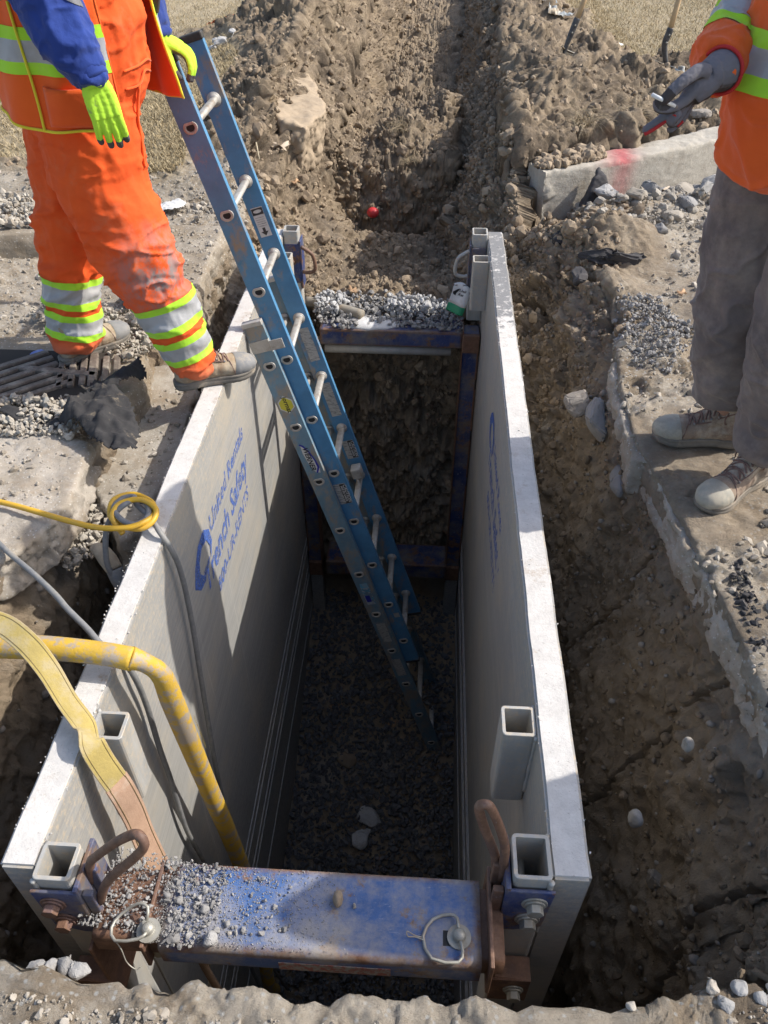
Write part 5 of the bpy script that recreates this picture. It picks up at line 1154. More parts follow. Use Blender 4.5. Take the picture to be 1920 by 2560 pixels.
M_sleeve = simple('tan_sling_sleeve', (.44, .29, .20), (.36, .23, .155), 24, rough=.95, bump=.4, bscale=200, dust=(.42, .36, .29), dustamt=(.6, .75))
M_binding = simple('sling_binding', (.42, .34, .20), (.34, .26, .15), 60, rough=.95, bump=.4)
M_stitch = simple('dark_stitching', (.20, .15, .06), bump=0)
def strap(name, pts, norms, w, th, mat, parent=None, label=None, cat=None, sub=10, edge_mat=None):
    C_ = catmull([list(a)+list(b)+[ww] for a, b, ww in zip(pts, norms, w)], sub); bm = bmesh.new(); rings = []; sides = [[], []]
    for i, c in enumerate(C_):
        t = Vector((C_[min(i+1, len(C_)-1)][:3]-C_[max(i-1, 0)][:3]).tolist()).normalized(); nn = Vector(c[3:6].tolist()); nn = (nn-t*nn.dot(t)).normalized(); s = t.cross(nn); p = Vector(c[:3].tolist()); W_ = c[6]/2
        sides[0].append(p-s*W_); sides[1].append(p+s*W_)
        rings.append([bm.verts.new(p+s*a*W_+nn*b) for a, b in ((-1, -th/2), (-.5, -th/2), (0, -th/2), (.5, -th/2), (1, -th/2), (1, th/2), (.5, th*.75), (0, th*.8), (-.5, th*.75), (-1, th/2))])
    for a, b in zip(rings[:-1], rings[1:]):
        for i in range(10): bm.faces.new((a[i], a[(i+1) % 10], b[(i+1) % 10], b[i]))
    bm.faces.new(rings[0]); bm.faces.new(rings[-1][::-1]); bmesh.ops.recalc_face_normals(bm, faces=bm.faces[:])
    o = bm_obj(name, bm, mat, parent, False)
    if label: tagp(o, label, cat)
    for a_ in (-.38, .38):
        bm = bmesh.new(); cc = [tuple(p0.lerp(p1, .5+a_)+Vector(c[3:6].tolist()).normalized()*th*.8) for p0, p1, c in zip(sides[0], sides[1], C_)]; tube(bm, cc[::2], .0008, 5, 2); bm_obj('stitching', bm, M_stitch, o, True)
    for sd in sides:
        bm = bmesh.new(); tube(bm, [tuple(v) for v in sd[::3]], .0016, 6, 2); bm_obj('edge_binding', bm, edge_mat or M_binding, o, True)
    return o
V3 = lambda *a: a
SL = strap('lifting_sling', [(-1.25, 1.02, .20), (-1.08, 1.10, .22), (-.955, 1.115, .185), (-.880, 1.085, .165), (-.822, 1.045, .12), (-.775, 1.000, .06), (-.725, .955, .035), (-.695, .912, .03), (-.680, .900, -.03), (-.662, .893, -.10)],
    [V3(-.2, -.3, .9), V3(-.1, -.3, .9), V3(.1, -.35, .9), V3(.35, -.6, .7), V3(.75, -.6, .4), V3(.85, -.45, .35), V3(.80, -.40, .45), V3(.85, -.5, .3), V3(.88, -.48, .1), V3(.88, -.48, 0)], [.050, .050, .050, .050, .048, .048, .052, .056, .056, .056], .0032, M_web, None, 'worn yellow lifting sling with a tan sleeve draped over the left panel edge', 'sling')
strap('sling_sleeve', [(-.664, .894, -.095), (-.655, .890, -.14), (-.650, .890, -.23), (-.640, .875, -.32), (-.622, .855, -.42), (-.605, .840, -.52), (-.60, .80, -.62)], [V3(.88, -.48, 0)]*7, [.060, .061, .061, .060, .060, .058, .055], .0055, M_sleeve, SL, edge_mat=M_sleeve)
# wires under the near spreader
cord('steel_wire', [(-.585, .66, -.20), (-.58, .655, -.6), (-.575, .65, -1.2)], .003, M_zinc, 'thin straight wire hanging below the left end of the near spreader', 'wire', 4, 6)
cord('steel_wire', [(-.44, .68, -.22), (-.47, .66, -.6), (-.55, .60, -.95)], .003, M_zinc, 'thin slanting pale wire below the near spreader', 'wire', 4, 6)
cord('rope_end', [(-.50, .68, -.24), (-.47, .66, -.5), (-.42, .62, -.75), (-.40, .60, -1.3)], .009, simple('brown_rope', (.20, .13, .08), (.14, .09, .06), 60), 'brown rope end hanging below the near spreader', 'rope', 6, 8)
# things in and around the far trench --------------------------------
cord('plastic_pipe', [(-.66, 3.97, -.44), (-.56, 3.93, -.435), (-.45, 3.87, -.43), (-.34, 3.81, -.43)], .028, simple('grey_pvc', (.30, .28, .235), (.24, .22, .18), 20, dust=(.27, .21, .14), dustamt=(.45, .6)), 'short grey plastic pipe half buried in gravel behind the far spreader', 'pipe', 6, 14)
cord('marking_stick', [(.31, 5.44, -.20), (.345, 5.32, -.20), (.385, 5.20, -.20)], .012, simple('pale_blue_stick', (.50, .55, .60), (.30, .40, .55), 20), 'pale blue stick end lying on the right slope of the dug trench', 'stick', 4, 8)
cord('marking_stick', [(.335, 5.48, -.17), (.365, 5.36, -.17), (.40, 5.26, -.17)], .011, simple('dark_stick', (.06, .07, .08)), 'dark stick end beside the pale one on the right trench slope', 'stick', 4, 8)
cord('dry_stem', [(-1.15, 5.25, .15), (-1.10, 5.05, .16), (-1.03, 4.80, .14), (-.98, 4.62, .10)], [.006, .008, .006, .002], simple('straw_stem', (.42, .36, .25)), 'long pale dry stem on the soil right of the ladder', 'stem', 6, 6)
k = NT('orange_spray', .9); k.color((.62, .10, .03)); M_ospray = k.m
def decal_strip(name, pts, w, mat, label, cat, dz=.012):
    C_ = catmull([(a, b, 0) for a, b in pts], 16); V, F = [], []
    r = np.random.default_rng(3)
    for i, c in enumerate(C_):
        t = C_[min(i+1, len(C_)-1)]-C_[max(i-1, 0)]; t /= np.linalg.norm(t); s = np.array([-t[1], t[0], 0])
        for a in (-1, -.3, .3, 1):
            q = c+s*a*w*r.uniform(.5, 1); V.append((q[0], q[1], gz(q[0], q[1])+dz+r.uniform(0, .008)))
    n = len(C_)
    for i in range(n-1):
        for j in range(3):
            if r.random() < .9: F.append((4*i+j, 4*i+j+1, 4*i+5+j, 4*i+4+j))
    o = link_mesh(name, np_mesh(name, np.array(V), np.array(F)), mat); return tagp(o, label, cat)
decal_strip('marker_ribbon', [(-2.10, 8.22), (-1.98, 8.20), (-1.86, 8.10), (-1.76, 8.03)], .035, M_ospray, 'orange ribbon strip crumpled in the soil right of the ladder top', 'ribbon', .03)
decal_strip('marker_ribbon', [(-1.68, 8.04), (-1.58, 8.00), (-1.46, 7.96)], .035, M_ospray, 'shorter orange ribbon strip further right in the soil', 'ribbon', .03)
# leaves
k = NT('dead_leaf', .8); k.color(k.mix(k.noise(30), (.36, .20, .10), (.48, .33, .20))); M_leaf = k.m
def leaf(x, y, z, s, ang, label, mat=None):
    bm = bmesh.new(); n = 22; c = bm.verts.new((0, 0, 0)); ring = []
    for i in range(n):
        t = 2*math.pi*i/n; r_ = s*(.55+.45*abs(math.cos(2.5*t)))*(1 if i % 2 else .8); ring.append(bm.verts.new((r_*math.cos(t), r_*math.sin(t)*.85, s*.28*math.sin(3*t+1)+s*.15*rnd.random())))
    for i in range(n): bm.faces.new((c, ring[i], ring[(i+1) % n]))
    bmesh.ops.transform(bm, matrix=Matrix.Translation((x, y, z)) @ Matrix.Rotation(ang, 4, 'Z'), verts=bm.verts)
    o = bm_obj('dead_leaf', bm, mat or M_leaf, None, True); m = o.modifiers.new('s', 'SOLIDIFY'); m.thickness = .001
    tagp(o, label, 'leaf', 'fallen dead leaves')
M_leafp = simple('pale_leaf', (.52, .44, .34), (.42, .34, .25), 30)
leaf(-.90, 4.86, gz(-.90, 4.86)+.03, .065, .3, 'pale curled leaf on the left soil slope right of the ladder', M_leafp)
leaf(-.82, 4.84, gz(-.82, 4.84)+.02, .035, 1.3, 'small brown leaf beside the pale curled one')
leaf(-.60, 3.99, gz(-.60, 3.99)+.04, .045, 1.0, 'tan leaf at the left end of the gravel on the far spreader')
leaf(-.42, 4.10, gz(-.42, 4.10)+.03, .04, 2.0, 'small reddish leaf low on the soil slope behind the shield')
leaf(.02, 4.05, gz(.02, 4.05)+.03, .045, .5, 'tan leaf in the soil above the far spreader gravel', M_leafp)
leaf(-.50, 3.05, -2.92, .055, .5, 'tan leaf on the dark trench floor left of the ladder')
leaf(-.12, 2.98, -2.94, .055, 1.5, 'dull leaf on the dark trench floor under the ladder')
leaf(1.12, 3.30, gz(1.12, 3.30)+.02, .03, .9, 'orange brown leaf on the dusty ground beside the grey gravel')
leaf(1.25, 4.42, gz(1.25, 4.42)+.04, .05, .2, 'pale leaf in the rubble at the kerb foot', M_leafp)
leaf(-1.75, 2.75, .02, .03, .9, 'orange leaf on the ground at the left frame edge')
leaf(.20, 5.95, gz(.2, 5.95)+.03, .05, .2, 'pale leaf among the clods in the middle of the dug trench', M_leafp)
# plastic scraps
M_poly = simple('pale_blue_film', (.34, .39, .42), (.25, .29, .31), 14, rough=.5, dust=(.36, .29, .20), dustamt=(.42, .56), dscale=9)
def scrap(x, y, sx, sy, label, seed, amp=.05, mat=None, ang=0.3):
    g0 = gz(x, y); c, s = math.cos(ang), math.sin(ang); po = [(x+(a*c-b*s), y+(a*s+b*c)) for a, b in [(-sx, -sy*.6), (-sx*.3, -sy), (sx*.7, -sy*.8), (sx, .1*sy), (sx*.5, sy), (-.4*sx, sy*.7), (-sx*.9, sy*.3)]]
    cloth('plastic_scrap', po, lambda a, b: max(gz(a, b), g0-.02)+.035, mat or M_poly, label, 'plastic scrap', seed, max(sx, sy)/22, amp*.35, .002)['group'] = 'scraps of plastic film'
scrap(.82, 8.95, .14, .13, 'crumpled pale blue plastic scrap on the spoil furthest left beyond the trench', 3, .06)
scrap(1.02, 8.80, .11, .10, 'grey plastic scrap right of the pale blue one on the far spoil', 4, .05)
scrap(1.12, 8.45, .14, .07, 'long pale plastic scrap nearest the first shovel handle', 5, .05)
scrap(1.62, 6.95, .20, .14, 'flat pale blue plastic sheet behind the second shovel blade', 6, .03)
scrap(1.80, 6.70, .08, .07, 'small white plastic piece right of the second shovel blade', 8, .03)
scrap(-1.50, 2.60, .030, .022, 'tiny crumpled blue plastic scrap on gravel beside the rear boot', 7, .02, simple('blue_film', (.10, .16, .45), (.3, .35, .55), 60))
scrap(-1.34, 3.98, .10, .06, 'white foam block scrap on the lawn left of the ladder', 9, .02, simple('white_foam', (.55, .55, .54), bump=0))
scrap(1.62, 8.1, .05, .04, 'small white paper bit on the lawn between the two shovels', 11, .02, simple('white_paper', (.7, .7, .68), bump=0))
cord('thin_hose', [(-1.9, 4.75, .08), (-1.6, 4.60, .085), (-1.40, 4.42, .085), (-1.22, 4.40, .08), (-1.05, 4.52, .07)], .009, M_gcord, 'thin grey hose lying on the lawn behind the ladder', 'hose', 8, 8)
# shovels
M_wood = simple('ash_handle', (.58, .42, .24), (.50, .35, .19), 8, rough=.6, bump=.1, stretch=(4, 4, .5))
M_sock = simple('blackened_socket', (.05, .055, .065), (.12, .12, .12), 30, rough=.5, metal=.3, dust=(.25, .20, .14), dustamt=(.55, .7))
M_blade = simple('dirty_blade', (.26, .255, .24), (.18, .17, .15), 20, rough=.45, metal=.4, dust=(.31, .25, .17), dustamt=(.42, .58), dscale=8)
def shovel(tip, neck, sock_top, top, bend, label, yaw=0):
    tip, neck, sock_top, top = map(Vector, (tip, neck, sock_top, top)); T = thing('shovel', tip, label, 'shovel', 'long handled shovels stuck in the spoil')
    bm = bmesh.new(); tube(bm, [sock_top, sock_top.lerp(top, .5), top], .019, 12, 4); bm_obj('handle', bm, M_wood, T, True)
    mid = neck.lerp(sock_top, .45)+Vector(bend)
    bm = bmesh.new(); tube(bm, [neck+(tip-neck)*.12, neck, mid, sock_top.lerp(mid, .15), sock_top+(top-sock_top).normalized()*.01], [.010, .015, .021, .024, .0225], 12, 6); sk = bm_obj('socket', bm, M_sock, T, True)
    for t in (.25, .7):
        p_ = mid.lerp(sock_top, t); bm = bmesh.new(); cyl(bm, p_+Vector((0, -.030, 0)), p_, .006, 8); bm_obj('rivet', bm, M_zinc, sk, True)
    d = (tip-neck); L = d.length; d.normalize(); s = Matrix.Rotation(yaw, 3, 'Z') @ Vector((1, 0, 0)); s = (s-d*s.dot(d)).normalized(); nn = d.cross(s)
    bm = bmesh.new(); nu, nv = 12, 14; g = []
    for j in range(nv+1):
        v = j/nv; w = .115*(1-.10*v)*(1 if v < .62 else math.sqrt(max(0, 1-((v-.62)/.38)**2*.93))); row = []
        for i in range(nu+1):
            u = i/nu*2-1; row.append(bm.verts.new(neck+d*(L*v)+s*(u*w)+nn*(.035*u*u*(1-.5*v)-.018*math.exp(-(u/.16)**2)*math.exp(-(v/.35)**2))))
        g.append(row)
    for j in range(nv):
        for i in range(nu): bm.faces.new((g[j][i], g[j][i+1], g[j+1][i+1], g[j+1][i]))
    o = bm_obj('blade', bm, M_blade, T, True); m = o.modifiers.new('s', 'SOLIDIFY'); m.thickness = .003
    for sg in (-1, 1):
        bm = bmesh.new(); p0 = neck+s*sg*.02; p1 = neck+s*sg*.115+nn*.034; M_ = None
        tube(bm, [p0+nn*.004, p0.lerp(p1, .5)+nn*.003, p1], .008, 8, 4, (1, .6)); bm_obj('foot_step', bm, M_blade, o, True)
    return T
shovel((.911, 6.77, .014), (.971, 6.83, .244), (1.029, 6.83, .437), (1.35, 7.01, 1.46), (.0, 0, .0), 'shovel with pale wooden handle stuck in the spoil, the farther left one', .9)
shovel((1.562, 6.40, -.003), (1.651, 6.445, .225), (1.620, 6.417, .453), (1.73, 6.51, 1.457), (-.030, 0, .02), 'shovel with pale wooden handle and bent black socket, nearer the pointing glove', -1.0)
# tufts of dry roots on the slopes
M_root = simple('dry_roots', (.30, .235, .145), (.40, .33, .22), 30, bump=0)
def tuft(x, y, n, L, seed, label, z=None):
    r = np.random.default_rng(seed); bm = bmesh.new(); z = gz(x, y) if z is None else z
    for i in range(n):
        p = Vector((x+r.normal(0, .03), y+r.normal(0, .03), z)); d = Vector((r.normal(0, .7), r.normal(0, .7)-.2, r.uniform(.1, 1))).normalized(); l = L*r.uniform(.4, 1)
        e = p+d*l*.5; f = e+(d+Vector((r.normal(0, .5), r.normal(0, .5), -.8))).normalized()*l*.5; tube(bm, [p, e, f], [.0016, .0013, .0006], 4, 3)
    tagp(bm_obj('root_tuft', bm, M_root, None, True), label, 'dry grass', 'tufts of dry grass and roots', 'stuff')
tuft(.16, 4.12, 26, .10, 1, 'dry root tuft hanging behind the far right panel post'); tuft(.85, 4.85, 80, .22, 2, 'tuft of long dry grass behind the kerb end')
tuft(1.15, 5.0, 110, .20, 3, 'dense dry grass tuft behind the red painted kerb part'); tuft(-.22, 6.0, 90, .16, 4, 'pale grass sod on the clod mound in the dug trench'); tuft(-.15, 5.75, 60, .12, 5, 'matted roots on the clod mound'); tuft(-.85, 4.55, 40, .12, 6, 'dark roots on the left slope beside the ladder')
# ================================================================== people
def cloth_mat(name, base, alt, dust=None, damt=(.58, .72), rough=.9, fine=260, bstr=.25, dscale=5):
    k = NT(name, rough); c = k.mix(k.ramp(k.noise(7, 5, .6), .35, .65), base, alt)
    if dust: c = k.mix(k.math('MULTIPLY', k.ramp(k.noise(dscale, 8, .72, off=5.), *damt), .75), c, dust)
    k.color(c); k.bump(k.noise(fine, 3, .6), bstr, .0015); k.bump(k.noise(28, 5, .6, (1, 1, 1.6)), .25, .006)
    try: k.b.inputs['Sheen Weight'].default_value = .15
    except Exception: pass
    return k.m
M_orange = cloth_mat('hi_vis_orange', (.78, .105, .012), (.72, .088, .010), (.50, .22, .12), (.60, .78))
M_orange2 = cloth_mat('hi_vis_vest_orange', (.86, .125, .008), (.80, .10, .007))
M_fleece = cloth_mat('hi_vis_fleece', (.80, .13, .015), (.74, .11, .012), (.25, .12, .06), (.68, .75))
M_lime = cloth_mat('lime_tape', (.42, .78, .03), (.38, .70, .03), (.40, .46, .16), (.6, .8))
M_silver = cloth_mat('silver_tape', (.40, .405, .41), (.33, .335, .34), (.30, .27, .23), (.55, .72), .45)
M_yellow = cloth_mat('yellow_piping', (.80, .70, .03), (.75, .60, .03))
M_bluefl = cloth_mat('blue_sweater', (.012, .045, .25), (.008, .03, .18), None, fine=120, bstr=.6)
M_grey_tr = cloth_mat('grey_work_cloth', (.19, .158, .147), (.12, .10, .096), (.30, .25, .215), (.47, .70), dscale=8)
M_skin = simple('skin', (.42, .24, .17), (.38, .21, .15), 12, rough=.55, bump=.1)
M_hair = simple('dark_hair', (.03, .02, .015), bump=.2)
M_helmet = simple('white_helmet', (.62, .62, .60), rough=.4, bump=0)
M_leather = simple('tan_boot_leather', (.34, .24, .145), (.23, .165, .105), 14, rough=.8, bump=.6, bscale=90, dust=(.40, .33, .24), dustamt=(.45, .6), dscale=11)
M_leather2 = simple('dusty_boot_leather', (.30, .225, .165), (.20, .15, .115), 14, rough=.85, bump=.7, bscale=70, dust=(.42, .37, .30), dustamt=(.45, .60), dscale=13)
M_toecap = simple('scuffed_toe_cap', (.17, .175, .18), (.24, .235, .225), 20, rough=.7, dust=(.33, .29, .23), dustamt=(.5, .65), dscale=16)
M_toecap2 = simple('muddy_toe_cap', (.38, .37, .32), (.30, .28, .23), 20, rough=.85, dust=(.44, .40, .32), dustamt=(.48, .6), dscale=16)
M_sole = simple('boot_sole', (.13, .12, .105), (.20, .18, .15), 20, rough=.85, dust=(.30, .25, .19), dustamt=(.5, .65), dscale=12)
M_lace = simple('brown_lace', (.13, .075, .06), (.22, .145, .12), 60)
def glove_mat(name, back, palm, pn, trim=None):
    k = NT(name, .9); g = k.n('ShaderNodeNewGeometry'); d = k.attr('palm')
    c = k.mix(k.ramp(k.math('ADD', d, k.math('MULTIPLY', k.math('SUBTRACT', k.noise(40, 3, .5), .5), .25)), .46, .54), back, palm)
    c = k.mix(k.ramp(k.noise(26, 6, .7), .60, .75), c, (.20, .185, .15)); k.color(c); k.bump(k.noise(220, 3, .6), .5, .0012); return k.m
M_glove = glove_mat('lime_knit_glove', (.48, .82, .05), (.085, .085, .09), 0)
M_glove2 = glove_mat('grey_work_glove', (.155, .148, .165), (.06, .05, .048), 0)
M_redtrim = simple('red_trim', (.55, .02, .02), (.45, .03, .03), 30, bump=0)

def on_surface(o, pts, off=.001):
    me = o.data; bm = bmesh.new(); bm.from_mesh(me); from mathutils.bvhtree import BVHTree; t = BVHTree.FromBMesh(bm); bm.free(); out = []
    for p in pts:
        q, nrm, i, d = t.find_nearest(Vector(p)); out.append(tuple(q+nrm*off))
    return out
def rings(bm, pts, n=20, sub=6):
    """closed tapered limb; pts = [(x,y,z,r)] or with ellipse factor"""
    tube(bm, [p[:3] for p in pts], [p[3] for p in pts], n, sub)
    for p in (pts[0], pts[-1]):
        bmesh.ops.create_uvsphere(bm, u_segments=16, v_segments=10, radius=p[3]*.96, matrix=Matrix.Translation(p[:3]) @ Matrix.Diagonal((1, 1, .45, 1)))
def wrinkle(me, amp, freq, seed, stretch=(1, 1, 2.3), amp_fn=None, fine=.25):
    co, no = mesh_arrays(me); Q_ = co*np.array(stretch)
    w = fbm(Q_+.12*np.stack([fbm(co, 4, 2, seed+9), fbm(co, 4, 2, seed+10), fbm(co, 4, 2, seed+11)], 1), freq, 2, seed, .45, True)
    w2 = fbm(co*np.array([1.4, 1.4, 1.0]), freq*2.6, 3, seed+4, .5, True)
    a = amp if amp_fn is None else amp*amp_fn(co)
    w3 = 1-np.abs(fbm(Q_@np.array([[.8, .2, .5], [-.2, .9, .3], [-.5, -.3, .8]]), freq*1.5, 2, seed+21, .4))*5; w3 = np.clip(w3, 0, 1)**1.5
    set_co(me, co+no*(a*(w-.2)*.8+a*.45*(w3-.3)+amp*fine*.6*w2)[:, None]); return me
def band(src, p0, d, u0, u1, mat, parent, name='reflective_band', off=.0018, filt=None, th=None):
    """strip of tape following the cloth between two planes across the axis d"""
    p0, d = Vector(p0), Vector(d).normalized(); bm = bmesh.new(); bm.from_mesh(src)
    dead = [v for v in bm.verts if not (u0-.03 < (v.co-p0).dot(d) < u1+.03) or (filt is not None and not filt(v.co))]
    bmesh.ops.delete(bm, geom=dead, context='VERTS')
    g = bm.verts[:]+bm.edges[:]+bm.faces[:]; bmesh.ops.bisect_plane(bm, geom=g, plane_co=p0+d*u0, plane_no=d, clear_inner=True)
    g = bm.verts[:]+bm.edges[:]+bm.faces[:]; bmesh.ops.bisect_plane(bm, geom=g, plane_co=p0+d*u1, plane_no=d, clear_outer=True)
    bm.normal_update()
    for v in bm.verts: v.co += v.normal*off
    if not bm.faces: bm.free(); return None
    return bm_obj(name, bm, mat, parent, True)
def garment(name, limbs, voxel, mat, parent, amp=.012, freq=5, seed=1, smooth=3, extra=None, **kw):
    bm = bmesh.new()
    for L in limbs: rings(bm, L)
    if extra: extra(bm)
    me = remesh(bm, voxel, smooth); wrinkle(me, amp, freq, seed, **kw)
    for p in me.polygons: p.use_smooth = True
    return link_mesh(name, me, mat, parent)
def hand(name, chains, palm_pts, palm_n, mat, parent, vox=.0024, tip_palm=None, extra=None):
    bm = bmesh.new()
    for pts, rad, sq in palm_pts: tube(bm, pts, rad, 16, 6, sq)
    for pts, rad in chains:
        tube(bm, pts, rad, 12, 6); bmesh.ops.create_uvsphere(bm, u_segments=12, v_segments=8, radius=rad[-1]*1.0, matrix=Matrix.Translation(pts[-1]))
    if extra: extra(bm)
    me = remesh(bm, vox, 4); co, no = mesh_arrays(me); pn = np.array(Vector(palm_n).normalized()[:])
    v = .5+.5*(no@pn)
    if tip_palm is not None:
        for t in tip_palm: v = np.maximum(v, 1.0*(np.linalg.norm(co-np.array(t[:3]), axis=1) < t[3]))
    set_co(me, co+no*(.0012*fbm(co, 60, 3, 3, .6, True))[:, None]); add_attr(me, 'palm', v)
    for p in me.polygons: p.use_smooth = True
    return link_mesh(name, me, mat, parent)
def boot(heel, toe, zsole, ankle_top, leather, cap, parent, seed=1, lace=True, L=.300, roll=0, lace_mat=None):
    """heel/toe are ground XY points of the sole; builds upper, toe cap, sole, laces"""
    h = Vector((heel[0], heel[1], zsole)); f = (Vector((toe[0], toe[1], zsole))-h).normalized(); s = Vector((-f.y, f.x, 0)); up = Vector((0, 0, 1))
    P = lambda a, b, c: h+f*a+s*b+up*c
    B_ = thing_part('boot', parent, h)
    bm = bmesh.new(); at = Vector(ankle_top)
    def sec(a, w, ht, zc):  # horizontal foot stations as stretched spheres
        bmesh.ops.create_uvsphere(bm, u_segments=16, v_segments=12, radius=1, matrix=Matrix.Translation(P(a, 0, zc)) @ Matrix(((f.x, s.x, 0, 0), (f.y, s.y, 0, 0), (0, 0, 1, 0), (0, 0, 0, 1))) @ Matrix.Diagonal((w*1.05, w, ht, 1)))
    for a, w, ht, zc in ((.045, .038, .050, .052), (.075, .038, .052, .056), (.11, .038, .048, .058), (.145, .041, .045, .056), (.18, .046, .042, .052), (.21, .050, .040, .048), (.24, .050, .037, .046)): sec(a, w, ht, zc)
    tube(bm, [P(.06, 0, .06), P(.065, 0, .11), P(.062, 0, .16), at], [.046, .047, .049, .053], 16, 5, (1.12, .92))
    tube(bm, [P(.075, 0, .115), P(.12, 0, .095), P(.165, 0, .072)], [.033, .036, .030], 14, 5)
    bmesh.ops.create_cube(bm, size=.001, matrix=Matrix.Translation(P(.1, 0, .05)))
    me = remesh(bm, .0042, 4)
    co, no = mesh_arrays(me); co[:, 2] = np.maximum(co[:, 2], zsole+.018); co += no*(.0022*fbm(co*[1, 1, 2], 22, 3, seed, .5, True))[:, None]; set_co(me, co)
    for p in me.polygons: p.use_smooth = True
    UPR = link_mesh('upper', me, leather, B_)
    bm = bmesh.new()
    for a, w, ht, zc in ((.232, .0535, .0425, .046), (.246, .0525, .040, .045), (.256, .048, .037, .044)): sec(a, w, ht, zc)
    me = remesh(bm, .0045, 4); co, no = mesh_arrays(me); co[:, 2] = np.maximum(co[:, 2], zsole+.018); set_co(me, co)
    bm = bmesh.new(); bm.from_mesh(me); g = bm.verts[:]+bm.edges[:]+bm.faces[:]
    bmesh.ops.bisect_plane(bm, geom=g, plane_co=P(.218, 0, .05), plane_no=(f-up*.25), clear_inner=True)
    bm_obj('toe_cap', bm, cap, B_, True)
    # sole outline
    ol = [(-.004, 0), (.0, .022), (.020, .036), (.06, .037), (.10, .034), (.14, .038), (.18, .046), (.22, .053), (.255, .050), (.283, .038), (.298, .018), (.302, 0), (.298, -.018), (.283, -.038), (.255, -.050), (.22, -.053), (.18, -.046), (.14, -.037), (.10, -.034), (.06, -.037), (.020, -.036), (.0, -.022)]
    oc = catmull([(a, b, 0) for a, b in ol]+[(ol[0][0], ol[0][1], 0)], 3)[:-1]
    bm = bmesh.new(); lay = []
    for z_, gsc in ((.0, .93), (.004, .985), (.016, 1.0), (.018, .975), (.021, .975), (.023, 1.0), (.029, .99), (.031, .95)):
        lay.append([bm.verts.new(P(.148+(a-.148)*gsc, b*gsc, z_+.010*max(0, (a-.24)/.06)**2+(.0015 if i % 2 else 0)*(z_ < .01))) for i, (a, b, _) in enumerate(oc)])
    n = len(oc)
    for A, C in zip(lay[:-1], lay[1:]):
        for i in range(n): bm.faces.new((A[i], A[(i+1) % n], C[(i+1) % n], C[i]))
    bm.faces.new(lay[0][::-1]); bm.faces.new(lay[-1]); bmesh.ops.recalc_face_normals(bm, faces=bm.faces[:]); bm_obj('sole', bm, M_sole, B_, True)
    if lace:
        for i in range(5):
            a = .195-.022*i; z_ = .086+.012*i+.004*(i > 2)
            w = .028; q_ = on_surface(UPR, [P(a+.004, -w, z_-.006), P(a, -w*.5, z_+.012), P(a-.005, 0, z_+.018), P(a-.009, w*.5, z_+.012), P(a-.012, w, z_-.004)], .0012)
            bm = bmesh.new(); tube(bm, q_, .0032, 6, 4); bm_obj('lace', bm, lace_mat or M_lace, B_, True)
            q_ = on_surface(UPR, [P(a-.012, -w, z_-.004), P(a-.009, -w*.5, z_+.012), P(a-.005, 0, z_+.018), P(a, w*.5, z_+.012), P(a+.004, w, z_-.006)], .0016)
            bm = bmesh.new(); tube(bm, q_, .0032, 6, 4); bm_obj('lace', bm, lace_mat or M_lace, B_, True)
        bm = bmesh.new(); tube(bm, [P(.075, 0, .155), P(.085, .03, .15), P(.10, .045, .12), P(.09, .04, .10), P(.075, .015, .15)], .0024, 6, 5); tube(bm, [P(.075, 0, .155), P(.09, -.03, .15), P(.11, -.045, .12), P(.10, -.05, .09)], .0024, 6, 5); bm_obj('lace_bow', bm, lace_mat or M_lace, B_, True)
        for sg in (-1, 1): q_ = on_surface(UPR, [P(.19, sg*.030, .085), P(.15, sg*.038, .095), (P(.11, sg*.044, .12)), P(.075, sg*.05, .15)], .0006); bm = bmesh.new(); tube(bm, q_, .0022, 6, 4); bm_obj('eyelet_stay', bm, M_lace, B_, True)
        for sg in (-1, 1):
            for i in range(4):
                q_ = on_surface(UPR, [P(.185-.023*i, sg*.034, .090+.010*i)], .001)[0]; bm = bmesh.new(); bmesh.ops.create_uvsphere(bm, u_segments=8, v_segments=6, radius=.0042, matrix=Matrix.Translation(q_)); bm_obj('eyelet', bm, M_toecap, B_, True)
    q_ = on_surface(UPR, [P(.212-.25*(z_-.05), w_, z_) for w_, z_ in ((-.056, .025), (-.052, .05), (-.04, .078), (-.02, .092), (0, .095), (.02, .092), (.04, .078), (.052, .05), (.056, .025))], .0008); bm = bmesh.new(); tube(bm, q_, .0016, 6, 5); bm_obj('toe_seam', bm, M_lace, B_, True)
    return B_
def thing_part(name, parent, loc):
    o = bpy.data.objects.new(name, None); COL.objects.link(o); o.location = loc; o.empty_display_size = .03; attach(o, parent); return o
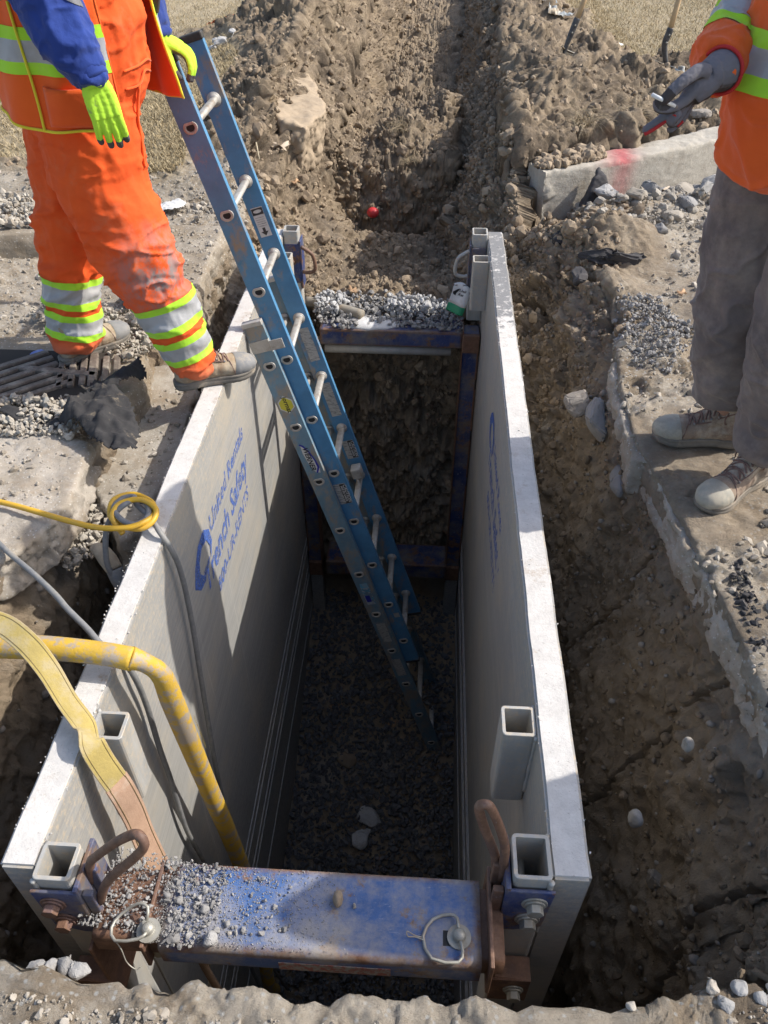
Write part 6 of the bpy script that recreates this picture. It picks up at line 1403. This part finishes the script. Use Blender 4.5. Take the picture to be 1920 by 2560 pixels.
def head(parent, c, face, skin_pts, helmet=True):
    """continuous slim body (head, neck, trunk, limbs) under the clothes, with facial features"""
    c, fd = Vector(c), Vector(face).normalized(); s = Vector((-fd.y, fd.x, 0)); bm = bmesh.new()
    Mh = Matrix(((fd.x, s.x, 0, c.x), (fd.y, s.y, 0, c.y), (0, 0, 1, c.z), (0, 0, 0, 1)))
    def ell(a, b, z_, rx, ry, rz): bmesh.ops.create_uvsphere(bm, u_segments=16, v_segments=12, radius=1, matrix=Mh @ Matrix.Translation((a, b, z_)) @ Matrix.Diagonal((rx, ry, rz, 1)))
    ell(0, 0, .02, .098, .078, .105); ell(.03, 0, -.05, .068, .060, .065); ell(.102, 0, -.015, .018, .014, .026); ell(.085, 0, -.060, .016, .026, .010)
    for e in (-1, 1): ell(.0, e*.080, -.01, .022, .010, .032); ell(.082, e*.032, .020, .014, .017, .008)
    for L in skin_pts: rings(bm, L, 14, 4)
    me = remesh(bm, .008, 2)
    for p in me.polygons: p.use_smooth = True
    b = link_mesh('body', me, M_skin, parent)
    k_ = []
    for e in (-1, 1):
        bm = bmesh.new(); bmesh.ops.create_uvsphere(bm, u_segments=10, v_segments=8, radius=.010, matrix=Mh @ Matrix.Translation((.084, e*.032, .008))); bm_obj('eye', bm, M_dark, b, True)
    bm = bmesh.new(); bmesh.ops.create_uvsphere(bm, u_segments=20, v_segments=14, radius=1, matrix=Mh @ Matrix.Translation((-.012, 0, .035)) @ Matrix.Diagonal((.100, .086, .098, 1)))
    g = bm.verts[:]+bm.edges[:]+bm.faces[:]; bmesh.ops.bisect_plane(bm, geom=g, plane_co=c+Vector((0, 0, .02))+fd*.03, plane_no=(fd*.6-Vector((0, 0, .8))), clear_outer=True); bm_obj('hair', bm, M_hair, b, True)
    bm = bmesh.new(); bmesh.ops.create_uvsphere(bm, u_segments=24, v_segments=14, radius=1, matrix=Mh @ Matrix.Translation((0, 0, .055)) @ Matrix.Diagonal((.125, .108, .115, 1)))
    g = bm.verts[:]+bm.edges[:]+bm.faces[:]; bmesh.ops.bisect_plane(bm, geom=g, plane_co=c+Vector((0, 0, .06)), plane_no=(0, 0, 1), clear_inner=True)
    prism(bm, [(.06+.10*math.cos(t), .10*math.sin(t)) for t in np.linspace(-1.5, 1.5, 14)], .058, .064, Mh); bm_obj('helmet', bm, M_helmet, b, True)
    return b

# ---------------------------------------------------------------- person stepping on the panel
PA = thing('person', (-1.05, 2.55, 0), 'person in orange overalls and open vest, right boot on the left panel, hand on ladder', 'person')
legR = [(-1.035, 2.51, .90, .150), (-1.045, 2.50, .72, .148), (-.968, 2.45, .50, .124), (-.915, 2.44, .36, .110), (-.872, 2.43, .24, .094), (-.838, 2.43, .115, .090), (-.825, 2.43, .075, .086)]
legL = [(-1.15, 2.66, .90, .145), (-1.20, 2.67, .68, .138), (-1.262, 2.655, .46, .112), (-1.285, 2.64, .34, .100), (-1.310, 2.615, .20, .094), (-1.318, 2.60, .10, .096), (-1.318, 2.597, .065, .093)]
trunk = [(-1.10, 2.58, .86, .165), (-1.065, 2.57, .98, .195), (-1.045, 2.56, 1.12, .200), (-1.05, 2.55, 1.27, .185), (-1.06, 2.55, 1.36, .150)]
def amp_leg(co):
    z = co[:, 2]; return .55+.75*np.exp(-((z-.42)/.16)**2)+.5*np.exp(-((z-.10)/.06)**2)
OV = garment('overalls', [legR, legL, trunk], .0062, M_orange, PA, .024, 5.2, 21, 3, amp_fn=amp_leg, fine=.30, stretch=(1, 1, 2.0))
kn = NT('knee_dirt_orange', .9)  # grey scuffs on the right knee belong to the cloth
c0 = kn.mix(kn.ramp(kn.noise(7, 5, .6), .35, .65), (.78, .105, .012), (.72, .088, .010))
g_ = kn.n('ShaderNodeVectorMath', operation='DISTANCE'); kn.l(kn.co(), g_.inputs[0]); g_.inputs[1].default_value = (-.865, 2.37, .44)
m_ = kn.math('MULTIPLY', kn.ramp(g_.outputs['Value'], .19, .04), kn.ramp(kn.noise(16, 7, .75, (1, 1, .7), off=3.), .40, .56))
c0 = kn.mix(kn.math('MULTIPLY', kn.ramp(kn.noise(4, 8, .72, off=5.), .56, .76), .55), c0, (.52, .24, .13)); c0 = kn.mix(m_, c0, (.24, .20, .19))
low = kn.n('ShaderNodeSeparateXYZ'); kn.l(kn.co(), low.inputs[0]); c0 = kn.mix(kn.math('MULTIPLY', kn.ramp(low.outputs[2], .12, .04), .5), c0, (.45, .22, .13))
kn.color(c0); kn.bump(kn.noise(260, 3, .6), .25, .0015); kn.bump(kn.noise(28, 5, .6, (1, 1, 1.6)), .3, .006); OV.data.materials[0] = kn.m
BANDS = [(.045, .070, M_lime), (.070, .118, M_silver), (.118, .143, M_lime), (.165, .190, M_lime), (.190, .245, M_silver), (.245, .270, M_lime)]
for leg, off in ((legR, 0.0), (legL, -.01)):
    a, b = Vector(leg[-1][:3])-Vector((0, 0, .02)), Vector(leg[3][:3]); d = (b-a).normalized()
    def filt(co, a=a, d=d): v = co-a; return (v-d*v.dot(d)).length < .155 and (abs(co.x-a.x-d.x*v.dot(d)) < .17)
    for u0, u1, m in BANDS: band(OV.data, a, d, u0+off+.012, u1+off+.012, m, OV, 'reflective_band' if m is M_silver else 'lime_band', filt=filt)
# bib seam, flap, pocket
def seam(pts, r, mat, parent, name='seam', sub=6): bm = bmesh.new(); tube(bm, pts, r, 7, sub); return bm_obj(name, bm, mat, parent, True)
seam(on_surface(OV, [(-.85, 2.44, 1.0), (-.835, 2.50, 1.005), (-.83, 2.56, 1.01), (-.84, 2.62, 1.01)]), .0035, M_orange2, OV, 'waist_seam')
seam(on_surface(OV, [(-.85, 2.44, .965), (-.835, 2.50, .970), (-.83, 2.56, .975), (-.84, 2.62, .975)]), .0035, M_orange2, OV, 'waist_seam')
seam(on_surface(OV, [(-.85, 2.50, .95), (-.86, 2.50, .88), (-.87, 2.50, .80), (-.88, 2.49, .74)]), .0045, M_orange2, OV, 'fly_flap')
# open vest
VC = Vector((-1.055, 2.565, 0)); 
def vest_pt(th, z, off=0.):
    """th degrees measured from +x, positive towards +y"""
    t = math.radians(th); hemz = 1.0
    R0 = .222+.03*math.cos(t-math.radians(-90))**2
    flare = .034*math.exp(-((((th+360) % 360)-30)/22)**2)+.022*math.exp(-((((th+360) % 360)-308)/25)**2)
    low = max(0, min(1, (1.28-z)/.38)); hi = max(0, (z-1.25)/.2)
    r_ = R0+flare*(.35+.65*low)+.018*low-.10*hi*hi+off
    w = .009*math.sin(th*.11+z*7)+.006*math.sin(th*.23-z*12)
    return Vector((VC.x+(r_+w)*math.cos(t), VC.y+(r_+w)*math.sin(t)*.98, z))
def hem(th): 
    a = (th+360) % 360
    return .885+.045*math.exp(-((a-180)/70)**2)+.006*math.sin(a*.09)
def vest_shell(z0f, z1, th0, th1, off, nth=110, nz=46):
    V = []; 
    for i in range(nth+1):
        th = th0+(th1-th0)*i/nth; z0 = z0f(th)
        for j in range(nz+1): V.append(vest_pt(th, z0+(z1-z0)*j/nz, off)[:])
    idx = np.arange((nth+1)*(nz+1)).reshape(nth+1, nz+1); F = np.stack([idx[:-1, :-1], idx[1:, :-1], idx[1:, 1:], idx[:-1, 1:]], -1).reshape(-1, 4)
    return np.array(V), F
V_, F_ = vest_shell(hem, 1.46, 24, 309, 0.); me = np_mesh('vest', V_, F_, True); wrinkle(me, .006, 5, 8, (1, 1, .8)); VS = link_mesh('vest', me, M_orange2, PA); m = VS.modifiers.new('s', 'SOLIDIFY'); m.thickness = .004; m.offset = -1
for z0, z1, mt in ((1.030, 1.060, M_lime), (1.060, 1.112, M_silver), (1.112, 1.142, M_lime)): band(VS.data, (0, 0, 0), (0, 0, 1), z0, z1, mt, VS, 'reflective_band' if mt is M_silver else 'lime_band', .002)
hp = [vest_pt(t, hem(t), .002) for t in range(24, 310, 5)]; seam([tuple(p) for p in hp], .0042, M_yellow, VS, 'hem_piping', 2)
seam([tuple(vest_pt(24, z, .001)) for z in np.linspace(hem(24), 1.44, 12)], .0042, M_yellow, VS, 'edge_piping', 3)
seam([tuple(vest_pt(309, z, .001)) for z in np.linspace(hem(309), 1.44, 12)], .0030, M_orange2, VS, 'edge_piping', 3)
seam([tuple(vest_pt(262-(z-.9)*10, z, .006)) for z in np.linspace(hem(262)+.002, 1.2, 12)], .0040, M_yellow, VS, 'side_piping', 3)
bm = bmesh.new()
for i in range(13):
    for j in range(9):
        p = vest_pt(268+i*2.9, .905+.012*j, .006+.006*math.sin(i/12*math.pi)*math.sin(min(1, j/3)*1.57)); bm.verts.new(p)
bm.verts.ensure_lookup_table()
for i in range(12):
    for j in range(8): a = i*9+j; bm.faces.new([bm.verts[q] for q in (a, a+9, a+10, a+1)])
bmesh.ops.recalc_face_normals(bm, faces=bm.faces[:]); o = bm_obj('vest_pocket', bm, M_orange2, VS, True); m = o.modifiers.new('s', 'SOLIDIFY'); m.thickness = .005
seam([tuple(vest_pt(268+i*2.9, 1.003-.012*math.sin(i/12*3.14), .010)) for i in range(13)], .003, M_orange2, VS, 'pocket_edge', 3)
bm = bmesh.new(); box(bm, -.012, .012, -.010, .010, -.025, .025, Matrix.Translation(vest_pt(28, 1.145, .012)) @ Matrix.Rotation(.3, 4, 'Y')); cyl(bm, vest_pt(28, 1.17, .014), vest_pt(28, 1.195, .014), .004, 8); bm_obj('radio_clip', bm, M_cap, VS, bevel=.003)
# sleeves
M_patch = cloth_mat('dull_grey_patch', (.17, .175, .19), (.14, .14, .15))
def amp_sl(co): return .8+0*co[:, 2]
SLV = garment('sleeve', [[(-1.10, 2.42, 1.42, .090), (-1.035, 2.33, 1.32, .092), (-.985, 2.28, 1.20, .086), (-.945, 2.25, 1.128, .074), (-.905, 2.232, 1.072, .056), (-.892, 2.225, 1.052, .047)]], .005, M_bluefl, PA, .012, 9, 31, 3, stretch=(1.3, 1.3, 1.3))
bm = bmesh.new(); tube(bm, [(-.925, 2.240, 1.095), (-.902, 2.230, 1.066), (-.884, 2.222, 1.040)], [.047, .046, .043], 22, 6); bm_obj('cuff', bm, M_bluefl, SLV, True)
band(SLV.data, (-.985, 2.28, 1.20), (-.40, -.25, -.88), -.075, -.030, simple('dark_grey_patch', (.20, .20, .21)) if False else M_patch, SLV, 'reflective_patch', .002, filt=lambda c: c.x > -.975 and c.y < 2.28)
garment('sleeve', [[(-1.02, 2.74, 1.38, .085), (-.97, 2.83, 1.25, .080), (-.935, 2.86, 1.14, .070), (-.895, 2.83, 1.06, .050), (-.885, 2.825, 1.045, .044)]], .006, M_bluefl, PA, .012, 9, 33, 3, stretch=(1.3, 1.3, 1.3))
# hanging right glove
w0 = Vector((-.888, 2.224, 1.046)); dn = Vector((.17, -.05, -.97)).normalized(); side = Vector((.90, .42, .10)); side = (side-dn*side.dot(dn)).normalized(); pn = side.cross(dn)
if pn.y < 0: pn = -pn
def hp_(a, b, c=0.): return tuple(w0+dn*a+side*b+pn*c)
fing = []
for b, L, r, sp in ((.031, .070, .0096, .004), (.0105, .080, .0100, .001), (-.0105, .075, .0098, -.004), (-.030, .060, .0090, -.010)):
    fing.append(([hp_(.075, b*.9), hp_(.098, b, .0), hp_(.098+L*.45, b+sp*.4, .010), hp_(.098+L*.78, b+sp*.55, .024), hp_(.098+L*.93, b+sp*.5, .036)], [r*1.1, r*1.1, r, r*.95, r*.88]))
thumb = ([hp_(.030, .012, .014), hp_(.060, .020, .030), hp_(.088, .018, .042), hp_(.106, .010, .048)], [.016, .0135, .0115, .0105])
hand('glove', fing+[thumb], [([hp_(-.03, 0), hp_(.0, 0), hp_(.03, .001), (hp_(.065, .002)), hp_(.095, .002)], [.033, .031, .036, .041, .037], (1, .62)) if False else ([hp_(-.03, 0), hp_(.0, 0), hp_(.02, .0)], [.034, .031, .030], None)]+[([hp_(.0, b*.45), hp_(.04, b*.85), hp_(.095, b)], [.018, .0175, .0135], None) for b in (.029, .010, -.010, -.027)], pn, M_glove, PA,
     tip_palm=[(*f[0][-1], .016) for f in fing]+[(*f[0][-2], .010) for f in fing])
# left glove resting on the ladder top
kn_ = Vector((-.822, 2.835, 1.000))
fg = []
for i, (dy, L) in enumerate(((-.030, .95), (-.010, 1.05), (.010, 1.0), (.028, .85))):
    b = kn_+Vector((0, dy, -abs(dy)*.15)); fg.append(([tuple(b+Vector((-.03, 0, .006))), tuple(b), tuple(b+Vector((.026, -.003, -.018))*L), tuple(b+Vector((.036, -.010, -.052))*L), tuple(b+Vector((.026, -.014, -.082))*L)], [.0125, .0120, .0108, .0100, .0090]))
th_ = ([(-.865, 2.80, 1.010), (-.850, 2.785, .975), (-.838, 2.780, .945), (-.824, 2.782, .925)], [.018, .0145, .012, .0105])
hand('glove', fg+[th_], [([(-.905, 2.83, 1.055), (-.875, 2.825, 1.030), (-.86, 2.826, 1.022)], [.032, .031, .031], None)]+[([(-.875, 2.825+d*.5, 1.022), (-.85, 2.83+d*.8, 1.010), (-.822, 2.835+d, .998)], [.019, .0185, .0130], None) for d in (-.030, -.010, .010, .027)], (-.5, .1, -.85), M_glove, PA,
     tip_palm=[(*f[0][-1], .017) for f in fg]+[(*th_[0][-1], .022)])
# boots
boot((-.895, 2.375), (-.622, 2.515), .004, (-.845, 2.42, .17), M_leather, M_toecap, PA, 3, lace=True)
boot((-1.372, 2.525), (-1.172, 2.775), -.006, (-1.322, 2.59, .14), M_leather, M_toecap, PA, 5, lace=False)
head(PA, (-1.02, 2.56, 1.66), (.93, .2, -.3), [[(-1.05, 2.56, 1.42, .09), (-1.03, 2.56, 1.56, .06), (-1.02, 2.56, 1.62, .06)], [(-1.07, 2.57, .95, .14), (-1.05, 2.56, 1.2, .15), (-1.05, 2.56, 1.42, .13)], [(-1.05, 2.40, 1.42, .06), (-.99, 2.28, 1.2, .045), (-.90, 2.23, 1.06, .028)], [(-1.0, 2.70, 1.42, .06), (-.94, 2.86, 1.15, .045), (-.89, 2.83, 1.05, .028)],
    [(-1.04, 2.51, .95, .09), (-1.03, 2.49, .72, .08), (-.965, 2.45, .50, .06), (-.85, 2.42, .12, .04)], [(-1.14, 2.65, .95, .09), (-1.2, 2.67, .68, .08), (-1.26, 2.655, .46, .06), (-1.31, 2.59, .12, .04)]])

# ---------------------------------------------------------------- person with the cigarette
PB = thing('person', (.95, 2.05, 0), 'person in dusty grey trousers and orange jacket standing at the right lip, cigarette in hand', 'person')
lgA = [(.99, 1.985, .98, .135), (.99, 1.965, .78, .128), (.995, 1.945, .50, .112), (1.018, 1.950, .32, .103), (1.034, 1.965, .20, .100), (1.040, 1.972, .155, .094)]
lgB = [(.885, 2.15, .98, .135), (.88, 2.145, .75, .126), (.895, 2.14, .50, .114), (.930, 2.155, .32, .106), (.952, 2.165, .24, .101), (.962, 2.17, .195, .095)]
TR = garment('trousers', [lgA, lgB, [(.93, 2.07, .92, .165), (.92, 2.06, 1.05, .170)]], .0062, M_grey_tr, PB, .024, 4.6, 51, 3, amp_fn=lambda co: .55+.9*np.exp(-((co[:, 2]-.14)/.11)**2)+.4*np.exp(-((co[:, 2]-.5)/.15)**2), fine=.25, stretch=(1.15, 1.15, 1.5))
seam(on_surface(TR, [(1.0, 1.84, z) for z in np.linspace(.9, .10, 14)], .0005), .0022, M_grey_tr, TR, 'side_seam', 4); seam(on_surface(TR, [(1.012, 1.84, z) for z in np.linspace(.9, .10, 14)], .0005), .0016, M_grey_tr, TR, 'side_seam', 4)
def jk_extra(bm): pass
JK = garment('jacket', [[(.900, 2.01, .985, .185), (.878, 1.995, 1.04, .214), (.862, 1.985, 1.14, .216), (.870, 2.00, 1.28, .198), (.885, 2.03, 1.41, .150), (.89, 2.05, 1.48, .09)]], .006, M_fleece, PB, .020, 4.5, 61, 3, fine=.18, stretch=(1, 1, 1.3))
SA = [(.80, 2.08, 1.42, .080), (.735, 2.10, 1.32, .072), (.680, 2.07, 1.235, .066), (.640, 2.00, 1.180, .064), (.612, 1.938, 1.157, .062), (.604, 1.915, 1.154, .056), (.599, 1.900, 1.153, .050)]
SB = garment('sleeve', [SA], .005, M_fleece, PB, .012, 9, 71, 3, stretch=(1.3, 1.3, 1.3))
garment('sleeve', [[(1.03, 2.16, 1.42, .095), (1.12, 2.20, 1.26, .085), (1.16, 2.15, 1.10, .075), (1.12, 2.05, .98, .06), (1.10, 2.02, .95, .05)]], .006, M_fleece, PB, .012, 9, 73, 3, stretch=(1.3, 1.3, 1.3))
for z0, z1, mt in ((1.086, 1.117, M_lime), (1.117, 1.168, M_silver), (1.168, 1.198, M_lime)): band(JK.data, (0, 0, 0), (-.04, .0, 1), z0+.0, z1, mt, JK, 'reflective_band' if mt is M_silver else 'lime_band', .002)
sd = (Vector(SA[1][:3])-Vector(SA[3][:3])).normalized()
for u0, u1, mt in ((.008, .034, M_lime), (.034, .076, M_silver), (.076, .102, M_lime)): band(SB.data, SA[3][:3], sd, u0, u1, mt, SB, 'reflective_band' if mt is M_silver else 'lime_band', .002)
zp = on_surface(JK, [(.70+.03*math.sin((z-.94)*8), 1.72, z) for z in np.linspace(1.42, .955, 18)], .001)
seam(zp, .0042, simple('orange_zip', (.75, .07, .012), bump=.3, bscale=400), JK, 'zipper', 4)
for dx in (-.014, .014): seam(on_surface(JK, [(.70+dx+.03*math.sin((z-.94)*8), 1.72, z) for z in np.linspace(1.42, .955, 18)], .0), .0018, M_fleece, JK, 'zip_placket', 4)
st = [on_surface(JK, [(x, 1.80, z) for z in np.linspace(1.215, 1.42, 9)], .002) for x in (.765-.10, .765-.075)]
bm = bmesh.new(); L_ = [[bm.verts.new(p) for p in s_] for s_ in st]
for i in range(8): bm.faces.new((L_[0][i], L_[1][i], L_[1][i+1], L_[0][i+1]))
bmesh.ops.recalc_face_normals(bm, faces=bm.faces[:]); bm_obj('lime_band', bm, M_lime, JK, True)
# pointing glove and cigarette
ix = [([(.528, 1.838, 1.112), (.508, 1.828, 1.100), (.486, 1.818, 1.096), (.468, 1.814, 1.099), (.464, 1.816, 1.108)], [.0135, .0120, .0110, .0100, .0092])]
ch = ix+[([(.526, 1.852, 1.100), (.512, 1.848, 1.086), (.492, 1.846, 1.072), (.474, 1.846, 1.058), (.460, 1.846, 1.047)], [.0130, .0122, .0112, .0104, .0094]),
         ([(.536, 1.862, 1.098), (.526, 1.854, 1.078), (.512, 1.842, 1.064), (.506, 1.832, 1.070), (.512, 1.828, 1.082)], [.0128, .0118, .0110, .0104, .0098]),
         ([(.547, 1.872, 1.102), (.542, 1.868, 1.082), (.534, 1.864, 1.066), (.524, 1.860, 1.054), (.515, 1.857, 1.046)], [.0115, .0105, .0100, .0094, .0086]),
         ([(.556, 1.846, 1.158), (.538, 1.834, 1.163), (.514, 1.822, 1.152), (.492, 1.814, 1.134), (.476, 1.810, 1.116)], [.0165, .0150, .0135, .0125, .0112])]
GB = hand('glove', ch, [([(.580, 1.872, 1.150), (.562, 1.864, 1.146)], [.034, .030], None)]+[([(.562, 1.862, 1.148), (.545, a, b), c], [.022, .0185, .0140], None) for a, b, c in ((1.846, 1.136, (.526, 1.838, 1.112)), (1.855, 1.128, (.526, 1.850, 1.102)), (1.864, 1.124, (.535, 1.861, 1.098)), (1.873, 1.124, (.546, 1.871, 1.102)))], (.2, .6, -.7), M_glove2, PB, vox=.0022, extra=lambda bm: (tube(bm, [(.578, 1.872, 1.146), (.556, 1.860, 1.130), (.538, 1.853, 1.112)], [.030, .031, .024], 14, 5), tube(bm, [(.612, 1.905, 1.153), (.592, 1.885, 1.151), (.572, 1.870, 1.148)], [.043, .039, .032], 18, 5)), tip_palm=[(.476, 1.810, 1.116, .021)])
_ax = Vector((.62, .75, .08)).normalized(); _s = _ax.cross(Vector((0, 0, 1))).normalized(); _u = _s.cross(_ax)
for pts in ([tuple(Vector((.6015, 1.894, 1.152))+_s*.0450*math.cos(t)+_u*.0450*math.sin(t)) for t in np.linspace(0, 2*math.pi, 15)],): seam(pts, .0040, M_redtrim, GB, 'red_cuff_trim', 6)
seam([(.498, 1.838, 1.070), (.482, 1.836, 1.058), (.466, 1.837, 1.046), (.456, 1.840, 1.040)], .0042, M_redtrim, GB, 'finger_trim', 5)
seam([(.520, 1.836, 1.082), (.512, 1.828, 1.086), (.506, 1.822, 1.080)], .0045, M_redtrim, GB, 'finger_trim', 5); seam([(.534, 1.852, 1.064), (.524, 1.850, 1.054)], .0040, M_redtrim, GB, 'finger_trim', 5)
CG = thing('cigarette', (.475, 1.806, 1.113), 'white cigarette held between thumb and finger of the grey glove', 'cigarette')
bm = bmesh.new(); cyl(bm, (.445, 1.797, 1.127), (.500, 1.814, 1.102), .0040, 12); bm_obj('paper', bm, simple('white_paper_roll', (.78, .78, .76), bump=0), CG, True)
bm = bmesh.new(); cyl(bm, (.500, 1.814, 1.102), (.505, 1.8155, 1.0995), .0041, 12); bm_obj('ash_tip', bm, simple('ash', (.25, .20, .17), bump=.3), CG, True)
boot((1.070, 2.170), (.772, 2.190), -.008, (.985, 2.18, .17), M_leather2, M_toecap2, PB, 7)
boot((1.075, 2.000), (.850, 1.822), -.012, (1.045, 1.945, .17), M_leather2, M_toecap2, PB, 9)
head(PB, (.84, 1.99, 1.70), (-.7, -.65, -.3), [[(.88, 2.05, 1.45, .09), (.87, 2.03, 1.60, .06), (.865, 2.02, 1.66, .06)], [(.93, 2.06, .98, .14), (.89, 2.05, 1.2, .15), (.89, 2.05, 1.44, .13)], [(.80, 2.08, 1.42, .05), (.68, 2.07, 1.235, .042), (.585, 1.876, 1.152, .028)], [(1.0, 2.14, 1.42, .06), (1.14, 2.17, 1.12, .045), (1.10, 2.02, .95, .03), (1.06, 1.98, .90, .025)],
    [(.97, 2.0, .98, .09), (.99, 1.96, .75, .08), (.995, 1.945, .50, .06), (1.045, 1.95, .12, .04)], [(.89, 2.14, .98, .09), (.88, 2.145, .75, .08), (.895, 2.14, .50, .06), (.985, 2.18, .12, .04)]])
